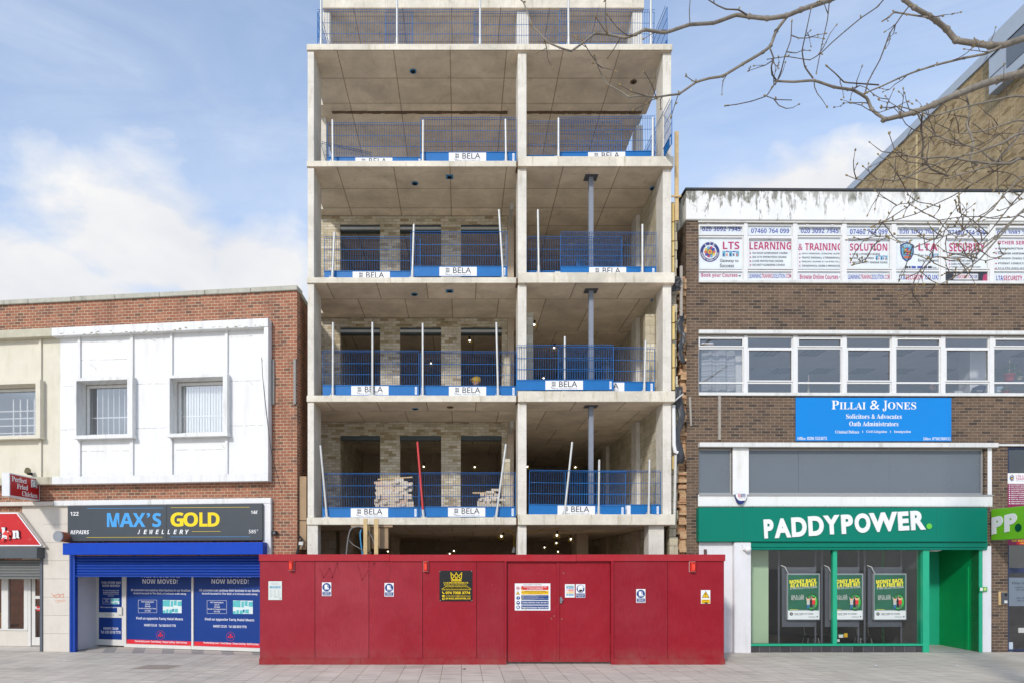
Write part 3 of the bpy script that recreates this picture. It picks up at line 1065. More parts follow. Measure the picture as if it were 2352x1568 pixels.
for i, (x, y, z, sof, zt) in enumerate(LP):
    o = lm if i == 0 else copy_tree(lm)
    o.location = (x, y, z)
    o['label'] = 'lit caged site ' + WH[i]
    o.rotation_euler = (R(random.uniform(-8, 8)), R(random.uniform(-8, 8)) if i != 6 else R(38), 0)
# cables that carry the lamps
mb = MB()
for a, b_ in ((0, 1), (1, 2), (2, 3), (3, 4), (6, 0)):
    p0, p1 = Vector(LP[a][:3]) + Vector((0, 0, .12)), Vector(LP[b_][:3]) + Vector((0, 0, .12))
    mb.tube([p0.lerp(p1, k / 6) + Vector((0, 0, .05 - .3 * (k / 6) * (1 - k / 6))) for k in range(7)], .008, 5)
x, y, z = LP[6][:3]
mb.tube([(x + .02, y, z + .1), (x + .2, y, 3.15), (x + .33, y, 3.02), (x + .33, y, 2.7)], .012, 5)
tag(mb.build('lamp_cable', m_yellow), 'thin yellow cable strung between the ground floor lamps', 'cable')
mb = MB()
x2 = LP[6][0] + .33
mb.tube([(x2, LP[6][1], 2.7), (x2 - .02, LP[6][1], 2.56)], [.03, .045], 8)
tag(mb.build('plug', m_white), 'white plug hanging from the yellow cable', 'plug')

# ---------------------------------------------------------------- timber props, ply box and cables behind the hoarding
c4 = (1200, 1540, 2.24)
for x0, x1, yt, yy, lab in ((568, 602, 1192, 16.45, 'pine post before the slab edge, the one nearer the looped cable'), (664, 700, 1194, 16.45, 'pine post before the slab edge, the one over the plywood box'),
                            (602, 628, 1255, 16.6, 'thinner pine batten between the two taller pine posts')):
    a, b_, c_, d_ = Pl(WF, yy, c4).rect(x0, yt, x1, yt + 10)
    mb = MB()
    mb.box(a, b_, yy, yy + .07, 0.0, d_)
    o = bevel(mb.build('timber_post', m_timber), .004)
    tag(o, lab, 'timber')
a, b_, c_, d_ = Pl(WF, 16.75, c4).rect(640, 1272, 792, 1462)
bxr = thing('meter_box', 'weathered plywood box hung behind the pine posts', 'box')
mb = MB()
mb.box(a, b_, 16.72, 16.95, c_, d_)
bevel(mb.build('body', m_ply, bxr), .006)
mb = MB()
a2, b2_, c2__, d2_ = Pl(WF, 16.7, c4).rect(457, 1257, 830, 1275)
mb.box(a2, b2_, 16.68, 17.0, d_ + .004, d_ + .05)
mb.build('lid', m_ply, bxr)
def cable(name, cr, pts, yy, r, mat, lab, cat='cable'):
    pl = Pl(WF, yy, cr)
    q = [pl(*p_) for p_ in pts]
    v = [Vector((a, yy, b_)) for a, b_ in q]
    out = []
    for i in range(len(v) - 1):
        p0, p1, p2, p3 = v[max(i - 1, 0)], v[i], v[i + 1], v[min(i + 2, len(v) - 1)]
        for k in range(5):
            t_ = k / 5
            out.append(.5 * ((2 * p1) + (p2 - p0) * t_ + (2 * p0 - 5 * p1 + 4 * p2 - p3) * t_ ** 2 + (3 * p1 - p0 - 3 * p2 + p3) * t_ ** 3))
    out.append(v[-1])
    mb = MB()
    mb.tube(out, r, 7)
    return tag(mb.build(name, mat), lab, cat)
cable('cable', c4, [(408, 1700), (412, 1560), (430, 1380), (455, 1290), (500, 1268), (550, 1268), (610, 1310), (650, 1370), (672, 1440)], 16.55, .019, M('grey_cable', C(128, 124, 122), .6, .15, 14), 'thick grey cable looping up over the hoarding beside the pine posts')
cable('cable', c4, [(430, 1370), (470, 1420), (520, 1450), (570, 1480), (640, 1500)], 16.58, .013, M('grey_cable', C(128, 124, 122)), 'thinner grey cable branching down behind the pine posts')
cable('pipe', c4, [(565, 1700), (560, 1520), (547, 1420), (540, 1330), (550, 1290)], 16.62, .018, M('light_blue_pipe', C(70, 160, 215), .4, .05), 'light blue water pipe bending up behind the pine posts', 'pipe')
# ---------------------------------------------------------------- red hoarding
HY = 15.2
H3, H4 = (1000, 1950, 2.0073), (2000, 1950, 2.008)
def hoard_mat(name, c, c2):
    random.seed(name)
    m, t, p = base(name)
    o, u, z, uv = uz(t)
    n = t.noise(o, 1.1, 7, .65, .5)
    col = t.mix(t.ramp(n, .32, .68), c, c2)
    sv = t.n('ShaderNodeMapping', {'Vector': uv, 'Scale': (30, 2.0, 1)}).outputs[0]
    col = t.mix(1.0, col, t.mix(t.ramp(t.noise(sv, 1.5, 5, .7), .3, .7), (.86, .86, .86, 1), (1.1, 1.1, 1.1, 1)), 'MULTIPLY')
    col = t.mix(t.math('MULTIPLY', t.ramp(t.noise(o, 3.1, 8, .7, .2), .5, .75), .16), col, C(184, 84, 90, .66))
    col = t.mix(t.math('MULTIPLY', t.ramp(t.noise(o, 26, 4, .8), .69, .73), .7), col, C(226, 176, 168))
    scr = t.n('ShaderNodeMapping', {'Vector': uv, 'Rotation': (0, 0, .35), 'Scale': (1.2, 40, 1)}).outputs[0]
    col = t.mix(t.math('MULTIPLY', t.ramp(t.noise(scr, 1.6, 5, .7), .70, .76), t.math('MULTIPLY', t.ramp(t.noise(o, 1.7, 3), .52, .66), .55)), col, C(214, 150, 146))
    # splashed dirt near the ground
    spl = t.math('MULTIPLY', t.ramp(z, .42, .05), t.ramp(t.noise(o, 2.2, 6, .7), .35, .7))
    col = t.mix(t.math('MULTIPLY', spl, .5), col, C(158, 112, 100, .7))
    put(t, p, 'Base Color', col)
    put(t, p, 'Roughness', t.ramp(n, .3, .7, .42, .66))
    p.inputs['Specular IOR Level'].default_value = .22
    put(t, p, 'Normal', t.n('ShaderNodeBump', {'Strength': .3, 'Distance': .01, 'Height': t.noise(sv, 2, 6, .7)}).outputs[0])
    return m
m_h1 = hoard_mat('hoarding_red', C(166, 32, 48, .68), C(176, 48, 62, .68))
m_h2 = hoard_mat('hoarding_red_fresh', C(166, 20, 40, .68), C(172, 34, 50, .68))
m_h4 = hoard_mat('hoarding_red_faded', C(170, 40, 55, .66), C(182, 62, 74, .66))
m_h5 = hoard_mat('hoarding_red_repainted', C(162, 24, 42, .66), C(168, 42, 56, .66))
m_h3 = hoard_mat('hoarding_rail_red', C(196, 36, 50, .66), C(190, 56, 66, .66))
ho = thing('site_hoarding', 'red painted plywood hoarding with double doors on the pavement', 'hoarding', WF, rc=False)
p3, p4 = Pl(WF, HY, H3), Pl(WF, HY, H4)
hx0, hx1 = p3.u(85, 1000), p4.u(1795, 1000)
ztop, zrail = p3.z(1000, 532), p3.z(1000, 586)
cuts = [hx0] + [p3.u(x, 1000) for x in (522, 955, 1386, 1820, 2042)]
for i in range(5):
    mb = MB()
    j = random.uniform(-.002, .002)
    mb.box(cuts[i] + .0045, cuts[i + 1] - .0045, HY + j, HY + .02, .06, zrail + .02)
    bevel(mb.build('panel', (m_h1, m_h4, m_h1, m_h2, m_h5)[i], ho), .0015)
cr = [p4.u(x, 1000) for x in (912, 1348, 1795)]
for i in range(2):
    mb = MB()
    mb.box(cr[i] + .0045, cr[i + 1] - .0045, HY + random.uniform(-.002, .002), HY + .02, .06, zrail + .02)
    bevel(mb.build('panel', (m_h5, m_h2)[i], ho), .0015)
mb = MB()                                                           # panel edges that frame the doors
mb.box(p4.u(34), p4.u(52), HY - .03, HY + .07, 0.0, zrail + .01)
mb.box(p4.u(890), p4.u(912), HY - .03, HY + .07, 0.0, zrail + .01)
mb.each('door_post', m_h2, ho, .003)
mb = MB()
segs = [p3.u(74), p3.u(1124), p4.u(612), p4.u(1806)]
for i in range(3):
    dz = (0, -.006, -.002)[i]
    mb.box(segs[i] + .002, segs[i + 1] - .002, HY - .035, HY + .06, zrail + dz, ztop + dz)
mb.each('top_rail', m_h3, ho, .004)
mb = MB()
s2 = [p3.u(75, 1400), p3.u(886, 1400), p3.u(2058, 1400)]
for i in range(2):
    mb.box(s2[i] + .002, s2[i + 1] - .002, HY - .026, HY - .003, .0, p3.z(1000, 1365))
mb.box(p4.u(905, 1400), p4.u(1805, 1400), HY - .026, HY - .003, .0, p4.z(1300, 1368))
mb.each('skirting_board', m_h2, ho, .004)
mb = MB()                                                           # returns to the building
mb.box(hx0 - .02, hx0, HY + .022, 16.5, .0, ztop - .02)
mb.box(hx1, hx1 + .02, HY + .022, 17.2, .0, ztop - .02)
mb.each('return_panel', m_h1, ho)
m_brass = M('hasp_steel', C(150, 150, 156), .4, .1, 10, .5, .6)
for x0, x1 in ((54, 462), (481, 888)):
    mb = MB()
    mb.box(p4.u(x0), p4.u(x1), HY + .05, HY + .07, .05, zrail - .005)
    if x0 < 60:
        mb.box(p4.u(462) - .01, p4.u(480), HY + .03, HY + .05, .05, zrail - .006)
    dr = bevel(mb.build('door', m_h2, ho), .002)
    if x0 > 60:
        mb = MB()
        a, b_, c_, d_ = p4.rect(482, 875, 500, 926)
        mb.box(a, b_, HY + .01, HY + .05, c_, d_)
        mb.box(a + .01, b_ + .02, HY + .0, HY + .01, c_ + .05, c_ + .1)
        bevel(mb.build('handle', m_brass, dr), .006)
    for hx, hy in ((437, 1027), (414, 1048)) if x0 < 60 else ((497, 1052), (511, 683)):
        mb = MB()
        mb.disc(p4.at(HY + .05), hx, hy, 5, 6, 0, .001, 10)
        mb.disc(p4.at(HY + .05), hx + 1, hy, 3, 4, 1, .002, 10)
        mb.build('bolt_hole', [m_ply, m_void], dr)
# backing seen through the open seams, screw heads, a ghost of old graffiti
mb = MB()
for x in cuts[1:5] + cr[1:2]:
    mb.box(x - .03, x + .03, HY + .022, HY + .06, .0, zrail)
mb.each('stud', m_blackpl, ho)
mb = MB()
for x in cuts + cr:
    for sx in (-.03, .03):
        zz = .25
        while zz < zrail:
            if hx0 + .02 < x + sx < hx1 - .02 and not (cuts[5] + .01 < x + sx < cr[0] - .01):
                q_ = [(x + sx + .007 * math.cos(a * 1.047), HY - .0035, zz + .007 * math.sin(a * 1.047)) for a in range(6)]
                mb.face(q_, 0)
            zz += .42
mb.build('screw_heads', M('rusty_screw', C(120, 60, 56), .6, .2), ho)
mb = MB()
pg_ = Pl(WF, HY - .003, H3)
for pts in ([(560, 640), (590, 720), (640, 640), (660, 720), (700, 600), (720, 690)], [(860, 600), (900, 740), (960, 640), (1000, 600), (960, 700), (1010, 740)], [(1060, 600), (1130, 640), (1110, 740), (1030, 750), (990, 690)]):
    for a, b_ in zip(pts[:-1], pts[1:]):
        mb.line(pg_, *a, *b_, 9, 0, .0008)
mb.build('graffiti', hoard_mat('ghost_graffiti', C(158, 36, 51, .68), C(168, 50, 62, .68)), ho)
# dark site interior ground strip under the doors is open air: nothing to add

m_red_plas, t, p = base('red_lamp_plastic')
put(t, p, 'Base Color', (.62, .018, .008, 1))
p.inputs['Roughness'].default_value = .18
p.inputs['Transmission Weight'].default_value = .25
m_red_in = M('lamp_reflector', (.85, .06, .03, 1), .4, .05)
def hazard_lamp(cr, x0, y0, x1, y1, lab):
    pl = Pl(WF, HY, cr)
    a, b_, c_, d_ = pl.rect(x0, y0, x1, y1)
    root = thing('warning_lamp', lab, 'lamp', WF, 'red warning lamps on the hoarding')
    mb = MB()
    mb.box(a, b_, HY - .03, HY - .004, c_, d_)
    bevel(mb.build('base', M('lamp_base_grey', C(205, 190, 185), .5, .05), root), .005)
    mb = MB()
    w = (b_ - a)
    n = 8
    prof = [(a + w * (.5 - .46 * math.cos(math.pi * k / n)), HY - .03 - .075 * math.sin(math.pi * k / n) ** .6) for k in range(n + 1)]
    v = [(x, y, z) for z in (c_ + .012, d_ - .006) for x, y in prof]
    f = [(k, k + 1, n + 2 + k, n + 1 + k) for k in range(n)]
    mb.add(v, f, 0, True)
    mb.add(v, [tuple(range(n, -1, -1)), tuple(range(n + 1, 2 * n + 2))])
    mb.build('lens', m_red_plas, root)
    mb = MB()
    mb.box(a + w * .3, a + w * .7, HY - .113, HY - .109, c_ + .05, d_ - .06)
    mb.build('reflector', m_red_in, root)
    return root
hazard_lamp(H3, 313, 583, 357, 665, 'red warning lamp at the hoarding end nearest the blue shop')
hazard_lamp(H3, 1390, 588, 1432, 672, 'red warning lamp beside the black and yellow brickwork sign')
hazard_lamp(H4, 1516, 590, 1568, 675, 'red warning lamp above the yellow danger sign')

m_sw = M('sign_white', C(244, 245, 246), .35, .02, 4)
m_blue = M('mandatory_blue', C(22, 66, 134), .4, .04)
m_redi = M('prohibition_red', C(218, 44, 44), .4, .04)
m_yel = M('warning_yellow', C(246, 196, 20), .4, .04)
m_grn = M('sign_green', C(30, 150, 90), .4, .04)
m_cyan = M('sign_cyan', C(70, 160, 206), .4, .04)
m_blk = M('sign_black', C(24, 24, 26, 1), .4, .05)
m_ybk = M('sign_lettering_yellow', C(250, 214, 10), .4, .03)
m_oran = M('sign_orange', C(238, 110, 60), .4, .03)
m_wtxt = M('white_lettering', C(250, 250, 250), .5, .02)

def board(name, lab, cat, fr, pl, x0, y0, x1, y1, mat, th=.006, group=None, bev=0):
    a, b_, c_, d_ = pl.rect(x0, y0, x1, y1)
    mb = MB()
    mb.box(a, b_, pl.yo, pl.yo + th, c_, d_)
    o = mb.build(name, mat, None, fr)
    if bev:
        bevel(o, bev)
    tag(o, lab, cat, group)
    o['rc'] = 1
    return o, MB()

PF = HY - .012
def boot(mb, pl, cx, cy, s, mw, mbk):
    mb.flat(pl, [(cx - .42 * s, cy + .5 * s), (cx - .42 * s, cy - .5 * s), (cx + .1 * s, cy - .55 * s), (cx + .12 * s, cy - .02 * s), (cx + .52 * s, cy + .22 * s), (cx + .55 * s, cy + .5 * s)], mw, .004)
    mb.line(pl, cx - .42 * s, cy + .37 * s, cx + .54 * s, cy + .37 * s, .07 * s, mbk, .005)
    mb.line(pl, cx + .24 * s, cy - .5 * s, cx + .36 * s, cy + .02 * s, .1 * s, mw, .004)
def footwear(cr, x0, y0, x1, y1, lab):
    pl = Pl(WF, PF, cr)
    o, mb = board('safety_sign', lab, 'sign', WF, pl, x0, y0, x1, y1, m_sw, group='protective footwear signs on the hoarding')
    w, h = x1 - x0, y1 - y0
    cx, cy = (x0 + x1) / 2, y0 + h * .35
    mb.disc(pl, cx, cy, w * .45, None, 0, .002, 28)
    boot(mb, pl, cx, cy, w * .52, 1, 0)
    mb.frect(pl, x0 + w * .06, y0 + h * .68, x1 - w * .06, y1 - h * .04, 0)
    for k, s_ in enumerate(('Protective', 'footwear', 'must be worn')):
        q = (.16, .2, .08)[k]
        mb.text(pl, s_, x0 + w * q, y0 + h * (.70 + .085 * k), x1 - w * q, y0 + h * (.765 + .085 * k), 1, 'b', .004)
    mb.build('lettering', [m_blue, m_wtxt], o)
footwear(H3, 578, 757, 652, 866, 'protective footwear sign on the hoarding nearest the white notice')
footwear(H3, 1080, 762, 1154, 871, 'protective footwear sign beside the black brickwork sign')
footwear(H4, 1094, 811, 1168, 921, 'protective footwear sign to the door side of the danger sign')
# white notice
pl = Pl(WF, PF, H3)
o, mb = board('paper_notice', 'faded white printed notice at the end of the hoarding', 'notice', WF, pl, 148, 748, 256, 898, M('notice_paper', C(226, 232, 226), .6, .04), .003)
mb.text(pl, 'Health and Safety Law', 172, 758, 226, 764, 0)
mb.text(pl, 'What you need to know', 170, 766, 240, 774, 0, 'b')
for i, x in enumerate((158, 180, 203, 226)):
    mb.frect(pl, x, 786, x + 20, 805, 1 + i % 2)
for c in range(3):
    for k in range(9):
        mb.line(pl, 158 + c * 31, 818 + k * 7, 180 + c * 31 + random.uniform(-6, 4), 818 + k * 7, 1.8, 0)
for k in range(2):
    mb.line(pl, 196, 872 + k * 6, 226, 872 + k * 6, 1.8, 0)
mb.disc(pl, 242, 886, 6, None, 1)
mb.build('lettering', [M('faded_ink', C(176, 184, 182), .6, .03), M('faded_teal', C(136, 178, 190), .6, .05), M('faded_blue', C(150, 186, 214), .6, .05)], o)
# black brickwork sign
B7 = (1700, 2220, 2.94)
pl = Pl(WF, PF, B7)
o, mb = board('company_sign', 'black sign with yellow crown and brickwork lettering on the hoarding', 'sign', WF, pl, 170, 178, 557, 536, m_blk, .006)
def ln(x0, y0, x1, y1, w=8):
    mb.line(pl, x0, y0, x1, y1, w, 0, .003)
for a in ((305, 207, 312, 282), (432, 207, 425, 282), (312, 282, 425, 282), (305, 207, 345, 240), (345, 240, 388, 282), (345, 240, 312, 282), (432, 207, 392, 240), (392, 240, 349, 282), (392, 240, 425, 282), (368, 207, 345, 240), (368, 207, 392, 240)):
    ln(*a)
ln(308, 296, 430, 296, 10)
for x in (305, 368, 430):
    mb.flat(pl, [(x, 195), (x - 9, 204), (x, 213), (x + 9, 204)], 0, .003)
mb.text(pl, 'E & M BARCI BRICKWORK LTD.', 220, 311, 512, 329, 0, 'b', off=.01)
mb.text(pl, 'Building your Dream Home', 225, 334, 490, 355, 0)
for r, (a, b_, n) in enumerate(((238, 502, 9), (220, 520, 10), (201, 537, 11))):
    y0, y1 = 360 + r * 14, 372 + r * 14
    ln(a, y0, b_, y0, 4)
    ln(a, y1 + 2, b_, y1 + 2, 4)
    for k in range(n + 1):
        ln(a + (b_ - a) * k / n, y0, a + (b_ - a) * k / n, y1, 4)
mb.text(pl, '074 7358 3774', 243, 422, 531, 452, 0, 'b', off=.02)
mb.text(pl, 'ervin.barci@icloud.com', 243, 462, 535, 487, 0)
mb.text(pl, 'EM BARCI_BRICKWORK_LTD', 243, 494, 535, 517, 0, 'b', off=.015)
mb.flat(pl, [(200, 424), (208, 422), (214, 436), (230, 444), (228, 452), (212, 446), (202, 436)], 0)
mb.frect(pl, 202, 464, 231, 483, 0)
mb.frect(pl, 204, 494, 230, 519, 0)
mb.disc(pl, 217, 506, 7, None, 1, .004)
mb.build('lettering', [m_ybk, m_blk], o)
mb = MB()
for x, y in ((176, 186), (548, 182), (180, 527), (552, 527)):
    mb.disc(pl, x, y, 4, None, 0, .004, 8)
mb.build('screw', m_galv, o)
# big site safety notice on the door
PD = HY + .042
pl = Pl(WF, PD, B7)
o, mb = board('safety_notice', 'large white site safety notice on the hoarding door', 'sign', WF, pl, 1056, 327, 1474, 645, m_sw, .006)
mb.text(pl, 'SITE SAFETY NOTICE', 1157, 335, 1370, 350, 5)
for y0, y1, m in ((358, 403, 1), (411, 457, 2), (465, 522, 0), (531, 576, 0), (585, 629, 0)):
    mb.frect(pl, 1132, y0, 1453, y1, m)
mb.text(pl, 'Unauthorised entry to this site', 1157, 361, 1428, 379, 4, 'b', .004)
mb.text(pl, 'is strictly prohibited', 1202, 382, 1383, 400, 4, 'b', .004)
mb.text(pl, 'WARNING CONSTRUCTION IN PROGRESS', 1172, 413, 1420, 424, 5, 'b', .004)
mb.text(pl, 'Parents are advised to warn children of the dangers', 1140, 427, 1446, 440, 5, 'p', .004)
mb.text(pl, 'of entering construction sites', 1205, 441, 1380, 454, 5, 'p', .004)
for k, s_ in enumerate(('All visitors must report to the site office', 'Permission must be obtained before entering the site or any work area', 'Safety signs and procedures must be observed', 'Personal protective and safety equipment must be used at all times', 'All persons entering this site must comply with the regulations under the', 'Health & Safety at Work Act')):
    mb.text(pl, s_, 1142, 467 + k * 9, (1314, 1434, 1330, 1400, 1446, 1290)[k], 474 + k * 9, 4, 'p', .004)
mb.text(pl, 'Safety helmets must be worn', 1145, 541, 1444, 566, 4, 'b', .004)
mb.text(pl, 'Protective footwear must be worn', 1140, 597, 1449, 621, 4, 'b', .004)
mb.disc(pl, 1093, 383, 21, None, 1)
mb.disc(pl, 1093, 383, 16, None, 4, .003)
mb.disc(pl, 1093, 383, 9, None, 3, .004)
mb.line(pl, 1080, 371, 1106, 395, 5, 1, .005)
mb.flat(pl, [(1093, 416), (1069, 458), (1117, 458)], 3)
mb.flat(pl, [(1093, 422), (1074, 455), (1112, 455)], 2, .003)
mb.line(pl, 1093, 431, 1093, 445, 5, 3, .004)
for y in (498, 555, 608):
    mb.disc(pl, 1096, y, 22, None, 0)
mb.line(pl, 1096, 482, 1096, 503, 7, 4, .003)
mb.disc(pl, 1096, 511, 4, None, 4, .003, 10)
mb.disc(pl, 1096, 557, 13, None, 4, .003)
mb.flat(pl, [(1080, 556), (1112, 556), (1104, 568), (1092, 572)], 0, .004)
boot(mb, pl, 1096, 608, 26, 4, 0)
for a in ((1112, 377, 1150, 398), (1150, 398, 1168, 428), (1168, 428, 1160, 470), (1160, 470, 1130, 528), (1060, 565, 1090, 570), (1150, 610, 1192, 644)):
    mb.line(pl, *a, 4, 6, .006)
mb.build('lettering', [m_blue, m_redi, m_yel, m_blk, m_wtxt, M('sign_dark_ink', C(90, 80, 60), .5, .02), M('yellow_spray', C(214, 206, 110), .6, .05)], o)
# small multi-colour notice and helmet sign
o, mb = board('safety_notice', 'small white and pastel site safety notice beside the helmet sign', 'sign', WF, pl, 1646, 336, 1759, 493, m_sw, .005)
mb.frect(pl, 1660, 353, 1746, 366, 0)
mb.text(pl, 'SITE SAFETY', 1666, 355, 1740, 364, 4, 'b', .004)
for y0, y1, m in ((367, 391, 1), (396, 420, 2), (425, 446, 3), (449, 473, 1)):
    mb.frect(pl, 1688, y0, 1747, y1, m)
    for k in range(3):
        mb.line(pl, 1693, y0 + 5 + k * 7, 1740, y0 + 5 + k * 7, 2, 4, .004)
for y in (379, 461):
    mb.disc(pl, 1672, y, 11, None, 1)
    mb.line(pl, 1672, y - 6, 1672, y + 5, 3, 4, .003)
mb.disc(pl, 1672, 408, 11, None, 2)
mb.disc(pl, 1672, 408, 7, None, 4, .003)
mb.flat(pl, [(1672, 424), (1660, 446), (1684, 446)], 3)
mb.build('lettering', [m_grn, m_cyan, m_oran, m_yel, m_wtxt], o)
o, mb = board('safety_sign', 'blue and white safety helmet sign on the hoarding door', 'sign', WF, pl, 1774, 336, 1884, 495, m_sw, .005)
mb.disc(pl, 1829, 390, 46, 47, 0, .002, 30)
mb.disc(pl, 1827, 392, 30, 34, 1, .003, 24)
mb.flat(pl, [(1812, 400), (1842, 400), (1856, 410), (1848, 424), (1834, 432), (1815, 424)], 1, .003)
mb.flat(pl, [(1806, 384), (1862, 384), (1862, 378), (1806, 376)], 0, .004)
mb.disc(pl, 1830, 376, 32, 28, 1, .005, 20, 0, 180)
mb.frect(pl, 1792, 374, 1870, 382, 1, .005)
mb.frect(pl, 1779, 444, 1879, 491, 0)
for k, s_ in enumerate(('Safety helmets', 'must be worn', 'in this area')):
    mb.text(pl, s_, (1784, 1788, 1796)[k], 448 + k * 14, (1874, 1870, 1862)[k], 459 + k * 14, 1, 'b', .004)
mb.build('lettering', [m_blue, m_wtxt], o)
# danger sign
pl = Pl(WF, PF, H4)
o, mb = board('danger_sign', 'yellow and white danger sign with burnt lower edge on the hoarding', 'sign', WF, pl, 1614, 819, 1689, 928, m_sw, .005)
mb.flat(pl, [(1652, 825), (1621, 881), (1683, 881)], 1)
mb.flat(pl, [(1652, 832), (1627, 878), (1677, 878)], 0, .003)
mb.line(pl, 1652, 845, 1652, 862, 6, 1, .004)
mb.disc(pl, 1652, 870, 3, None, 1, .004, 10)
mb.frect(pl, 1618, 895, 1686, 925, 0)
mb.text(pl, 'Danger', 1628, 898, 1674, 908, 2, 'b', .004)
mb.text(pl, 'Men at work', 1624, 911, 1680, 921, 2, 'p', .004)
mb.flat(pl, [(1640, 926), (1646, 919), (1655, 916), (1664, 918), (1668, 927)], 1, .005)
mb.build('lettering', [m_yel, m_blk, M('sign_brown_ink', C(150, 110, 20), .5, .02)], o)
# ---------------------------------------------------------------- brick building with two shops
LF = Fr(-4.03, 16.72, -6.86)
A1, A2, A22 = (0, 1100, 1.8895), (0, 1850, 1.78), (0, 1850, 1.9597)
lb = thing('shop_building', 'two storey red brick building with white panels over two shops', 'building', LF, rc=False)
a0, a1 = Pl(LF, 0, A1), Pl(LF, 0, A2)
UE = -15.5
zt = a0.z(2245, 122)                                    # under the coping
m_wpanel = M('white_render', C(244, 244, 243), .7, .03, 3, .25, stain=C(206, 205, 196), stain_amt=.6, spot=C(200, 198, 190), spot_lo=.70)
m_wtrim = M('white_trim', C(240, 240, 238), .6, .05, 6, .3, stain=C(140, 136, 120), stain_amt=.75, spot=C(168, 164, 152), spot_lo=.66)
m_wframe = M('white_window_frame', C(238, 238, 234), .5, .04, 8, .3, stain=C(140, 128, 112), stain_amt=.45)
m_oldframe = M('old_outer_frame', C(196, 186, 172), .7, .15, 9, .3, stain=C(120, 100, 82), stain_amt=.8)
m_cream = M('cream_render', C(232, 225, 206), .75, .06, 3, .25, stain=C(190, 178, 142), stain_amt=.6, spot=C(160, 154, 138), spot_lo=.70)
m_stone = M('pale_stone', C(222, 214, 202), .7, .06, 4, .3, stain=C(176, 166, 148), stain_amt=.45)
m_coping = M('stone_coping', C(196, 194, 180), .85, .14, 7, .2, stain=C(120, 116, 96), stain_amt=.8, spot=C(120, 120, 100), spot_lo=.62, bump=.4)
m_blueb = M('shutter_box_blue', C(8, 70, 186, .8), .4, .06, 3, .2)
m_blues = M('shutter_blue', C(24, 68, 162, .82), .4, .07, 4, .25)
m_fasc = M('dark_fascia', C(66, 73, 80), .45, .04, 4, .4)
m_navy = M('poster_navy', C(22, 62, 140), .4, .05, 2, .25)
m_pred = M('poster_red', C(228, 44, 58), .4, .03)
m_glass = glass('window_glass', (.95, .96, .96, 1), 1.3, .26)
m_glassd = glass('shop_glass', (.95, .96, .95, 1), 1.0, .015)
zg = 0.0
W1 = (577, 792, 961, 1206)                              # window recess openings, read at their front edges
W2 = (1282, 770, 1684, 1192)
W0 = (-330, 826, 268, 1216)
ah = a0.at(-.22)
holes = []
for w in (W1, W2, W0):
    holes.append(ah.rect(*w))
# shop openings
sx0, sx1 = a1.u(500, 1000), a1.u(1850, 1000) + .12
zbx = a1.z(1150, 660)
holes.append((sx0, sx1, -.2, zbx))
cx1 = Pl(LF, 0, A22).u(345, 1000)
zch = Pl(LF, 0, A22).z(200, 760)
holes.append((UE + .6, cx1, -.2, zch))
mb = MB()
wall_holes(mb, UE, 0, 0.0, zt, 0.0, .24, holes)
wl = mb.build('wall', m_red_brick, lb)
mb = MB()
def straight(b_):
    """boxes that run straight back from the corner, square to the street line"""
    b_.v = [(x * math.cos(LF.a) + y * math.sin(LF.a), -x * math.sin(LF.a) + y * math.cos(LF.a), z) for x, y, z in b_.v]
mb.box(-.27, -.001, .26, 11.0, 0, zt)                     # flank wall
straight(mb)
mb.build('wall', m_red_brick, lb)
mb = MB()
n = 13
for k in range(n):
    x0, x1 = UE + (-UE + .03) * k / n, UE + (-UE + .03) * (k + 1) / n
    mb.box(x0 + .004, x1 - .004, -.06, .32, zt + random.uniform(0, .006), zt + .125 + random.uniform(-.004, .004))
bevel(mb.build('coping', m_coping, lb), .012)
mb = MB()
mb.box(-.29, .03, .34, 11.0, zt, zt + .125)
straight(mb)
bevel(mb.build('coping', m_coping, lb), .012)
mb = MB()
mb.box(UE, -1.7, .3, 11, zt - .5, zt - .3)
mb.build('roof', m_coping, lb)
# rendered panels, proud of the brick
pp = a0.at(-.05)
ux0, ux1, uz0, uz1 = pp.rect(455, 430, 1995, 1500)
ux1 = pp.u(2000, 900)
zb_f, zt_f = a0.at(-.2).z(1300, 1535), a0.at(-.22).z(1300, 418)
zlo = zb_f + .05
hs = [ah.rect(*w) for w in (W1, W2)]
mb = MB()
wall_holes(mb, ux0, ux1, zlo, zt_f - .02, -.05, -.002, hs)
mb.build('render_panel', m_wpanel, lb)
mb = MB()
wall_holes(mb, UE, ux0 - .001, zlo, zt_f - .02, -.048, -.002, [ah.rect(*W0)])
mb.build('render_panel', m_cream, lb)
# projecting surround
xR = a0.at(-.22).u(2028, 900)
mb = MB()
mb.box(ux0 - .1, xR, -.24, -.002, zt_f - .02, zt_f + .19)
mb.box(ux1 + .05, xR, -.225, -.002, zb_f + .09, zt_f - .02)
mb.box(ux0 - .1, xR, -.235, -.002, zb_f - .10, zb_f + .09)
bevel(mb.build('surround', m_wtrim, lb), .012, 2)
mb = MB()
mb.box(UE, ux0 - .102, -.24, -.002, zt_f - .02, zt_f + .19)
mb.box(UE, ux0 - .102, -.235, -.002, zb_f - .10, zb_f + .09)
bevel(mb.build('surround', M('cream_stained_trim', C(206, 200, 178), .8, .12, 6, .2, stain=C(120, 112, 92), stain_amt=.8, spot=C(110, 104, 88), spot_lo=.64), lb), .012, 2)
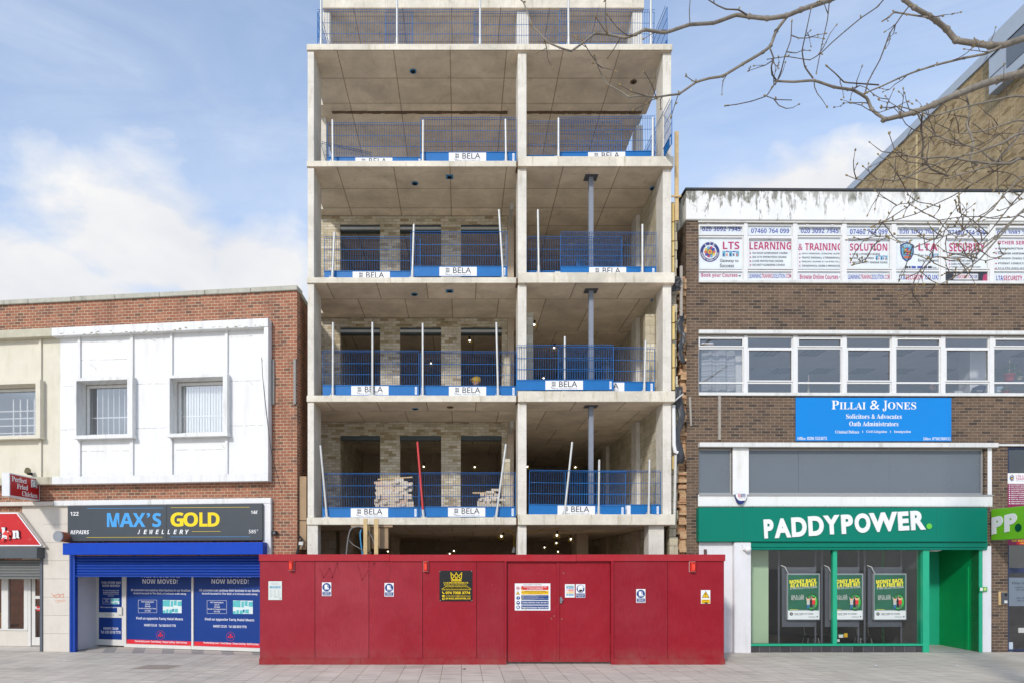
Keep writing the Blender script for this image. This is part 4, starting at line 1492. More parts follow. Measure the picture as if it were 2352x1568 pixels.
# fins between panels
pf = a0.at(-.12)
WB1 = (565, 770, 1000, 1232)
WB2 = (1270, 748, 1717, 1218)
WB0 = (-400, 798, 303, 1240)
def fin(x0, x1, wb, mat):
    ya, yb = wb[1], wb[3]
    mb = MB()
    u0, u1 = pf.u(x0, 900), pf.u(x1, 900)
    z0, z1 = a0.at(-.2).z((x0 + x1) / 2, yb), a0.at(-.2).z((x0 + x1) / 2, ya)
    mb.box(u0, u1, -.10, -.052, zb_f + .09, z0 + .01)
    mb.box(u0, u1, -.10, -.052, z1 - .01, zt_f - .022)
    mb.each('fin', mat, lb)
fin(582, 600, WB1, m_wtrim)
fin(978, 1000, WB1, m_wtrim)
fin(1282, 1298, WB2, m_wtrim)
fin(1696, 1716, WB2, m_wtrim)
fin(288, 305, WB0, m_cream)
# windows in projecting boxes
m_blind = M('white_blind', C(248, 250, 250), .8, .05, 3)
m_bar = M('window_bar', C(244, 244, 244), .5, .02)
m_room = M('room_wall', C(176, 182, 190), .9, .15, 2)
m_room_l = M('room_wall_lit_tone', C(226, 230, 234), .9, .1, 2)  # paler copy of the room colour, stands in for light inside
def box_window(W_, WB, mat, lit, bars):
    po = a0.at(-.22)
    o0, o1, oz0, oz1 = po.rect(*WB)
    h0, h1, hz0, hz1 = po.rect(*W_)
    t_ = .07
    mb = MB()
    # four sides of the projecting surround, mitred into a frame
    mb.box(o0, o1, -.22, -.0505, hz1, oz1)
    mb.box(o0 - .02, o1 + .02, -.25, -.0505, oz0, hz0)
    mb.box(o0, h0, -.22, -.0505, hz0, hz1)
    mb.box(h1, o1, -.22, -.0505, hz0, hz1)
    # reveals between surround and sash
    mb.box(h0, h0 + .004, -.0495, .149, hz0 + .004, hz1 - .004)
    mb.box(h1 - .004, h1, -.0495, .149, hz0 + .004, hz1 - .004)
    mb.box(h0, h1, -.0495, .149, hz1 - .004, hz1)
    mb.box(h0, h1, -.0495, .149, hz0, hz0 + .004)
    mb.build('window_surround', mat, lb)
    mb = MB()
    f = .028
    y0, y1 = .15, .21
    mb.box(h0, h1, y0, y1, hz1 - f, hz1 - .001)
    mb.box(h0, h1, y0, y1, hz0 + .001, hz0 + f)
    mb.box(h0 + .001, h0 + f, y0, y1, hz0 + f, hz1 - f)
    mb.box(h1 - f, h1 - .001, y0, y1, hz0 + f, hz1 - f)
    g = .062
    mb.box(h0 + f, h1 - f, y0 - .012, y1 - .01, hz1 - f - g, hz1 - f)
    mb.box(h0 + f, h1 - f, y0 - .012, y1 - .01, hz0 + f, hz0 + f + g)
    mb.box(h0 + f, h0 + f + g, y0 - .012, y1 - .01, hz0 + f + g, hz1 - f - g)
    mb.box(h1 - f - g, h1 - f, y0 - .012, y1 - .01, hz0 + f + g, hz1 - f - g)
    for k_ in range(24):
        mb.m[k_] = 1
    wd = bevel(mb.build('window', [m_wframe, m_oldframe], lb), .004)
    mb = MB()
    mb.face([(h0 + f, .18, hz0 + f), (h1 - f, .18, hz0 + f), (h1 - f, .18, hz1 - f), (h0 + f, .18, hz1 - f)])
    mb.build('pane', m_glass, wd)
    mb = MB()
    w, h = h1 - h0, hz1 - hz0
    if bars == 'v':
        n = 9
        for k in range(n):
            x = h0 + f + .06 + (w - 2 * f - .1) * k / (n - 1)
            mb.box(x - .009, x + .009, .25, .265, hz0 + f, hz1 - f)
        mb.box(h0 + f, h1 - f, .244, .249, hz0 + h * .38, hz0 + h * .38 + .03)
    elif bars == 'g':
        for k in range(5):
            x = h1 - f - .18 - .2 * k
            mb.box(x - .018, x + .018, .25, .265, hz0 + f, hz1 - .25)
        for k in range(4):
            z = hz0 + .17 + .19 * k
            mb.box(h0 + f, h1 - f - .04, .243, .249, z - .015, z + .015)
    else:
        n = 18
        for k in range(n):
            x = h0 + f + (w - 2 * f) * (k + .5) / n
            mb.box(x - .03, x + .026, .225 + .006 * (k % 2), .23 + .006 * (k % 2), hz0 + f, hz1 - f)
        mb.box(h0 + f, h1 - f, .216, .222, hz0 + h * .36, hz0 + h * .36 + .04)
    mb.build('bars' if bars in 'vg' else 'blind', m_bar if bars in 'vg' else m_blind, wd)
    mb = MB()
    room(mb, h0 - .3, h1 + .3, .245, 2.6, hz0 - .2, hz1 + .3)
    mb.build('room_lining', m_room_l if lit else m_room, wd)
box_window(W1, WB1, m_wtrim, False, 'v')
box_window(W2, WB2, m_wtrim, True, 'b')
box_window(W0, WB0, m_cream, True, 'g')
# pale rails fixed on the brick, alarm fittings, cable
for x0, x1, y0, y1 in ((2055, 2078, 640, 978), (2222, 2240, 637, 975)):
    mb = MB()
    u0, u1, z0, z1 = a0.rect(x0, y0, x1, y1)
    mb.box(u0, u1, -.05, -.002, z0, z1)
    mb.build('fixing_rail', M('weathered_rail', C(150, 146, 140), .6, .15, 9), lb)
# lower white band and side pilaster round the fascia
m_band = m_wtrim
pb = a1.at(-.1)
mb = MB()
u0, u1 = pb.u(385, 280), pb.u(1930, 280)
z0, z1 = pb.z(1150, 297), pb.z(1150, 258)
mb.box(u0, u1, -.12, -.002, z0, z1)
us = pb.u(1872, 600)
mb.box(us, u1, -.115, -.002, 0.0, z0)
mb.each('shop_surround', m_band, lb, .012)
mb = MB()
mb.box(UE, u0 - .002, -.14, -.002, z0 + .01, z1 - .02)
bevel(mb.build('shop_surround', m_stone, lb), .012)
# stone pier between the shops
pz = a1.at(-.03)
mb = MB()
u0, u1 = cx1, sx0
hh = pz.z(400, 305)
k = 8
for i in range(k):
    za, zb_ = hh * i / k, hh * (i + 1) / k
    mb.box(u0 + .001, u1 - .001, -.03, -.002, za + .002, zb_ - .002)
mb.box(u0 - .6, u0, -.02, -.002, zch + .02, hh)
bevel(mb.build('stone_pier', m_stone, lb), .003)
# scribbled graffiti
mb = MB()
pg = Pl(LF, -.031, A22)
for a in ((400, 1020, 440, 1060), (410, 1035, 500, 1030), (440, 1060, 500, 1020), (420, 1050, 460, 1022), (455, 1052, 505, 1050), (500, 1030, 495, 1060), (430, 1080, 510, 1072), (445, 1090, 515, 1082), (460, 1025, 480, 1055)):
    mb.line(pg, *a, 3, 0, .0015)
mb.build('graffiti', M('orange_spray', C(226, 140, 100), .7, .1), lb)

# fine joints and hairline cracks of the rendered panels
random.seed(31)
mb = MB()
pj = a0.at(-.0505)
for x0, x1, y_ in ((460, 562, 842), (1004, 1264, 823), (1722, 1988, 800), (460, 562, 1169), (1010, 1262, 1158), (1722, 1988, 1138), (604, 960, 640), (604, 975, 1330), (1302, 1690, 1320)):
    n = 14
    pts = [(x0 + (x1 - x0) * k / n, y_ - 6 * k / n + random.uniform(-1.6, 1.6)) for k in range(n + 1)]
    for a, b_ in zip(pts[:-1], pts[1:]):
        if random.random() < .85:
            mb.line(pj, *a, *b_, random.uniform(1.2, 3.4), 0, .001)
for x_, y_ in ((720, 690), (690, 665), (1680, 1280), (1895, 802), (1975, 625)):
    for k in range(3):
        mb.line(pj, x_ + k * 5, y_ + k * 9, x_ + k * 5 + random.uniform(-6, 10), y_ + k * 9 + 11, 2.4, 0, .001)
mb.build('crack', M('crack_grey', C(168, 166, 160), .8, .1), lb)
mb = MB()
pj = a0.at(-.2405)
for k in range(60):
    x_ = random.uniform(440, 2010)
    y_ = 458 - (x_ - 440) * .0385 + random.uniform(-22, 8)
    s_ = random.uniform(3, 12)
    mb.flat(pj, [(x_ + s_ * random.uniform(.6, 1.5) * math.cos(a * .9), y_ + s_ * .5 * random.uniform(.5, 1.2) * math.sin(a * .9)) for a in range(7)], 0, .001)
mb.build('peeling_patch', M('peeled_render', C(170, 166, 150), .9, .25, 12), lb)
# ---- jewellery shop front
SA = math.degrees(math.atan2(17.25 - 18.25, wx(597, 17.25) - wx(290, 18.25)))
SF = Fr(wx(290, 18.25), 18.25, SA)
s2_ = Pl(SF, 0, A2)
mb = MB()
fu = lambda xp, yy: a1.at(yy).u(xp, 1000)
# sloping tiled threshold
m_tile, t, p = base('striped_threshold')
o_ = t.n('ShaderNodeTexCoord').outputs['Object']
sp = t.n('ShaderNodeSeparateXYZ', {0: o_})
wv = t.math('FRACT', t.math('MULTIPLY', t.math('ADD', sp.outputs[0], t.math('MULTIPLY', sp.outputs[1], .55)), 1.25))
put(t, p, 'Base Color', t.mix(t.ramp(wv, .58, .6), C(214, 204, 188), C(172, 168, 160)))
p.inputs['Roughness'].default_value = .6
mb.face([(sx0, -.02, .004), (sx1, -.02, .004), (sx1, 2.2, .05), (sx0, 2.2, .05)])
mb.build('threshold', m_tile, lb)
# side wall, ceiling of the lobby
mb = MB()
mb.box(sx0 - .05, sx0, .245, 2.0, 0.0, zbx)
mb.box(sx0, sx1 + .3, .245, 2.2, zbx - .02, zbx)
mb.box(sx0, sx1 + .3, 2.2, 2.25, 0, zbx)
mb.build('lobby_lining', M('lobby_white', C(222, 224, 230), .7, .04, 3), lb)
# shutter housing, guides and curtain
pbx = a1.at(-.38)
b0, b1, bz0, bz1 = pbx.rect(445, 566, 1872, 652)
b1 = pbx.u(1872, 600)
mb = MB()
mb.box(b0, b1, -.38, -.002 - .12, bz0, bz1)
mb.box(b0 + .1, b1 - .05, -.119, .23, bz0 + .03, bz1 - .02)
bevel(mb.build('shutter_box', m_blueb, lb), .012, 2)
pg2 = a1.at(-.03)
mb = MB()
g0, g1 = pg2.u(498, 1000), pg2.u(535, 1000)
mb.box(g0, g0 + (g1 - g0) * .42, -.05, .08, 0, bz0 + .05)
mb.box(g0 + (g1 - g0) * .46, g1, -.035, .08, 0, bz0 + .05)
gr = pg2.u(1852, 1000)
mb.box(gr, gr + .12, -.05, .08, 0, bz0 + .05)
mb.each('shutter_guide', m_blues, lb, .006)
zs = a1.at(0).z(1150, 801)
mb = MB()
n = 0
z = zs
prof = [(0.012, z)]
lath = .072
hh_ = bz0 + .06
pts = []
while z < hh_:
    for k in range(5):
        t_ = k / 5
        pts.append((.035 - .03 * math.sin(math.pi * t_) ** .7, z + lath * t_))
    z += lath
v = [(g1 - .002, y, zz) for y, zz in pts] + [(gr + .002, y, zz) for y, zz in pts]
n = len(pts)
mb.add(v, [(i, n + i, n + i + 1, i + 1) for i in range(n - 1)])
mb.box(g1, gr, -.005, .05, zs - .035, zs + .001)
mb.build('roller_shutter', m_blues, lb)
# door and window frames (angled shop front)
m_sf = M('shopfront_white', C(228, 226, 220), .5, .04, 6)
sd = Pl(SF, 0, A2)
d0, d1 = sd.u(683, 1100), sd.u(893, 1100)
w0, w1, w2 = sd.u(900, 1100), sd.u(1374, 1100), sd.u(1862, 1100)
zd = .06
zhead = 2.45
mb = MB()
mb.box(d0 - .06, d0 + .02, -.03, .06, 0.03, zhead)
mb.box(d1 - .02, w0 + .01, -.03, .06, 0.03, zhead)
mb.box(w1 - .03, w1 + .03, -.03, .06, 0.03, zhead)
mb.box(w2 - .02, w2 + .04, -.03, .06, 0.03, zhead)
for a, b_ in ((w0 + .01, w1 - .03), (w1 + .03, w2 - .02)):
    mb.box(a, b_, -.04, .06, 0.03, .12)
    mb.box(a, b_, -.03, .06, zhead - .06, zhead)
mb.box(d0 + .02, d1 - .02, -.03, .06, zhead - .06, zhead)
o = mb.build('shop_window', m_sf, lb)
loc = Matrix.Translation((SF.ox - LF.ox, SF.oy - LF.oy, 0))
def into_lb(o, parent=None):
    """bring a mesh drawn in the angled shop-front frame into its building"""
    mw = Matrix.Translation((SF.ox, SF.oy, 0)) @ Matrix.Rotation(SF.a, 4, 'Z')
    lw = Matrix.Translation((LF.ox, LF.oy, 0)) @ Matrix.Rotation(LF.a, 4, 'Z')
    o.data.transform(lw.inverted() @ mw)
    return o
bevel(into_lb(o), .004)
mb = MB()
for a, b_ in ((w0 + .01, w1 - .03), (w1 + .03, w2 - .02)):
    mb.face([(a, .01, .12), (b_, .01, .12), (b_, .01, zhead - .06), (a, .01, zhead - .06)])
into_lb(mb.build('pane', m_glass, o))
mb = MB()
st_ = .1
mb.box(d0 + .025, d0 + st_, -.02, .04, .06, zhead - .07)
mb.box(d1 - st_, d1 - .025, -.02, .04, .06, zhead - .07)
mb.box(d0 + st_, d1 - st_, -.02, .04, .06, .06 + .16)
zm0, zm1 = sd.z(780, 1100), sd.z(780, 1063)
mb.box(d0 + st_, d1 - st_, -.02, .04, zm0, zm1)
mb.box(d0 + st_, d1 - st_, -.02, .04, zhead - .17, zhead - .07)
dr = bevel(into_lb(mb.build('door', m_sf, lb)), .004)
mb = MB()
a, b_, c_, d_ = sd.rect(848, 1025, 880, 1078)
mb.box(a, b_, -.07, -.02, c_, d_)
into_lb(mb.build('handle', m_sf, dr))
mb = MB()
a, b_, c_, d_ = sd.rect(750, 1072, 817, 1088)
mb.box(a, b_, -.03, -.02, c_, d_)
into_lb(mb.build('letter_box', m_galv, dr))
mb = MB()
mb.box(d0 + st_, d1 - st_, .0, .01, .2, zhead - .1)
into_lb(mb.build('door_panel', m_navy, dr))

m_ptext = M('poster_white_ink', C(238, 238, 246), .5, .02)
m_pmap = M('map_teal', C(96, 196, 200), .5, .06)
m_pmap2 = M('map_pale', C(226, 240, 240), .5, .03)
def spot_map(mb, pl, x0, y0, x1, y1):
    w, h = x1 - x0, y1 - y0
    mb.frect(pl, x0, y0, x1, y1, 2, .003)
    for a, b_, c, d in ((0, 0, .38, .48), (.42, .05, .55, .5), (.58, .02, .74, .4), (.78, .08, 1, .45), (0, .78, .14, 1), (.17, .7, .3, 1), (.34, .72, .5, 1), (.62, .66, .8, .95), (.5, .66, .6, .9)):
        mb.flat(pl, [(x0 + a * w, y0 + b_ * h + 3), (x0 + a * w, y0 + d * h), (x0 + c * w, y0 + d * h + 3), (x0 + c * w, y0 + b_ * h)], 1, .004)
    mb.frect(pl, x0 + w * .52, y0 + h * .68, x0 + w * .57, y0 + h * .9, 3, .005)
def shop_poster(x0, x1, yb, dx, sc, lab, cut, yshift):
    pl = Pl(SF, .03, A2)
    pl2 = Pl(SF, -.002, A2)
    u0, u1 = x0, x1
    mb = MB()
    mb.box(u0, u1, .004, .009, .125, zhead - .065)
    o = mb.build('window_poster', m_navy, None, SF)
    tag(o, lab, 'poster', 'moved store posters of the blue shop')
    o['rc'] = 1
    mb = MB()
    q = Pl(SF, .002, A2)
    X = lambda x: 1137 + (x - 1137) * sc + dx
    Yy = lambda y: y + yshift(y)
    T = lambda s_, a, b_, c, d, st='b', m=0: mb.text(q, s_, X(a), Yy(b_), X(c), Yy(d), m, st, .002)
    T('THIS STORE HAS', 1003, 783, 1281, 816)
    T('NOW MOVED!', 1015, 826, 1265, 859)
    T('All customers can continue their business in our Stratford', 932, 896, 1355, 913)
    T('branch located in The Mall, a 5 minute walk away.', 952, 921, 1328, 939)
    bx = [(985, 975), (1117, 975), (1117, 1065), (985, 1065)]
    for k in range(4):
        a, b_ = bx[k], bx[(k + 1) % 4]
        mb.line(q, X(a[0]), Yy(a[1]), X(b_[0]), Yy(b_[1]), 1.6, 0, .002)
    for k, (s_, a, c) in enumerate((('H&T Pawnbrokers', 1008, 1095), ('Unit 27', 1036, 1068), ('The Mall', 1032, 1071), ('Stratford Shopping Centre', 990, 1112), ('E15 1XD', 1032, 1071))):
        T(s_, a, 982 + k * 16, c, 993 + k * 16)
    spot_map(mb, q, X(1160), Yy(975), X(1294), Yy(1067))
    T('Find us opposite Tariq Halal Meats', 971, 1098, 1303, 1121)
    T('HANDT.CO.UK   Tel: 020 8519 7770', 1027, 1146, 1251, 1164)
    cx, cy = X(1143), Yy(1224)
    for k in range(22):
        a = 2 * math.pi * k / 22
        mb.disc(q, cx + 29 * math.cos(a), cy + 31 * math.sin(a), 2.2, None, 4, .002, 6)
    for ax, ay in ((0, -12), (-11, 3), (11, 3)):
        mb.disc(q, cx + ax, cy + ay, 7, None, 4, .003, 14)
    mb.line(q, cx, cy - 12, cx, cy + 16, 3.5, 4, .003)
    mb.line(q, cx - 11, cy + 3, cx + 11, cy + 3, 3, 4, .003)
    T('Pawnbroking Loans • Travel Money • Cheque Cashing • Gold Purchase', 961, 1265, 1332, 1283)
    z0 = .125
    mb.face([(u0, .002, z0), (u1, .002, z0), (u1, .002, z0 + .11), (u0, .002, z0 + .11)], 4)
    mb.build('lettering', [m_ptext, m_pmap, m_pmap2, m_navy, m_pred], o)
shop_poster(w0 + .012, w1 - .032, 0, 0, 1.0, 'blue moved store window poster next to the shop door', False, lambda y: 0)
shop_poster(w1 + .032, w2 - .022, 0, 498, 1.055, 'blue moved store window poster next to the red hoarding', True, lambda y: (y - 840) * .026)
# two small posters on the door
for y0, y1, lab in ((805, 1062, 'upper blue poster on the white shop door'), (1100, 1283, 'lower blue poster on the white shop door')):
    q = Pl(SF, -.003, A2)
    u0, u1, z0, z1 = q.rect(704, y0, 868, y1)
    mb = MB()
    mb.box(u0, u1, -.003, -.0005, z0, z1)
    o = mb.build('door_poster', m_navy, None, SF)
    tag(o, lab, 'poster')
    o['rc'] = 1
    mb = MB()
    T = lambda s_, a, b_, c, d, st='b': mb.text(q, s_, a, b_, c, d, 0, st, .002)
    if y0 < 900:
        T('THIS STORE HAS', 722, 843, 860, 859)
        T('NOW MOVED!', 730, 865, 855, 881)
        for k, s_ in enumerate(('All customers can continue their', 'business in our Stratford branch', 'located in The Mall, a 5 minute', 'walk away.')):
            w = (58, 56, 56, 22)[k]
            T(s_, 790 - w, 902 + k * 13, 790 + w, 911 + k * 13)
        for k in range(4):
            T(('H&T Pawnbrokers', 'Unit 27', 'The Mall', 'Stratford Shopping Centre')[k], 760 - (18, 9, 10, 25)[k], 966 + k * 7, 760 + (18, 9, 10, 25)[k], 971 + k * 7)
        for a in ((732, 963, 787, 963), (732, 1003, 787, 1003), (732, 963, 732, 1003), (787, 963, 787, 1003)):
            mb.line(q, *a, 1.4, 0, .002)
        spot_map(mb, q, 792, 963, 850, 1004)
        T('Find us opposite Tariq Halal Meats', 716, 1022, 866, 1033)
    else:
        T('HANDT.CO.UK', 737, 1169, 843, 1186)
        T('Tel: 020 8519 7770', 718, 1193, 859, 1214)
    mb.build('lettering', [m_ptext, m_pmap, m_pmap2, m_navy], o)

# ---- fascia sign of the jewellery shop
q = a1.at(-.20)
o, mb = board('shop_sign', 'dark grey jewellery shop fascia with blue and yellow lettering', 'sign', LF, q, 481, 297, 1868, 553, m_fasc, .08, bev=.004)
for x, s_, m in ((762, 'M', 1), (852, 'A', 1), (945, 'X', 1), (1044, '’', 1), (1086, 'S', 1), (1215, 'G', 2), (1306, 'O', 2), (1420, 'L', 2), (1480, 'D', 2)):
    w = {'M': 88, 'A': 100, 'X': 92, '’': 26, 'S': 62, 'G': 92, 'O': 104, 'L': 58, 'D': 84}[s_]
    y1 = 455 if x < 1200 else 452
    y0 = 355 if x < 1200 else 351
    mb.text(q, s_, x, y0, x + w, y1 if s_ != '’' else y0 + 34, m, 'b', .004, off=.012, res=4)
for k, ch in enumerate('JEWELLERY'):
    x = 980 + k * 42.5
    mb.text(q, ch, x, 474, x + (26 if ch not in 'JL' else 18), 505, 0, 'i', .004)
mb.text(q, '122', 502, 347, 560, 374, 0, 'i', .004)
mb.text(q, 'REPAIRS', 502, 478, 635, 506, 0, 'i', .004)
mb.text(q, '14K', 1788, 338, 1836, 362, 0, 'i', .004)
mb.text(q, '585°', 1772, 473, 1838, 500, 0, 'p', .004)
for a in ((620, 323, 1162, 320, 1), (1215, 317, 1778, 314, 2), (765, 491, 950, 491, 3), (1365, 487, 1570, 486, 2), (616, 529, 1160, 527, 2), (1215, 525, 1778, 524, 1)):
    mb.line(q, *a[:4], 2.2, a[4], .003)
mb.build('lettering', [m_wtxt, M('sky_blue_lettering', C(76, 168, 236), .4, .03), M('gold_lettering', C(252, 220, 24), .4, .03), M('dark_teal_line', C(40, 96, 118), .5, .02)], o)
mb = MB()
mb.box(q.u(1184, 430), q.u(1187, 430), -.2015, -.1995, q.z(1185, 551), q.z(1185, 299))
mb.build('panel_joint', m_blk, o)
# flue pipe
pfp = a1.at(-.5)
cx_, cz_ = pfp(411, 521)
fl = thing('flue_pipe', 'terracotta flue pipe with grey cap on the stone pier', 'pipe', LF)
mb = MB()
r_ = .128
mb.tube([(cx_, -.46, cz_), (cx_, -.03, cz_ - .02)], [r_ * .98, r_], 20)
mb.build('pipe', M('terracotta', C(178, 104, 74), .7, .15, 7), fl)
mb = MB()
mb.tube([(cx_, -.50, cz_), (cx_, -.462, cz_)], r_ * 1.04, 20)
mb.build('cap', M('flue_cap_grey', C(150, 154, 160), .6, .12, 9), fl)
# small black camera and cable knot on the brick
sc_ = thing('security_light', 'small black security fitting on the white shop pilaster', 'light', LF)
u0, u1, z0, z1 = a1.at(-.12).rect(1936, 482, 1966, 512)
mb = MB()
mb.box(u0, u1, -.13, -.03, z0, z1)
mb.box(u0 + .03, u0 + .06, -.03, -.002, z0 + .03, z1 - .03)
bevel(mb.build('housing', m_blackpl, sc_), .01)
mb = MB()
mb.disc(a1.at(-.13), 1951, 497, 7, None, 0, .003, 12)
mb.build('lens', m_grey_ink, sc_)
def cable_l(pl, pts, r, mat, lab):
    mb = MB()
    mb.tube([(pl(*p_)[0], pl.yo, pl(*p_)[1]) for p_ in pts], r, 5)
    o = mb.build('cable', mat, None, pl.fr)
    o['rc'] = 1
    return tag(o, lab, 'cable')
cable_l(a0.at(-.235), [(1978, 620), (1985, 760), (2003, 950), (2030, 1180), (2050, 1330), (2070, 1420), (2110, 1560), (2130, 1640)], .007, m_blackpl, 'thin black cable drooping down the brick beside the white panels')
cable_l(a1.at(-.02), [(2130, 520), (2150, 540), (2125, 600), (2115, 650)], .03, m_blackpl, 'bundle of black cables at the brick corner above the hoarding')
mb = MB()
u0, u1, z0, z1 = a1.at(-.06).rect(2128, 560, 2158, 585)
mb.box(u0, u1, -.08, -.04, z0, z1)
o = bevel(mb.build('junction_box', m_galv, None, LF), .006)
o['rc'] = 1
tag(o, 'small grey junction box among the black cables at the brick corner', 'junction box')

# ---- fried chicken shop
q = Pl(LF, -.18, A22)
m_ckr = M('chicken_fascia_red', C(206, 28, 34), .4, .06, 4, .4, spot=C(220, 120, 110), spot_lo=.68)
poly = [q(-640, 645), (q.u(322, 645), q.z(322, 645)), q(130, 392), q(-640, 400)]
fs = thing('shop_sign', 'red trapezoid chicken shop fascia with torn letters', 'sign', LF)
mb = MB()
mb.prism(poly, -.18, -.14)
mb.build('panel', m_ckr, fs)
mb = MB()
pq = [q(-660, 660), q(346, 660), q(140, 384), q(-660, 390)]
mb.prism(pq, -.139, -.035)
mb.build('backing', m_stone, fs)
mb = MB()
for a in ((132, 392, 325, 646), (-640, 646, 325, 646), (-640, 398, 132, 392)):
    mb.line(q, *a, 9, 0, .004)
mb.build('edge_trim', m_sw, fs)
mb = MB()
for s_, x0, y0, x1, y1 in (('e', -62, 535, 14, 596), ('k', 22, 505, 88, 594), ('n', 108, 528, 162, 592), ('c', -120, 535, -70, 596)):
    mb.text(q, s_, x0 + 6, y0 - 3, x1 + 6, y1 - 3, 1, 's', .012, off=.02)
    mb.text(q, s_, x0, y0, x1, y1, 0, 's', .03, ext=.02, off=.02)
mb.text(q, '120', 220, 590, 247, 606, 2, 'p', .004)
mb.build('lettering', [m_sw, M('letter_shadow', C(70, 24, 28), .6, .05), M('pale_red_ink', C(232, 120, 112), .5, .02)], fs)
mb = MB()
for pts in ([(30, 560), (60, 525), (84, 560), (86, 602), (66, 600), (70, 570)], [(24, 596), (48, 580), (44, 612), (24, 612)], [(78, 528), (105, 545), (100, 570), (84, 560)]):
    mb.flat(q, pts, 0, .06)
mb.build('torn_film', M('torn_red_film', C(232, 66, 60), .35, .1, 6), fs)
mb = MB()
qb = Pl(LF, -.3, A22)
u0, u1, z0, z1 = qb.rect(-640, 660, 290, 748)
mb.box(UE, u1, -.3, -.002, z0, z1)
mb.box(u1 + .001, cx1 + .0, -.29, -.002, z0 + .003, z1 - .003)
bevel(mb.build('shutter_box', M('dark_shutter_grey', C(88, 94, 98), .5, .08, 5), lb), .008)
qc = Pl(LF, .05, A22)
mb = MB()
g = qc.u(327, 900)
mb.box(g + .03, cx1 - .002, -.06, .02, 0, z0 + .01)
bevel(mb.build('shutter_guide', M('guide_grey', C(96, 102, 108), .5, .08, 5), lb), .004)
mb = MB()
zz0, zz1 = qc.z(150, 893), z0 + .02
pts = []
z = zz0
while z < zz1:
    for k in range(4):
        pts.append((.03 - .022 * math.sin(math.pi * k / 4), z + .075 * k / 4))
    z += .075
v = [(UE, y, zz) for y, zz in pts] + [(g + .03, y, zz) for y, zz in pts]
n = len(pts)
mb.add(v, [(i, n + i, n + i + 1, i + 1) for i in range(n - 1)])
mb.box(UE, g, .0, .05, zz0 - .05, zz0 - .001)
mb.build('roller_shutter', M('shutter_grey', C(116, 118, 116), .5, .1, 6), lb)
# shop front set back
RY = .55
qd = Pl(LF, RY, A22)
fx = lambda x: qd.u(x, 1200)
m_wood = M('warm_wood_lining', C(146, 88, 52), .6, .2, 4)
mb = MB()
room(mb, UE, cx1 + .3, RY + .05, 5.0, .1, 2.55, 0)
mb.build('shop_interior', M('warm_lit_interior_tone', C(206, 134, 84), .8, .25, 3), lb)  # warm interior light is put into this lining colour
mb = MB()
z_sill = qd.z(120, 1300)
mb.box(UE, fx(222), RY, RY + .04, 0.06, z_sill - .04)
mb.build('stall_riser', m_stone, lb)
mb = MB()
for x0, x1 in ((14, 68), (190, 222), (222, 245), (-420, -380)):
    mb.box(fx(x0) + .002, fx(x1) - .002, RY - .02, RY + .08, z_sill if x1 < 224 else .06, 2.5)
mb.box(UE, fx(222), RY - .03, RY + .10, z_sill - .04, z_sill)
o = bevel(mb.build('shop_window', m_sf, lb), .004)
mb = MB()
for x0, x1 in ((-380, 14), (68, 190)):
    mb.face([(fx(x0), RY + .03, z_sill), (fx(x1), RY + .03, z_sill), (fx(x1), RY + .03, 2.5), (fx(x0), RY + .03, 2.5)])
mb.build('pane', m_glassd, o)
mb = MB()
e0, e1 = fx(246), fx(345)
mb.box(e0, e0 + .1, RY + .01, RY + .06, .08, 2.45)
mb.box(e1 - .06, e1 + .1, RY + .01, RY + .06, .08, 2.45)
for za, zb_ in ((.08, .30), (1.05, 1.12), (1.32, 1.40), (2.3, 2.45)):
    mb.box(e0 + .1, e1 - .06, RY + .01, RY + .06, za, zb_)
dr = bevel(mb.build('door', m_sf, lb), .004)
mb = MB()
mb.face([(e0 + .1, RY + .04, .3), (e1 - .06, RY + .04, .3), (e1 - .06, RY + .04, 2.3), (e0 + .1, RY + .04, 2.3)])
mb.build('pane', m_glassd, dr)
qs = Pl(LF, RY - .0, A22)
mb = MB()
u0, u1, z0, z1 = qs.rect(286, 1122, 345, 1160)
mb.box(u0, u1, RY - .0, RY + .008, z0, z1)
mb.text(qs, 'Perfect Fried', 288, 1133, 360, 1150, 1, 's', .003)
mb.build('door_sign', [m_ckr, m_sw], dr)
mb = MB()
mb.face([(UE, -.02, .004), (cx1, -.02, .004), (cx1, RY + .2, .07), (UE, RY + .2, .07)])
mb.build('threshold', m_stone, lb)
# furniture behind the glass: counter, chairs backs
mb = MB()
mb.box(fx(70), fx(190), 1.4, 1.9, .1, 1.0)
mb.box(fx(75), fx(330), 2.4, 2.5, .1, 1.25)
o = mb.build('seating_bench', m_wood, None, LF)
o['rc'] = 1
tag(o, 'dark wooden bench seen through the chicken shop window', 'bench')
ch = thing('dining_chair', 'gold framed chair back behind the chicken shop window', 'chair', LF)
u, z = Pl(LF, 1.0, A22)(8, 1210)
mb = MB()
mb.tube([(u - .2, 1.0, .1), (u - .2, 1.0, z), (u - .1, 1.0, z + .1), (u + .1, 1.0, z + .1), (u + .2, 1.0, z), (u + .2, 1.0, .1)], .015, 6)
mb.build('frame', M('brass_tube', C(200, 170, 100), .35, .05, 8, .5, .7), ch)
mb = MB()
mb.box(u - .17, u + .17, .98, 1.02, z - .35, z + .05)
mb.box(u - .2, u + .2, 1.02, 1.4, .5, .56)
mb.build('seat', m_wood, ch)

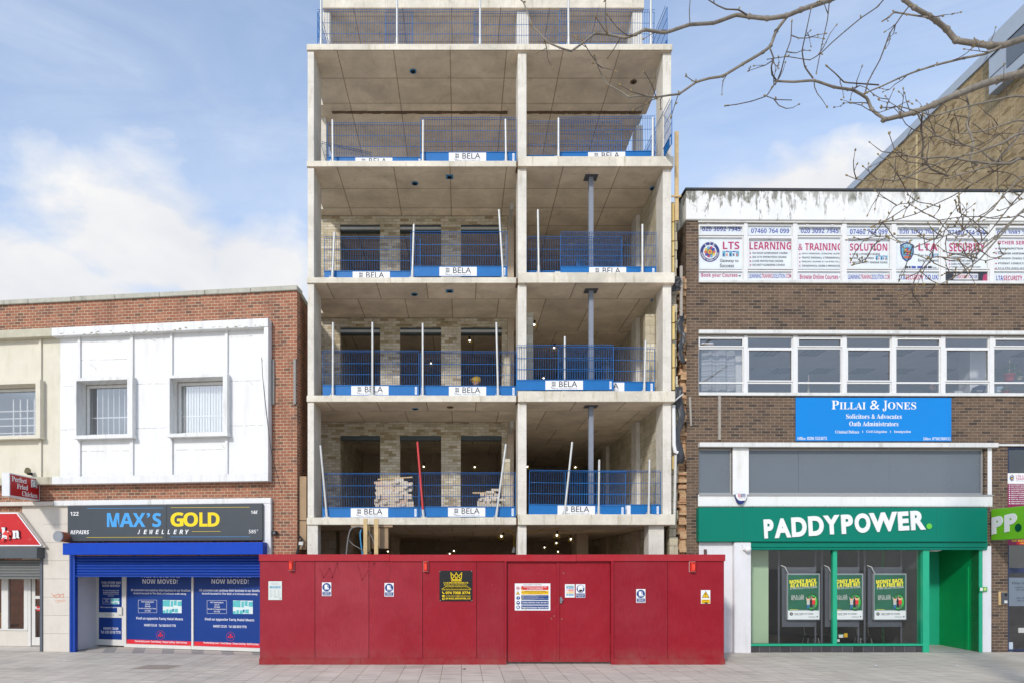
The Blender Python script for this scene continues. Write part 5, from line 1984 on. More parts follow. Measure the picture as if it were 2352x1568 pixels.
# ---- projecting chicken sign
JF = Fr(wx(22, 16.3), 16.3, 90)
q = Pl(JF, 0, A22)
L_ = q.u(315, 200)
zt0, zb0 = q.z(75, 75), q.z(75, 260)
zt0 += .0
js = thing('projecting_sign', 'red and white fried chicken box sign projecting from the wall', 'sign', JF)
mb = MB()
mb.box(0, L_, .0, .19, zb0, zt0)
bevel(mb.build('box', M('sign_case_white', C(236, 236, 238), .5, .05, 6, stain=C(150, 146, 140), stain_amt=.5), js), .008)
mb = MB()
mb.face([(.02, -.003, zb0 + .03), (L_ - .05, -.003, zb0 + .03), (L_ - .05, -.003, zt0 - .03), (.02, -.003, zt0 - .03)])
mb.build('face_panel', M('chicken_sign_red', C(188, 22, 36), .4, .05, 4), js)
mb = MB()
def JT(s_, x0, x1, k):
    h = zt0 - zb0
    a, b_ = L_ * x0, L_ * x1
    v, f = glyphs(s_, 's', .015, 0, 3)
    z1 = zt0 - h * (.12 + .28 * k)
    z0 = z1 - h * .22
    mb.add([(a + (b_ - a) * p_[0], -.006, z0 + (z1 - z0) * p_[1]) for p_ in v], f, 0)
JT('Perfect', .06, .54, 0)
JT('Fried', .22, .58, 1)
JT('Chicken', .38, .90, 2)
h = zt0 - zb0
x0, x1, z0, z1 = L_ * .68, L_ * .89, zt0 - h * .45, zt0 - h * .1
mb.face([(x0, -.006, z0), (x1, -.006, z0), (x1, -.006, z1), (x0, -.006, z1)])
hen = [(.25, .05), (.2, .3), (.3, .5), (.28, .68), (.18, .6), (.3, .78), (.42, .9), (.5, .82), (.6, .9), (.66, .76), (.74, .62), (.68, .5), (.8, .35), (.8, .05)]
for k in range(len(hen)):
    a, b_ = hen[k], hen[(k + 1) % len(hen)]
    p0 = Vector((x0 + (x1 - x0) * a[0], z0 + (z1 - z0) * a[1]))
    p1 = Vector((x0 + (x1 - x0) * b_[0], z0 + (z1 - z0) * b_[1]))
    d_ = (p1 - p0)
    nn = Vector((-d_.y, d_.x)).normalized() * .006
    mb.face([(p0.x - nn.x, -.009, p0.y - nn.y), (p1.x - nn.x, -.009, p1.y - nn.y), (p1.x + nn.x, -.009, p1.y + nn.y), (p0.x + nn.x, -.009, p0.y + nn.y)], 1)
mb.build('lettering', [m_sw, m_blk], js)
mb = MB()
mb.box(L_ - .02, L_ + .12, .08, .14, zb0 + .1, zb0 + .16)
mb.box(L_ - .02, L_ + .12, .08, .14, zt0 - .16, zt0 - .1)
mb.build('bracket', m_galv, js)
# floodlight above the ledge
fd = thing('floodlight', 'small floodlight lying on the stained ledge over the chicken sign', 'light', LF)
u, z = a0.at(-.2)(208, 1478)
mb = MB()
mb.tube([(u - .04, -.2, z - .02), (u + .05, -.24, z + .02)], [.05, .075], 10)
mb.build('housing', M('flood_brass', C(150, 140, 110), .5, .1, 9, .5, .4), fd)
mb = MB()
mb.box(u - .02, u + .02, -.2, -.05, z - .09, z - .02)
mb.build('bracket', m_blackpl, fd)
# pigeon spikes on ledges
mb = MB()
for (x0, x1, zz, yy) in ((ux0, ux1, zb_f + .09, -.16), (a0.at(-.2).u(590, 700), a0.at(-.2).u(960, 700), a0.at(-.2).z(780, 768), -.14), (a0.at(-.2).u(1300, 700), a0.at(-.2).u(1690, 700), a0.at(-.2).z(1490, 746), -.14)):
    x = x0
    while x < x1:
        mb.tube([(x, yy, zz), (x + random.uniform(-.06, .06), yy + random.uniform(-.05, .05), zz + .11)], .0016, 3, cap=False)
        x += .035
mb.build('pigeon_spikes', m_galv, lb)
# worn party strip between the brick building and the frame
mb = MB()
for z0, z1 in ((2.6, 3.3), (3.32, 4.4)):
    mb.box(.02, .2, .1, .2, z0, z1)
o = mb.build('weathered_board', m_ply, None, LF)
o['rc'] = 1
tag(o, 'weathered boards closing the gap beside the red brick corner', 'board')
# ---------------------------------------------------------------- office building over the betting shop
RF = Fr(5.70, 17.3, .55)
A7, A6, A5 = (2650, 720, 1.6266), (2650, 1300, 1.6266), (2700, 1950, 1.6848)
A35 = (3500, 1750, 1.7417)
ob = thing('office_building', 'three storey brown brick building with white parapet over a green shop', 'building', RF, rc=False)
r7, r6, r5, r35 = (Pl(RF, 0, c) for c in (A7, A6, A5, A35))
UR = 11.3
m_para = M('white_parapet', C(248, 248, 246), .7, .03, 3, .25, stain=C(196, 192, 170), stain_amt=.6)
# weathered parapet: dark algae streaks running down from the top edge
_m, t, p = base('weathered_parapet')
o_, u_, z_, uv_ = uz(t)
n_ = t.noise(t.n('ShaderNodeMapping', {'Vector': uv_, 'Scale': (2.6, .8, 1)}).outputs[0], 2.2, 9, .72, .2)
hgt = t.ramp(z_, 10.75, 11.65)
patch = t.math('MAXIMUM', t.ramp(u_, 5.2, 2.0), t.ramp(t.noise(o_, 1.3, 2), .56, .66), clamp=True)
f_ = t.math('MULTIPLY', t.ramp(t.math('ADD', n_, t.math('MULTIPLY', t.math('SUBTRACT', hgt, 1.0), .22)), .43, .51), t.math('MULTIPLY_ADD', patch, .75, .2), clamp=True)
col = t.mix(t.math('MULTIPLY', f_, .9), t.mix(t.ramp(t.noise(o_, 2, 6), .3, .7), C(240, 240, 236), C(250, 250, 249)), C(104, 102, 82))
col = t.mix(t.math('MULTIPLY', t.ramp(t.noise(o_, 24, 4, .8), .6, .7), f_), col, C(70, 70, 60))
put(t, p, 'Base Color', col)
p.inputs['Roughness'].default_value = .75
m_para2 = MATS['weathered_parapet']
m_felt = M('dark_roof_felt', C(70, 72, 76), .8, .15, 8)
m_mull = M('flaking_white_frame', C(240, 240, 238), .5, .04, 7, .3, spot=C(140, 142, 142), spot_lo=.70, spot_sc=7)
m_sill = M('weathered_sill', C(236, 236, 232), .6, .06, 5, .3, stain=C(130, 128, 116), stain_amt=.6, spot=C(150, 150, 146), spot_lo=.66)
m_gpane = glass('office_glass', (.95, .96, .98, 1), 1.2, .13)
m_gclear = glass('poster_glass', (.98, .98, .98, 1), .8, .0)
m_gblind = M('grey_window_film', C(112, 120, 128), .22, .05, .8, .5)
z = lambda pl, x, y: pl.z(x, y)
BX = [(235, 530), (555, 850), (880, 1170), (1200, 1492), (1522, 1812), (1842, 2130), (2160, 2455), (2482, 2775)]
U0, U1 = r6.u(235, 300), r6.u(2775, 300)
zT0, zT1 = z(r7, 1200, 664), z(r7, 1200, 284)          # top window band
zM0, zM1 = z(r6, 1200, 446), z(r6, 1200, 70)           # middle band
zL0, zL1 = z(r6, 1200, 1100), z(r6, 1200, 800)         # lower band
L0a, L0b = U0, r6.u(455, 900)
L1a, L1b = r6.u(560, 900), r6.u(2095, 900)
# shop openings
S0, S1 = r5.u(500, 700), r5.u(1665, 700)
D0, D1 = r5.u(1708, 700), r5.u(2045, 700)
zS0, zS1 = r5.z(1000, 1050), r5.z(1000, 396)
N0, N1 = r35.u(925, 1200), r35.u(1180, 1200)            # navy doorway to the upper floors
zN1 = r35.z(980, 62)
zroof = z(r7, 1200, 84)
zpar = z(r7, 1200, 272)
mb = MB()
wall_holes(mb, 0, UR, 0, zpar, 0, .25, [(U0, U1, zT0, zT1), (U0, U1, zM0, zM1), (L0a, L0b, zL0, zL1), (L1a, L1b, zL0, zL1), (S0, D1, -.2, zS1), (N0, N1, -.2, zN1)])
mb.box(0, .24, .2501, 12, 0, zpar)
mb.build('wall', m_brown_brick, ob)
mb = MB()
mb.box(-.03, UR, -.07, .28, zpar, zroof)
mb.box(-.03, .25, .281, 12, zpar, zroof)
bevel(mb.build('parapet', m_para2, ob), .015)
mb = MB()
mb.box(-.06, UR, -.10, .30, zroof + .001, zroof + .06)
mb.box(-.06, .28, .301, 12, zroof + .001, zroof + .06)
bevel(mb.build('coping', m_felt, ob), .008)
mb = MB()
mb.box(.25, UR, .26, 12, zpar - .1, zpar - .02)
mb.build('roof', m_felt, ob)
# rough broken party wall edge at the corner
mb = MB()
random.seed(11)
zz = 0.0
ztop_ = z(r7, 130, 640)
prof = []
while zz < ztop_:
    hgt_ = random.uniform(.05, .12)
    mb.box(-.06 - random.uniform(.02, .16) - (.06 if zz < 6 else .0), -.002, .05 + random.uniform(-.08, .05), .6, zz, zz + hgt_)
    zz += hgt_ + .001
mb.build('broken_brick_edge', m_rubble, ob)
# soffit band under the parapet, sills, lintels
mb = MB()
mb.box(U0 - .02, U1, -.03, -.002, zT1 - .0, zT1 + .06)
mb.box(U0 - .01, U1, -.06, -.002, zT0 - .05, zT0 + .02)
mb.box(U0 - .02, U1, -.10, -.002, z(r6, 1200, 66), z(r6, 1200, 42))
mb.box(U0 - .01, U1, -.06, -.002, zM0 - .06, zM0 + .02)
mb.each('sill', m_sill, ob, .008)
mb = MB()
ul = r6.u(2160, 780)
mb.box(U0 - .02, ul, -.14, -.002, z(r6, 1200, 797), z(r6, 1200, 768))
mb.box(ul + .001, UR, -.05, -.002, z(r6, 1200, 785), z(r6, 1200, 772))
mb.each('ledge', m_sill, ob, .008)

def sash_bay(x0, x1, za, zb_, kind, pl, ys):
    """one bay: top light, main light, bottom light; ys are the two transoms in crop pixels"""
    a, b_ = pl.u(x0, 400), pl.u(x1, 400)
    t0, t1 = pl.z((x0 + x1) / 2, ys[0]), pl.z((x0 + x1) / 2, ys[1])
    f = .035
    mb = MB()
    mb.box(a, b_, .03, .09, t0 - .022, t0 + .022)
    mb.box(a, b_, .03, .09, t1 - .022, t1 + .022)
    mb.box(a, b_, .03, .09, zb_ - .05, zb_ - .002)
    mb.box(a, b_, .03, .09, za + .002, za + .04)
    mb.box(a, a + .022, .031, .089, za + .04, zb_ - .05)
    mb.box(b_ - .022, b_, .031, .089, za + .04, zb_ - .05)
    def casement(c, d):
        for q in ((a, a + f, c, d), (b_ - f, b_, c, d), (a + f, b_ - f, c, c + f), (a + f, b_ - f, d - f, d)):
            mb.box(q[0], q[1], .005, .03, q[2], q[3])
    if kind:
        casement(t1 + .024, t0 - .024)
        mb.box((a + b_) / 2 - .05, (a + b_) / 2 + .05, .0, .03, t0 - .03, t0 - .01)
    else:
        casement(t0 + .024, zb_ - .052)
        for q in (.22, .78):
            mb.box(a + (b_ - a) * q - .03, a + (b_ - a) * q + .03, -.005, .03, zb_ - .06, zb_ - .03)
    w = bevel(mb.build('window', m_mull, ob), .004)
    mb = MB()
    mb.face([(a, .05, za), (b_, .05, za), (b_, .05, zb_), (a, .05, zb_)])
    mb.build('pane', m_gpane if pl is r6 else m_gclear, w)
    return a, b_, t0, t1
bays = []
for k, (x0, x1) in enumerate(BX):
    tt = sash_bay(x0, x1, zT0, zT1, k % 2, r7, (366, 587))
    mm = sash_bay(x0, x1, zM0, zM1, k % 2, r6, (148, 372))
    bays.append((tt, mm))
mb = MB()
for za, zb_, pl in ((zT0, zT1, r7), (zM0, zM1, r6)):
    for k in range(len(BX) - 1):
        mb.box(pl.u(BX[k][1], 400) + .001, pl.u(BX[k + 1][0], 400) - .001, .0, .10, za + .001, zb_ - .001)
mb.each('mullion', m_mull, ob, .005)
# office rooms behind
m_ceil = M('office_ceiling', C(236, 238, 244), .9, .06, 2)
m_owall = M('office_wall', C(222, 226, 234), .9, .1, 2)
m_ofl = M('office_floor', C(214, 212, 214), .9, .1, 2)
mb = MB()
room(mb, U0 - .2, U1, .26, 6.0, zM0 - .5, zM1 + .0, 0, 2, 1)
# ceiling light panels and tile lines
for kx in range(8):
    for ky in range(2):
        x, y = U0 + .9 + kx * 1.2, 1.1 + ky * 1.7
        for a in range(4):
            for c in range(2):
                mb.box(x + a * .15, x + a * .15 + .12, y + c * .3, y + c * .3 + .25, zM1 - .012, zM1 - .004, 3)
mb.build('office_interior', [m_owall, m_ceil, m_ofl, M('louvre_grey', C(84, 90, 106), .35, .1, 5, .5)], ob)
mb = MB()
room(mb, U0 - .2, U1, .26, 3.0, zT0 - .5, zT1 + .1)
mb.build('office_interior', m_owall, ob)
# lower band: grey filmed panes between white piers
m_wfr = M('aluminium_frame', C(170, 172, 172), .45, .08, 8, .4)
for a, b_, cuts_ in ((L0a, L0b, ()), (L1a, L1b, (r6.u(895, 900), r6.u(1488, 900)))):
    mb = MB()
    for q in ((a, b_, zL0 + .001, zL0 + .05), (a, b_, zL1 - .05, zL1 - .001)):
        mb.box(q[0] + .001, q[1] - .001, .06, .12, q[2], q[3])
    mb.box(a + .001, a + .03, .06, .12, zL0 + .05, zL1 - .05)
    mb.box(b_ - .04, b_ - .001, .06, .12, zL0 + .05, zL1 - .05)
    w = mb.build('window', m_wfr, ob)
    mb = MB()
    e = [a + .03, *cuts_, b_ - .04]
    for i in range(len(e) - 1):
        mb.box(e[i] + .002, e[i + 1] - .002, .09 - .004 * (i % 2), .10, zL0 + .05, zL1 - .05)
    mb.build('pane', m_gblind, w)
mb = MB()
mb.box(L0b, L1a, -.02, -.002, zL0 - .001, z(r6, 500, 797))
mb.box(L1b + .07, r6.u(2140, 900), -.02, -.002, zL0 - .001, z(r6, 2120, 797))
mb.box(U0 - .02, r6.u(2143, 900), -.024, -.002, r6.z(1200, 1178), zL0 - .002)
mb.each('white_panel', m_para, ob, .004)
mb = MB()
mb.box(U0, r6.u(2145, 1100), -.05, -.0245, zL0 - .035, zL0 - .004)
mb.build('sill', m_wfr, ob)
# battens left on the brickwork
for x0, x1, y0, y1, lean in ((360, 376, 458, 745, 0), (168, 182, 468, 655, .04)):
    mb = MB()
    a, b_, c_, d_ = r6.rect(x0, y0, x1, y1)
    mb.prism([(a + lean, c_), (b_ + lean * .6, c_), (b_, d_), (a, d_)], -.04, -.003)
    mb.build('batten', M('grey_batten', C(176, 168, 158), .8, .15, 8), ob)

# ---- shop front
m_green = M('shop_green', C(34, 168, 128, .95), .4, .05, 4, .4, spot=C(150, 200, 180), spot_lo=.74)
m_green2 = M('door_green', C(10, 166, 92, .86), .38, .06, 2, .45)
m_fgreen = M('fascia_green', C(0, 132, 110, .78), .4, .03, 1.5, .22)
m_tiles = brick('dark_tile', C(74, 72, 76), C(86, 84, 88), C(62, 60, 62), C(150, 144, 136), w=.265, h=.6, mw=.008, off=0, rough=.4)
pW = r5.at(-.03)
mb = MB()
a, b_ = r5.u(160, 700), r5.u(385, 700)
mb.box(a, b_, -.022, -.002, 0, r5.z(300, 365))
bevel(mb.build('white_panel', M('white_shop_wall', C(240, 240, 242), .7, .04, 3, .2, stain=C(190, 184, 174), stain_amt=.5), ob), .004)
mb = MB()
mb.box(b_ + .001, r5.u(497, 700), -.14, -.002, 0, r5.z(300, 365))
mb.box(r5.at(-.05).u(2076, 700), r5.at(-.05).u(2134, 700), -.05, -.002, 0, r5.z(2100, 390))
mb.each('white_pier', M('white_shop_wall', C(240, 240, 242)), ob, .012)
mb = MB()
mb.box(S0, S1 + .02, .0, .2, 0, zS0 - .05)
mb.build('stall_riser', m_tiles, ob)
mb = MB()
mb.box(S0, S1 + .02, -.04, .2, zS0 - .049, zS0)
m0, m1 = r5.u(1065, 700), r5.u(1092, 700)
mb.box(S0, S0 + .03, .0, .1, zS0, zS1)
mb.box(m0, m1, -.01, .1, zS0, zS1)
mb.box(S0, S1, .0, .12, zS1 - .05, zS1 - .001)
sw = mb.build('shop_window', m_green, ob)
bevel(sw, .004)
mb = MB()
for q in ((S0 + .03, m0), (m1, S1)):
    mb.face([(q[0], .05, zS0), (q[1], .05, zS0), (q[1], .05, zS1 - .05), (q[0], .05, zS1 - .05)])
mb.build('pane', m_glassd, sw)
mb = MB()
mb.box(r5.u(1664, 700), r5.u(1706, 700), -.05, .2, 0, zS1)
q0, q1 = r5.u(2045, 700), r5.u(2074, 700)
mb.box(q0, q1, -.03, .2, 0, zS1)
mb.each('door_post', m_green, ob, .006)
# door lobby: side wall lit by the sun, door, ceiling with round light
mb = MB()
DP = 1.42
x0, x1 = r5.u(1706, 700), q0
mb.face([(x1, DP, .02), (x1, .0, .02), (x1, .0, zS1), (x1, DP, zS1)])
pd_ = (r5.at(.35).u(1990, 700))
for yy0, yy1 in ((.32, .42),):
    mb.box(x1 - .03, x1 - .001, yy0, yy1, .02, zS1 - .5)
mb.build('lobby_wall', m_green2, ob)
mb = MB()
mb.face([(x0, -.03, .006), (x1, -.03, .006), (x1, DP, .03), (x0, DP, .03)])
mb.build('threshold', M('lobby_tile', C(206, 202, 192), .7, .08, 5), ob)
mb = MB()
mb.box(x0, x1, .001, DP, zS1 - .02, zS1 + .1)
mb.build('lobby_ceiling', M('lobby_ceiling_white', C(206, 212, 206), .8, .05), ob)
mb = MB()
mb.box(x0, x0 + .06, .201, DP, .0, zS0)
mb.box(x0, x0 + .06, .201, DP, zS1 - .1, zS1 - .021)
mb.box(x0, x0 + .06, DP - .1, DP, zS0, zS1 - .1)
mb.each('lobby_frame', m_green, ob)
mb = MB()
mb.face([(x0 + .03, .2, zS0), (x0 + .03, DP - .1, zS0), (x0 + .03, DP - .1, zS1 - .1), (x0 + .03, .2, zS1 - .1)])
mb.build('lobby_pane', m_glassd, ob)
mb = MB()
zd1 = 2.05
mb.box(x0 + .06, x1, DP, DP + .05, zd1 + .001, zS1 - .021)
mb.box(x1 - .30, x1 - .001, DP - .02, DP + .05, .03, zd1)
mb.box(x0 + .06, x1 - .31, DP - .03, DP + .05, zd1 - .06, zd1)
mb.each('door_surround', m_green, ob)
mb = MB()
dx0, dx1 = x0 + .07, x1 - .31
mb.box(dx0, dx0 + .1, DP, DP + .04, .04, zd1 - .07)
mb.box(dx1 - .12, dx1, DP, DP + .04, .04, zd1 - .07)
for za, zb_ in ((.04, .3), (.85, 1.0), (1.85, zd1 - .07)):
    mb.box(dx0 + .1, dx1 - .12, DP, DP + .04, za, zb_)
mb.box(dx0 + .1, dx1 - .12, DP + .01, DP + .02, .3, .85)
dr = bevel(mb.build('door', m_green2, ob), .004)
mb = MB()
mb.face([(dx0 + .1, DP + .02, 1.0), (dx1 - .12, DP + .02, 1.0), (dx1 - .12, DP + .02, 1.85), (dx0 + .1, DP + .02, 1.85)])
mb.build('pane', m_gpane, dr)
mb = MB()
mb.tube([(dx0 + .05, DP - .06, .95), (dx0 + .05, DP - .06, 1.25)], .012, 8)
mb.build('handle', m_brass, dr)
lg = thing('ceiling_light', 'round white bulkhead light under the betting shop lobby ceiling', 'light', RF)
u, zc = r35.at(.55)(405, 785)
mb = MB()
mb.tube([(u, .55, zS1 - .021), (u, .55, zS1 - .05), (u, .55, zS1 - .09), (u, .55, zS1 - .11)], [.2, .2, .17, .08], 20)
mb.build('diffuser', m_white, lg)
mb = MB()
mb.tube([(u, .55, zS1 - .022), (u, .55, zS1 - .04)], .21, 20)
mb.build('rim', m_galv, lg)
# fascia, lower lip, lettering
q = r5.at(-.18)
o, mb = board('shop_sign', 'green betting shop fascia with large white letters', 'sign', RF, q, 160, 131, 2106, 361, m_fgreen, .178, bev=.004)
lt = [('P', 597, 210, 662, 338), ('A', 666, 204, 778, 335), ('D', 783, 196, 884, 328), ('D', 896, 188, 999, 321), ('Y', 996, 183, 1108, 312), ('P', 1118, 178, 1196, 308), ('O', 1208, 170, 1313, 302), ('W', 1306, 164, 1496, 294), ('E', 1500, 158, 1572, 286), ('R', 1585, 152, 1684, 282)]
for ch, x0, y0, x1, y1 in lt:
    mb.text(q, ch, x0, y0, x1, y1, 0, 'p', .004, ext=.022, rot=3.2, off=.048, res=5)
mb.disc(q, 1709, 257, 19, None, 1, .024, 24)
mb.build('lettering', [m_wtxt, M('lime_dot', C(110, 214, 70), .4, .02)], o)
mb = MB()
for x in (460, 1040, 1762):
    mb.box(q.u(x, 300), q.u(x + 2, 300), -.1808, -.179, q.z(x, 359), q.z(x, 133))
mb.build('panel_joint', M('joint_green', C(0, 108, 92), .4, .03), o)
mb = MB()
q2 = r5.at(-.12)
a, b_, c_, d_ = q2.rect(498, 364, 2110, 398)
mb.box(a, b_, -.12, .0, c_ - .005, q.z(1100, 361) - .002)
mb.box(a, b_, -.10, .0, c_ - .07, c_ - .006)
o = bevel(mb.build('shutter_housing', m_fgreen, None, RF), .01)
o['rc'] = 1
tag(o, 'slim green shutter housing under the betting shop fascia', 'shutter housing')
# netting and spikes on the top of the fascia
mb = MB()
x = r5.u(165, 120)
xe = r5.u(2130, 120)
zf_ = q.z(1100, 131)
while x < xe:
    mb.tube([(x, -.1, zf_), (x + random.uniform(-.03, .03), -.12 + random.uniform(-.06, .05), zf_ + .07)], .002, 3, cap=False)
    x += .03
mb.build('pigeon_spikes', m_galv, ob)
# alarm box
al = thing('alarm_box', 'white and blue shield shaped alarm box under the grey windows', 'alarm', RF)
q = r5.at(-.12)
mb = MB()
sh = [q(*p_) for p_ in ((407, 42), (416, 38), (476, 38), (484, 42), (482, 60), (466, 98), (452, 108), (436, 106), (424, 96), (410, 60))]
mb.prism(sh[::-1], -.12, -.026, 1)
bevel(mb.build('housing', [m_wtxt, M('alarm_blue', C(40, 60, 130), .4, .03)], al), .006)
mb = MB()
sh = [q(*p_) for p_ in ((407, 40), (484, 40), (482, 60), (470, 84), (440, 86), (424, 80), (410, 60))]
mb.prism(sh[::-1], -.132, -.121, 0)
for k in range(4):
    mb.frect(q, 424 + k * 5, 42, 427 + k * 5, 62, 2, .014)
mb.frect(q, 444, 42, 473, 61, 1, .014)
mb.text(q, 'tsi', 448, 44, 469, 59, 0, 'b', .016)
mb.text(q, '0844 800 1100', 430, 65, 470, 70, 3, 'p', .014)
mb.build('front_plate', [m_wtxt, M('alarm_blue', C(40, 60, 130), .4, .03), M('alarm_red', C(214, 84, 104), .4, .03), m_grey_ink], al)
# cctv dome, key box, stub pipe
cd = thing('security_camera', 'white dome camera on the white shop pier', 'camera', RF)
u, zc = r5.at(-.2)(488, 410)
mb = MB()
mb.ball((u, -.22, zc), .085, 0, 14, 8)
mb.box(u - .1, u - .02, -.2, -.141, zc - .03, zc + .05)
mb.build('housing', m_wtxt, cd)
mb = MB()
mb.tube([(u - .12, -.15, zc + .28), (u - .13, -.15, zc + .12), (u - .06, -.16, zc + .03)], .008, 5)
mb.build('cable', m_wtxt, cd)
kb = thing('key_box', 'small green and white box fixed on the door post', 'box', RF)
q = r5.at(-.1)
a, b_, c_, d_ = q.rect(2054, 666, 2106, 697)
mb = MB()
mb.box(a, b_, -.1, -.052, c_, d_)
bevel(mb.build('case', m_green2, kb), .005)
mb = MB()
mb.frect(q, 2056, 671, 2074, 693, 0, .003)
mb.frect(q, 2080, 671, 2098, 690, 1, .003)
mb.build('label_plate', [m_wtxt, M('lime_label', C(214, 232, 130), .5, .03)], kb)
mb = MB()
u, zc = r5.at(-.06)(205, 412)
mb.box(u - .03, u + .03, -.08, -.024, zc - 1.0, zc)
o = bevel(mb.build('stub_post', M('brown_paint', C(100, 78, 72), .6, .1), None, RF), .004)
o['rc'] = 1
tag(o, 'short brown post standing behind the end of the hoarding', 'post')

# ---- betting shop interior
IB = 4.2
mb = MB()
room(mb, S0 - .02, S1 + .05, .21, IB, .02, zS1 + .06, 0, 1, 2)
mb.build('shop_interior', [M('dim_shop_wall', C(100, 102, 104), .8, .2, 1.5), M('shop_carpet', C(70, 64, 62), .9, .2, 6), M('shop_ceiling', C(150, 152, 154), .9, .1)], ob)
mb = MB()
mb.box(S0 + .0, r5.at(.6).u(630, 700), .6, .66, .02, zS1)
o = mb.build('partition_panel', M('pale_green_panel', C(206, 232, 196), .7, .03, 2), None, RF)
o['rc'] = 1
tag(o, 'pale green partition panel inside the betting shop window', 'partition')
mb = MB()
mb.box(r5.at(1.6).u(1560, 700), S1 + .0, 1.6, 1.65, .02, zS1)
o = mb.build('partition_panel', m_green2, None, RF)
o['rc'] = 1
tag(o, 'dark green partition panel inside the betting shop near the door', 'partition')
mb = MB()
u0, u1 = r5.at(1.8).u(1093, 410), r5.at(1.8).u(1226, 410)
mb.box(u0, u1, 1.8, 1.86, zS1 - .03, zS1 + .0)
o = mb.build('strip_light', emit('lit_strip', (1, .96, .9, 1), 6), None, RF)
o['rc'] = 1
tag(o, 'lit strip light inside the betting shop', 'light')
# hanging light-box posters
B6 = (3100, 2150, 3.485)
m_stand = M('poster_stand_grey', C(104, 108, 120), .5, .06, 5)
m_lbox = M('light_box_frame', C(196, 202, 212), .4, .05, 5, .5, .2)
m_pgreen, t, p = base('poster_green')
o_ = t.n('ShaderNodeTexCoord').outputs['Object']
put(t, p, 'Base Color', t.mix(t.ramp(t.noise(o_, 2.0, 3), .35, .65), C(10, 72, 54), C(16, 96, 70)))
p.inputs['Roughness'].default_value = .4
MATS['poster_green'] = m_pgreen
m_pgl = M('poster_glow_green', C(46, 170, 60), .5, .1, 3)
m_pyel = M('poster_yellow', C(250, 232, 40), .4, .03)
m_prd = M('poster_shirt_red', C(206, 40, 44), .5, .05)
m_psk = M('poster_skin', C(226, 170, 136), .5, .03)
m_pbl = M('poster_jeans_blue', C(40, 92, 150), .5, .05)
m_pgrey = M('poster_footer', C(206, 210, 214), .5, .02)
YP = .42
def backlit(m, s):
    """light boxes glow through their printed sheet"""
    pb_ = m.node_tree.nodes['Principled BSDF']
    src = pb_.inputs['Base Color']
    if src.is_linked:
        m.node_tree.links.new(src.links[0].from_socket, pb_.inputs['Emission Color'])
    pb_.inputs['Emission Strength'].default_value = s
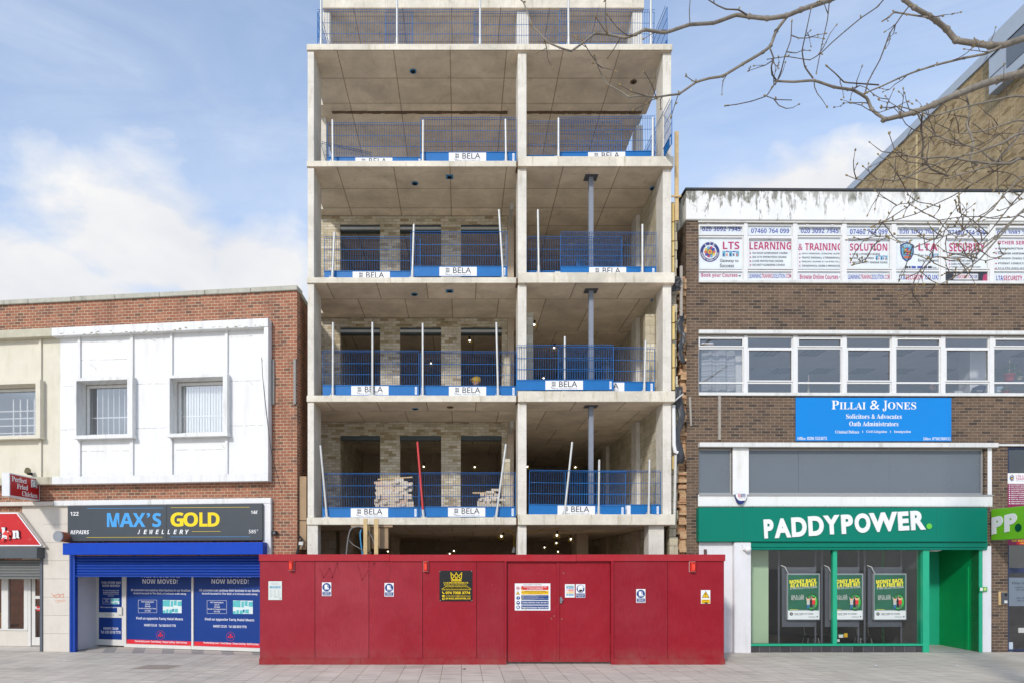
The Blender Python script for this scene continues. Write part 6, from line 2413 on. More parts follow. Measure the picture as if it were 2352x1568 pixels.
def bet_poster(dx, lab):
    q = Pl(RF, YP, B6)
    pw = thing('poster_display', lab, 'poster', RF, 'hanging light box posters in the betting shop window')
    X = lambda x: x + dx
    a, b_, c_, d_ = q.rect(X(1378), 492, X(1838), 1143)
    mb = MB()
    mb.box(a, b_, YP, YP + .09, c_, d_)
    bevel(mb.build('light_box', m_lbox, pw), .008)
    mb = MB()
    for x in (1300, 1815):
        mb.tube([(q.u(X(x), 800), YP + .16, .03), (q.u(X(x), 800), YP + .16, zS1 + .05)], .026, 8)
    u0, u1, z0, z1 = q.rect(X(1335), 405, X(1808), 1243)
    mb.box(u0, u1, YP + .115, YP + .15, z0, z1)
    mb.build('stand', m_stand, pw)
    mb = MB()
    u, zc = q(X(1400), 488)
    mb.tube([(u, YP + .02, zc), (u - .04, YP, zc + .03), (u - .09, YP + .02, zc + .16), (u - .16, YP + .1, zc + .2)], .012, 6)
    mb.build('cable', m_wtxt, pw)
    mb = MB()
    L_ = lambda *k: mb.frect(q, X(k[0]), k[1], X(k[2]), k[3], *k[4:])
    L_(1388, 512, 1815, 1008, 0, .002)
    L_(1388, 1010, 1822, 1132, 1, .002)
    for k, (rx, ry) in enumerate(((92, 118), (66, 90))):
        pass
    n = 26
    for k in range(3):
        mb.disc(q, X(1722), 890, 96 - 22 * k, 126 - 26 * k, 2 + k, .0025 + .0006 * k, n)
    T = lambda s_, x0, y0, x1, y1, m, st='b', rot=3.0, off=.0, lf=.005: mb.text(q, s_, X(x0), y0, X(x1), y1, m, st, lf, rot=rot, off=off)
    T('MONEY BACK', 1410, 574, 1782, 626, 5, 'b', 3.5)
    T('AS A FREE BET', 1418, 628, 1788, 678, 5, 'b', 3.5)
    T('IF ONE LEG LETS YOU DOWN', 1418, 676, 1792, 706, 6, 'b', 3.2)
    T('ON 5+ LEG', 1432, 792, 1608, 828, 6, 'b', 2.5)
    T('BET BUILDERS', 1434, 828, 1610, 860, 6, 'b', 2.5)
    mb.line(q, X(1415), 996, X(1525), 997, 4, 5, .005)
    mb.line(q, X(1415), 1001, X(1660), 1004, 3, 6, .005)
    mb.disc(q, X(1434), 1057, 23, None, 7, .004, 20)
    mb.line(q, X(1429), 1045, X(1429), 1069, 6, 6, .005)
    mb.line(q, X(1440), 1045, X(1440), 1069, 6, 6, .005)
    T('TAKE TIME TO THINK', 1472, 1046, 1740, 1067, 7, 'b', 0)
    mb.line(q, X(1478), 1074, X(1580), 1074, 3, 8, .004)
    mb.line(q, X(1668), 1094, X(1772), 1096, 4, 8, .004)
    mb.line(q, X(1675), 1106, X(1772), 1108, 3, 8, .004)
    mb.disc(q, X(1794), 1095, 10, None, 7, .004, 14)
    # two generic cheering fans and a dark machine
    L_(1690, 800, 1732, 968, 7, .0055)
    L_(1694, 802, 1730, 826, 8, .006)
    for cx, m, ml, yb in ((1669, 6, 9, 985), (1744, 10, 8, 990)):
        cy = 850 if cx < 1700 else 845
        mb.flat(q, [(X(cx - 20), cy + 18), (X(cx - 22), cy + 78), (X(cx + 22), cy + 78), (X(cx + 20), cy + 18)], m, .0065)
        mb.line(q, X(cx - 9), cy + 78, X(cx - 13), yb, 16, ml, .006)
        mb.line(q, X(cx + 10), cy + 78, X(cx + 8), yb - 6, 16, ml, .006)
        mb.line(q, X(cx - 18), cy + 22, X(cx - 28), cy - 28, 9, m if cx < 1700 else 11, .006)
        mb.line(q, X(cx + 18), cy + 22, X(cx + 30), cy - 20, 9, m if cx < 1700 else 11, .006)
        mb.disc(q, X(cx), cy, 17, 21, 11, .0072, 16)
        mb.disc(q, X(cx), cy - 6, 18, 18, 7, .0076, 16, 0, 180)
    mb.build('poster_sheet', [m_pgreen, m_pgrey, M('poster_glow_outer', C(20, 112, 66), .5, .05), m_pgl, M('poster_glow_inner', C(84, 206, 70), .5, .1), m_pyel, m_wtxt, m_blk, m_grey_ink, m_pbl, m_prd, m_psk], pw)
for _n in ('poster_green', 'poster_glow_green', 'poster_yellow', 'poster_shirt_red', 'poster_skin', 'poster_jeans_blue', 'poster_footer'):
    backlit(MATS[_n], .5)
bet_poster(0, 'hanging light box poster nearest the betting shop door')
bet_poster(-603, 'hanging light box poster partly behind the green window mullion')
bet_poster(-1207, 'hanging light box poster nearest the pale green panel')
# stools and low furniture
def stool(x, yy, lab):
    q = Pl(RF, yy, B6)
    u, zc = q(x, 1372)
    st = thing('bar_stool', lab, 'stool', RF)
    mb = MB()
    mb.tube([(u, yy, zc - .03), (u, yy, zc + .03)], .18, 16)
    mb.build('seat', m_blk, st)
    for sx in (-.17, .17):
        for sy in (-.15, .15):
            mb = MB()
            mb.tube([(u + sx * .8, yy + sy * .8, zc - .03), (u + sx, yy + sy, .03)], .012, 6)
            mb.build('leg', m_galv, st)
    mb = MB()
    mb.tube([(u - .16, yy, zc), (u - .16, yy + .1, zc + .35), (u + .16, yy + .1, zc + .35), (u + .16, yy, zc)], .012, 6)
    mb.build('back_rail', m_galv, st)
stool(1230, 1.4, 'chrome stool with pale seat between two hanging posters')
stool(500, 1.5, 'chrome stool below the hanging poster nearest the pale green panel')
mb = MB()
q = Pl(RF, .07, B6)
for x0, y0, x1, y1, m in ((888, 1338, 952, 1388, 0), (962, 1326, 1012, 1382, 1), (868, 1410, 902, 1446, 0)):
    mb.frect(q, x0, y0, x1, y1, m, .0)
mb.frect(q, 890, 1338, 950, 1348, 2, .002)
mb.build('window_lettering', [m_white, m_yel, m_green], sw)

# ---- projecting lime sign
KF = Fr(wx(2272, 17.35), 17.35, -90)
q = Pl(KF, 0, A5)
zt_, zb_ = q.z(2118, 145), q.z(2118, 352)
ks = thing('projecting_sign', 'lime green betting shop sign projecting over the door', 'sign', KF)
L_ = 1.25
mb = MB()
mb.box(.06, L_, 0, .16, zb_, zt_)
bevel(mb.build('box', M('lime_sign', C(122, 202, 40), .4, .03, 3), ks), .008)
mb = MB()
def KT(s_, x0, y0, x1, y1, m):
    ua, ub = q.u(x0, 250), q.u(x1, 250)
    za, zb2 = q.z((x0 + x1) / 2, y1), q.z((x0 + x1) / 2, y0)
    v, f = glyphs(s_, 'p', .062, .01, 4)
    mb.add([(ua + (ub - ua) * p_[0], -.003 - p_[2], za + (zb2 - za) * p_[1] + .05 * (p_[0] - .5)) for p_ in v], f, m)
KT('P', 2136, 190, 2212, 306, 0)
KT('P', 2222, 172, 2306, 290, 0)
ua, za = q(2314, 267)
n = 20
mb.face([(ua + .1 * math.cos(2 * math.pi * k / n), -.006, za + .1 * math.sin(2 * math.pi * k / n)) for k in range(n)], 1)
mb.build('lettering', [m_wtxt, M('deep_green_dot', C(0, 84, 56), .4, .03)], ks)
mb = MB()
mb.box(-.03, .06, .06, .1, zb_ + .08, zb_ + .12)
mb.box(-.03, .06, .06, .1, zt_ - .14, zt_ - .1)
mb.build('bracket', m_galv, ks)

# ---- navy doorway, burgundy board, frosted plate
m_navyf = M('navy_frame', C(52, 62, 92), .45, .06, 5)
q = r35.at(-.02)
mb = MB()
zs_ = [r35.z(980, y) for y in (1500, 905, 940, 745)]
mb.box(N0, N0 + .05, .02, .12, 0.02, zN1 - .001)
mb.box(N0 + .05, N1, .02, .12, r35.z(980, 940), r35.z(980, 905))
mb.box(N0 + .05, N1, .02, .12, r35.z(980, 745), r35.z(980, 735))
mb.box(N0 + .05, N1, .02, .12, .02, .07)
mb.box(N0 + .05, N1, .02, .12, zN1 - .05, zN1 - .001)
nd = bevel(mb.build('doorway', m_navyf, ob), .004)
mb = MB()
mb.face([(N0 + .05, .07, .07), (N1, .07, .07), (N1, .07, zN1 - .05), (N0 + .05, .07, zN1 - .05)])
mb.build('pane', glass('dirty_glass', (.72, .76, .8, 1), 1.5, .06), nd)
mb = MB()
a, b_, c_, d_ = r35.at(.06).rect(998, 1322, 1090, 1356)
mb.box(a, b_, .05, .068, c_, d_)
mb.build('letter_box', m_galv, nd)
mb = MB()
a, b_, c_, d_ = r35.at(.06).rect(932, 1422, 960, 1490)
mb.box(a, b_, .055, .068, c_, d_)
mb.build('sticker', M('pale_sticker', C(196, 210, 222), .5, .05), nd)
mb = MB()
room(mb, N0, N1, .26, 3.0, .02, zN1, 0)
mb.build('stair_interior', M('stair_dark_wall', C(96, 98, 104), .9, .2, 2), ob)
q = r35.at(.0)
o, mb = board('training_board', 'white and burgundy training courses board above the navy door', 'sign', RF, q, 924, 245, 1200, 745, M('burgundy_board', C(146, 34, 84), .4, .04), .015)
mb.frect(q, 924, 245, 1200, 318, 0)
mb.text(q, 'LTA LEARNING', 981, 256, 1128, 274, 1, 'b')
mb.text(q, 'TRAINING', 981, 277, 1080, 292, 1, 'b')
mb.text(q, 'Gateway to Success', 981, 295, 1110, 303, 2, 'p')
for k, s_ in enumerate(('SIA DOOR SUPERVISION', 'SIA CCTV OPERATIVES', 'CLOSE PROTECTION COURSE', 'SECURITY GUARDING', 'CSCS & PERSONAL LICENCE', 'ENGLISH COURSES A1 A2', 'HEALTH & SAFETY TRAINING', 'FIRST AID, FOOD & HYGIENE', 'HOME INSPECTION REPORT', 'FIRE RISK ASSESSMENT')):
    mb.text(q, s_, 945, 323 + k * 14.4, 1100, 331 + k * 14.4, 0, 'b')
    mb.disc(q, 936, 327 + k * 14.4, 4, None, 0, .002, 8)
mb.text(q, '020 3092 7945', 953, 708, 1085, 722, 3, 'b')
mb.frect(q, 984, 725, 1150, 740, 4)
mb.text(q, 'LTASECURITY.CO.UK', 1010, 728, 1140, 738, 3, 'b', .004)
mb.disc(q, 954, 278, 17, 23, 5, .002)
mb.disc(q, 954, 280, 10, 12, 6, .003)
mb.disc(q, 954, 281, 5, 6, 3, .004)
mb.build('lettering', [m_wtxt, M('burgundy_ink', C(190, 60, 110), .4, .03), m_grey_ink, m_ybk, m_redi, M('shield_blue', C(84, 140, 190), .4, .06), M('shield_purple', C(90, 60, 140), .4, .1)], o)
q = r35.at(.045)
o, mb = board('door_plate', 'frosted grey solicitors plate on the navy door', 'sign', RF, q, 930, 972, 1180, 1170, M('frosted_plate', C(124, 136, 148), .4, .04), .006)
mb.text(q, 'Pillai & Jones', 952, 1002, 1110, 1020, 0, 's')
for k, (s_, a, b_) in enumerate((('Solicitors & Advocates', 975, 1120), ('Oath Administrators', 982, 1110), ('Office: 0208 5553675', 984, 1110), ('24hrs: 07961300512', 988, 1110))):
    y = (1033, 1050, 1108, 1126)[k]
    mb.text(q, s_, a, y, b_, y + 11, 0, 's')
mb.build('lettering', M('plate_ink', C(74, 84, 98), .5, .03), o)
ic = thing('intercom', 'steel intercom panel on a timber backing by the navy door', 'intercom', RF)
q = r35.at(-.06)
a, b_, c_, d_ = q.rect(870, 1070, 928, 1162)
mb = MB()
mb.box(a, b_, -.03, -.002, c_, d_)
mb.build('backing', m_timber, ic)
a, b_, c_, d_ = q.rect(884, 1074, 928, 1158)
mb = MB()
mb.box(a, b_, -.06, -.031, c_, d_)
bevel(mb.build('panel', M('intercom_steel', C(96, 98, 104), .4, .08, 6, .5, .4), ic), .004)
mb = MB()
mb.frect(q, 904, 1084, 920, 1100, 0, .003)
for k in range(2):
    mb.frect(q, 900, 1132 + k * 10, 922, 1139 + k * 10, 1, .003)
mb.build('button', [m_blk, m_wtxt], ic)

# ---- solicitors sign
q = r6.at(-.03)
o, mb = board('company_sign', 'bright blue solicitors sign with white serif lettering', 'sign', RF, q, 868, 470, 1880, 752, M('solicitor_blue', C(0, 140, 226), .4, .03, 1), .027, bev=.003)
x = 1100
for s_, x0, y0, x1, y1 in (('P', 1100, 489, 1148, 545), ('ILLAI', 1152, 499, 1322, 545), ('&', 1350, 487, 1412, 547), ('J', 1432, 489, 1462, 558), ('ONES', 1466, 499, 1650, 546)):
    mb.text(q, s_, x0, y0, x1, y1, 0, 's', res=4)
mb.text(q, 'Solicitors & Advocates', 1194, 576, 1556, 607, 0, 's', res=3)
mb.text(q, 'Oath Administrators', 1215, 624, 1534, 655, 0, 's', res=3)
for s_, x0, x1 in (('Criminal Defence', 1124, 1279), ('Civil Litigation', 1326, 1460), ('Immigration', 1507, 1615)):
    mb.text(q, s_, x0, 682, x1, 702, 0, 's')
mb.line(q, 1302, 683, 1302, 698, 3, 0)
mb.line(q, 1483, 683, 1483, 698, 3, 0)
mb.text(q, 'Office: 0208 5553675', 878, 724, 1069, 744, 0, 's')
mb.text(q, '24hrs: 07961300512', 1696, 727, 1874, 746, 0, 's')
mb.build('lettering', m_wtxt, o)

# ---- printed window posters of the training office
m_pp = M('poster_pale_blue', C(240, 246, 249, .9), .5, .02, 2)
m_mag = M('poster_magenta', C(206, 66, 122), .5, .03)
m_vio = M('poster_violet_blue', C(74, 92, 190), .5, .03)
m_ppk = M('poster_dark_ink', C(58, 60, 72), .5, .03)
m_lb = M('logo_blue', C(58, 66, 140), .5, .05)
m_lo = M('logo_orange', C(238, 120, 70), .5, .05)
m_lc = M('logo_cyan', C(120, 196, 224), .5, .05)
m_ly = M('logo_yellow', C(238, 214, 70), .5, .05)
PM = [m_pp, m_mag, m_vio, m_ppk, m_lb, m_lo, m_lc, m_ly, m_wtxt]
YW_ = .075
def window_poster(k, lab, fn, top):
    q = Pl(RF, YW_ - .001, A7)
    x0, x1 = BX[k]
    mb = MB()
    for ya, yb in ((289, 362), (370, 582), (590, 661)):
        a, b_, c_, d_ = Pl(RF, YW_, A7).rect(x0 - 4, ya, x1 + 4, yb)
        mb.box(a, b_, YW_, YW_ + .004, c_, d_)
    o = mb.build('window_poster', PM[0], None, RF)
    tag(o, lab, 'poster', 'printed posters in the top floor windows')
    o['rc'] = 1
    mb = MB()
    mb.text(q, top[0], top[1], top[2], top[3], top[4], 2, 'b', off=-.004)
    fn(mb, q)
    mb.build('lettering', PM, o)
def bullets(mb, q, x, xt, rows):
    for s_, y, x1 in rows:
        mb.text(q, s_, xt, y - 6, x1, y + 6, 3, 'b')
        mb.flat(q, [(x, y - 2), (x + 5, y - 2), (x + 5, y - 6), (x + 11, y + 1), (x + 5, y + 8), (x + 5, y + 4), (x, y + 4)], 1)
def cards(mb, q, x, y, w, h):
    for i in range(5):
        mb.frect(q, x + i * w / 5, y + (i % 2), x + (i + .9) * w / 5, y + h, (6, 0, 6, 0, 6)[i], .003)
        mb.frect(q, x + (i + .1) * w / 5, y + h * .45, x + (i + .5) * w / 5, y + h * .9, (4, 5, 4, 4, 5)[i], .004)
        mb.frect(q, x + i * w / 5, y, x + (i + .9) * w / 5, y + h * .22, 2 if i % 2 else 6, .004)
def arrow(mb, q, x, y):
    mb.flat(q, [(x, y - 3), (x + 8, y - 3), (x + 8, y - 8), (x + 16, y), (x + 8, y + 8), (x + 8, y + 3), (x, y + 3)], 3)
def p1(mb, q):
    mb.disc(q, 308, 470, 63, 65, 4, .002, 32)
    mb.disc(q, 308, 470, 44, 45, 0, .003, 28)
    for k in range(10):
        a = 2 * math.pi * k / 10
        mb.disc(q, 308 + 27 * math.cos(a), 470 + 27 * math.sin(a), 11, None, (5, 7, 6, 1, 2)[k % 5], .004 + .0002 * k, 10)
    mb.disc(q, 308, 470, 21, None, 4, .007, 20)
    mb.disc(q, 308, 470, 16, None, 7, .008, 20)
    mb.disc(q, 308, 470, 10, None, 5, .009, 16)
    for k, ch in enumerate('LTS'):
        a = R(118 - 28 * k)
        mb.text(q, ch, 308 + 53 * math.cos(a) - 6, 470 - 54 * math.sin(a) - 8, 308 + 53 * math.cos(a) + 6, 470 - 54 * math.sin(a) + 8, 8, 'b', .004, rot=28 - 28 * k)
    s_ = 'LEARNING TRAINING SOLUTION'
    for k, ch in enumerate(s_):
        if ch != ' ':
            a = R(188 + 164 * k / (len(s_) - 1))
            mb.text(q, ch, 308 + 53 * math.cos(a) - 3, 470 - 54 * math.sin(a) - 5, 308 + 53 * math.cos(a) + 3, 470 - 54 * math.sin(a) + 5, 8, 'b', .004, rot=math.degrees(a) - 270)
    mb.text(q, 'LTS', 392, 403, 500, 453, 1, 'b')
    cards(mb, q, 390, 464, 110, 36)
    mb.text(q, 'Gateway to', 373, 516, 495, 542, 3, 'p', off=.01)
    mb.text(q, 'Success', 373, 546, 464, 570, 3, 'p', off=.01)
    mb.text(q, 'Book your Courses', 252, 607, 488, 640, 1, 'b')
    arrow(mb, q, 494, 625)
def com(mb, q, x0, x1, y0, y1):
    w = x1 - x0
    for s_, a, b_, m in (('LEARNING', 0, .29, 2), ('TRAINING', .30, .56, 1), ('SOLUTION', .57, .855, 2), ('.COM', .865, 1, 1)):
        mb.text(q, s_, x0 + w * a, y0, x0 + w * b_, y1, m, 'p', off=.01)
def p2(mb, q):
    mb.text(q, 'LEARNING', 566, 405, 838, 455, 1, 'b')
    bullets(mb, q, 567, 585, (('SIA DOOR SUPERVISION COURSE', 477, 813), ('SIA CCTV OPERATIVES COURSE', 503, 806), ('CLOSE PROTECTION COURSE', 529, 785), ('SECURITY GUARDING COURSE', 554, 795)))
    com(mb, q, 563, 837, 612, 640)
def p3f(mb, q):
    mb.text(q, '& TRAINING', 883, 413, 1167, 460, 1, 'b')
    bullets(mb, q, 888, 906, (('CSCS & PERSONAL LICENCING (ALPM)', 482, 1155), ('TRAFFIC MARSHALL & FIREMARSHALL', 507, 1156), ('ENGLISH COURSES A1 A2 B1B2 (TFL)', 534, 1151), ('TOPOGRAPHICAL COURSE & PREPARATION', 560, 1158)))
    mb.text(q, 'Browse Online Courses', 893, 615, 1143, 647, 1, 'b')
    arrow(mb, q, 1149, 633)
def p4f(mb, q):
    mb.text(q, 'SOLUTION', 1219, 415, 1462, 463, 1, 'b')
    bullets(mb, q, 1217, 1235, (('FOOD & HYGIENE COURSE', 484, 1414), ('FIRST AID COURSES', 510, 1374), ('HEALTH & SAFETY TRAINING COURSE', 538, 1463)))
    cards(mb, q, 1387, 494, 78, 28)
    com(mb, q, 1208, 1480, 617, 647)
def sec(mb, q, x0, x1, y0, y1):
    w = x1 - x0
    mb.text(q, 'LTA', x0, y0, x0 + w * .16, y1, 2, 'b')
    mb.text(q, 'SECURITY', x0 + w * .17, y0, x0 + w * .63, y1, 1, 'b')
    mb.text(q, '.CO.UK', x0 + w * .65, y0, x1, y1, 2, 'b')
def p5(mb, q):
    mb.flat(q, [(1590, 402), (1546, 425), (1548, 480), (1562, 515), (1590, 535), (1618, 515), (1634, 480), (1636, 425)], 4)
    mb.flat(q, [(1590, 412), (1554, 431), (1556, 478), (1568, 508), (1590, 524), (1612, 508), (1626, 478), (1628, 431)], 6, .003)
    mb.text(q, 'LTA', 1570, 420, 1612, 436, 8, 'b', .005)
    mb.disc(q, 1592, 468, 26, None, 4, .004, 20)
    for k in range(8):
        a = 2 * math.pi * k / 8
        mb.disc(q, 1592 + 17 * math.cos(a), 468 + 17 * math.sin(a), 7, None, (5, 7, 1, 6)[k % 4], .005 + .0002 * k, 8)
    mb.disc(q, 1592, 468, 9, None, 5, .008, 12)
    mb.flat(q, [(1566, 498), (1618, 498), (1608, 512), (1576, 512)], 5, .006)
    mb.text(q, 'LTA', 1665, 415, 1790, 462, 1, 'b')
    mb.text(q, 'Key to', 1663, 483, 1727, 505, 3, 'p', off=.01)
    cards(mb, q, 1733, 482, 62, 24)
    mb.text(q, 'Employment', 1663, 515, 1793, 538, 3, 'p', off=.01)
    for k, (x, w, m) in enumerate(((1548, 24, 8), (1578, 20, 3), (1602, 12, 3), (1620, 28, 2), (1658, 36, 2), (1702, 18, 4), (1726, 26, 3))):
        mb.frect(q, x, 562, x + w, 576, m, .003)
    mb.text(q, 'ico.', 1757, 564, 1787, 578, 3, 'p', off=.01)
    sec(mb, q, 1539, 1792, 618, 650)
def p6(mb, q):
    mb.text(q, 'SECURITY', 1865, 413, 2098, 468, 1, 'b')
    bullets(mb, q, 1862, 1878, (('EVENTS & EXHIBITION SECURITY', 482, 2062), ('CORPORATE & RETAIL SECURITY', 505, 2052), ('CONSTRUCTION & GARDENING', 527, 2044), ('CLUB & PUB SECURITY', 548, 2002), ('CASINO & RESTAURANTS SECURITY', 570, 2070)))
    mb.frect(q, 1842, 592, 2130, 660, 3, .001)
    mb.frect(q, 1893, 611, 2053, 650, 8, .002)
    sec(mb, q, 1899, 2049, 620, 641)
    mb.flat(q, [(2088, 618), (2122, 612), (2124, 660), (2080, 660)], 1, .003)
def p7(mb, q):
    mb.text(q, 'OTHER SERVICES', 2180, 398, 2446, 422, 1, 'b')
    bullets(mb, q, 2165, 2183, (('HOME INSPECTION REPORT', 448, 2420), ('FIRE RISK ASSESSMENT', 480, 2390), ('BUSINESS CONSULTANCY', 512, 2400), ('STUDENT CONSULTANCY', 544, 2395), ('C1 & CPC (HGV) driving', 576, 2390)))
    sec(mb, q, 2172, 2440, 624, 655)
PH = '020 3092 7945', '07460 764 099'
window_poster(0, 'window poster with round colourful logo and book your courses', p1, (PH[0], 258, 305, 508, 335))
window_poster(1, 'window poster headed LEARNING with four course lines', p2, (PH[1], 576, 317, 824, 347))
window_poster(2, 'window poster headed & TRAINING with browse online courses', p3f, (PH[0], 900, 318, 1146, 347))
window_poster(3, 'window poster headed SOLUTION with small licence cards', p4f, (PH[1], 1219, 322, 1464, 354))
window_poster(4, 'window poster with blue shield emblem behind the branches', p5, (PH[0], 1543, 325, 1786, 356))
window_poster(5, 'window poster headed SECURITY with dark strip at the bottom', p6, (PH[1], 1859, 327, 2102, 359))
window_poster(6, 'window poster headed OTHER SERVICES at the edge of the photo', p7, (PH[0], 2176, 332, 2420, 361))

# ---- things seen through the middle floor windows
cu = thing('curtain', 'grey striped sheet hung inside the first office window', 'curtain', RF)
q = r6.at(.3)
mb = MB()
u0, u1, z0, z1 = q.rect(250, 152, 470, 436)
n = 40
v = []
for k in range(n + 1):
    t_ = k / n
    y = .3 + .03 * math.sin(t_ * 17) + .015 * math.sin(t_ * 41)
    v.append((u0 + (u1 - u0) * t_, y, z0))
    v.append((u0 + (u1 - u0) * (t_ * .98), y * .97, z1 + .02 * math.sin(t_ * 9)))
mb.add(v, [(2 * k, 2 * k + 2, 2 * k + 3, 2 * k + 1) for k in range(n)], 0, True)
m_cur, t, p = base('striped_sheet')
o_, u_, z_, uv_ = uz(t)
st_ = t.n('ShaderNodeMapping', {'Vector': uv_, 'Scale': (.3, 14, 1)}).outputs[0]
put(t, p, 'Base Color', t.mix(t.ramp(t.noise(st_, 1.5, 3), .4, .6), C(150, 154, 160), C(196, 200, 204)))
p.inputs['Roughness'].default_value = .9
mb.build('fabric', m_cur, cu)
mb = MB()
mb.box(u0 - .05, u1 + .1, .29, .31, z1 + .0, z1 + .03)
mb.build('rail', m_timber, cu)
mb = MB()
u0, u1, z0, z1 = r6.at(.45).rect(462, 140, 535, 440)
mb.box(u0, u1, .45, .47, z0, z1)
o = mb.build('white_board', m_wtxt, None, RF)
o['rc'] = 1
tag(o, 'white board beside the striped sheet in the first office window', 'board')
mb = MB()
u0, u1, z0, z1 = r6.at(.9).rect(2000, 150, 2110, 440)
mb.box(u0, u1, .9, 1.3, z0 - .4, z1)
o = mb.build('white_column', m_wtxt, None, RF)
o['rc'] = 1
tag(o, 'white column standing inside the sixth office window', 'column')
def pot_plant(x, ytop, ybase, wpx, lab, pot_m, leaf_m, kind, yy=.2):
    q = r6.at(yy)
    u, zb2 = q(x, ybase)
    zt2 = q.z(x, ytop)
    w = abs(q.u(x + wpx, ybase) - q.u(x, ybase)) / 2
    pt = thing('potted_plant', lab, 'plant', RF)
    ph = (zt2 - zb2) * .28
    mb = MB()
    mb.tube([(u, yy, zb2), (u, yy, zb2 + ph * .85), (u, yy, zb2 + ph * .86), (u, yy, zb2 + ph)], [w * .7, w * .95, w * 1.1, w * 1.1], 14)
    mb.build('pot', pot_m, pt)
    mb = MB()
    top = zt2 - zb2 - ph
    mb.tube([(u, yy, zb2 + ph), (u + .01, yy, zb2 + ph + top * .9)], .008, 5)
    mb.build('stem', m_timber, pt)
    mb = MB()
    rnd = random.Random(int(x))
    for k in range(70 if kind == 'leafy' else 26):
        a = rnd.uniform(0, 6.28)
        if kind == 'leafy':
            r_ = rnd.uniform(.2, 1.5) * w
            zz = zb2 + ph + rnd.uniform(0, top * .6)
            s = rnd.uniform(.02, .045)
        else:
            r_ = rnd.uniform(0, .035)
            zz = zb2 + ph + top * (.35 + .65 * k / 26)
            s = .02
        c = Vector((u + r_ * math.cos(a), yy + r_ * .6 * math.sin(a), zz))
        d1 = Vector((rnd.uniform(-1, 1), rnd.uniform(-1, 1), rnd.uniform(-.5, 1))).normalized() * s
        d2 = d1.cross(Vector((rnd.uniform(-1, 1), rnd.uniform(-1, 1), 1))).normalized() * s * .5
        mb.face([c - d1, c + d2, c + d1, c - d2], 0)
    mb.build('leaves' if kind == 'leafy' else 'flowers', leaf_m, pt)
m_leaf = M('houseplant_leaf', C(84, 124, 66), .6, .2, 12)
pot_plant(2256, 215, 362, 66, 'leafy plant in a red pot on the sill of the last office window', M('red_pot', C(206, 60, 70), .5, .05), m_leaf, 'leafy', .5)
pot_plant(2236, 395, 440, 40, 'small cactus in a red pot low in the last office window', M('red_pot', C(206, 60, 70)), m_leaf, 'leafy', .25)
pot_plant(2322, 285, 355, 36, 'small leafy plant in a cream pot beside the red pot', M('cream_pot', C(220, 210, 180), .6, .05), m_leaf, 'leafy', .6)
pot_plant(949, 322, 438, 18, 'pale pink flower spike in a small pot in the third office window', M('cream_pot', C(220, 210, 180)), M('pink_petals', C(232, 214, 216), .7, .06, 9), 'spike', .2)
pot_plant(1800, 316, 430, 14, 'white orchid in a small pot above the seated woman', M('cream_pot', C(220, 210, 180)), M('white_petals', C(238, 240, 240), .7, .04, 9), 'spike', .25)
pot_plant(1100, 412, 440, 16, 'tiny plant in a terracotta pot in the third office window', M('small_terracotta', C(190, 90, 60), .6, .05), m_leaf, 'leafy', .2)
def file_box(x0, y0, x1, y1, lab, mat, rot=0, yy=.3):
    u0, u1, z0, z1 = r6.at(yy).rect(x0, y0, x1, y1)
    mb = MB()
    mb.prism([(u0, z0), (u1, z0), (u1 + rot, z1), (u0 + rot, z1)], yy, yy + .25)
    mb.box(u0 + .02, u1 - .02, yy - .003, yy - .001, z0 + .03, z0 + .07, 1)
    o = mb.build('file_box', [mat, m_wtxt], None, RF)
    o['rc'] = 1
    tag(o, lab, 'file')
file_box(2040, 388, 2088, 438, 'dark blue ring binder leaning in the sixth office window', M('binder_blue', C(44, 56, 110), .5, .05), .1)
file_box(2092, 392, 2112, 438, 'white ring binder leaning beside the blue one in the office window', m_white, .06)
file_box(1900, 424, 1955, 440, 'open white box on the sill of the sixth office window', m_white, 0, .25)
file_box(2176, 396, 2216, 440, 'pale blue storage box low in the last office window', M('pale_box', C(186, 210, 230), .5, .05), 0, .35)
file_box(250, 118, 334, 130, 'cardboard strip lying in the top light of the first office window', m_ply, 0, .1)
# seated woman in sunglasses
wo = thing('person', 'woman in sunglasses sitting inside the office window', 'person', RF)
q = r6.at(.75)
u, zc = q(1768, 405)
Yh = .75
skin('body', [(u + .06, Yh, zc - .62, .15), (u + .05, Yh, zc - .40, .13), (u + .04, Yh, zc - .20, .15), (u + .02, Yh, zc - .10, .055), (u, Yh, zc, .075),
              (u + .03, Yh - .2, zc - .24, .055), (u - .06, Yh - .27, zc - .45, .045), (u - .25, Yh - .2, zc - .40, .035), (u - .34, Yh - .16, zc - .36, .03),
              (u + .03, Yh + .2, zc - .24, .055), (u - .06, Yh + .25, zc - .45, .045), (u - .25, Yh + .18, zc - .42, .035),
              (u - .2, Yh - .1, zc - .66, .09), (u - .45, Yh - .1, zc - .66, .07), (u - .45, Yh - .1, zc - 1.05, .05), (u - .2, Yh + .1, zc - .66, .09), (u - .45, Yh + .1, zc - .66, .07), (u - .45, Yh + .1, zc - 1.05, .05)],
     [(0, 1), (1, 2), (2, 3), (3, 4), (2, 5), (5, 6), (6, 7), (7, 8), (2, 9), (9, 10), (10, 11), (0, 12), (12, 13), (13, 14), (0, 15), (15, 16), (16, 17)], M('patterned_top', C(120, 116, 124), .8, .35, 30), wo)
mb = MB()
mb.ball((u - .01, Yh, zc + .01), (.092, .075, .118), 0, 14, 10)
mb.ball((u - .105, Yh, zc + .0), (.02, .014, .022), 0, 8, 5)
mb.ball((u - .09, Yh, zc - .05), (.018, .02, .009), 1, 8, 5)
mb.tube([(u, Yh, zc - .06), (u + .02, Yh, zc - .16)], .045, 10)
mb.build('face', [m_skin, M('lips', C(170, 80, 80), .5, .03)], wo)
mb = MB()
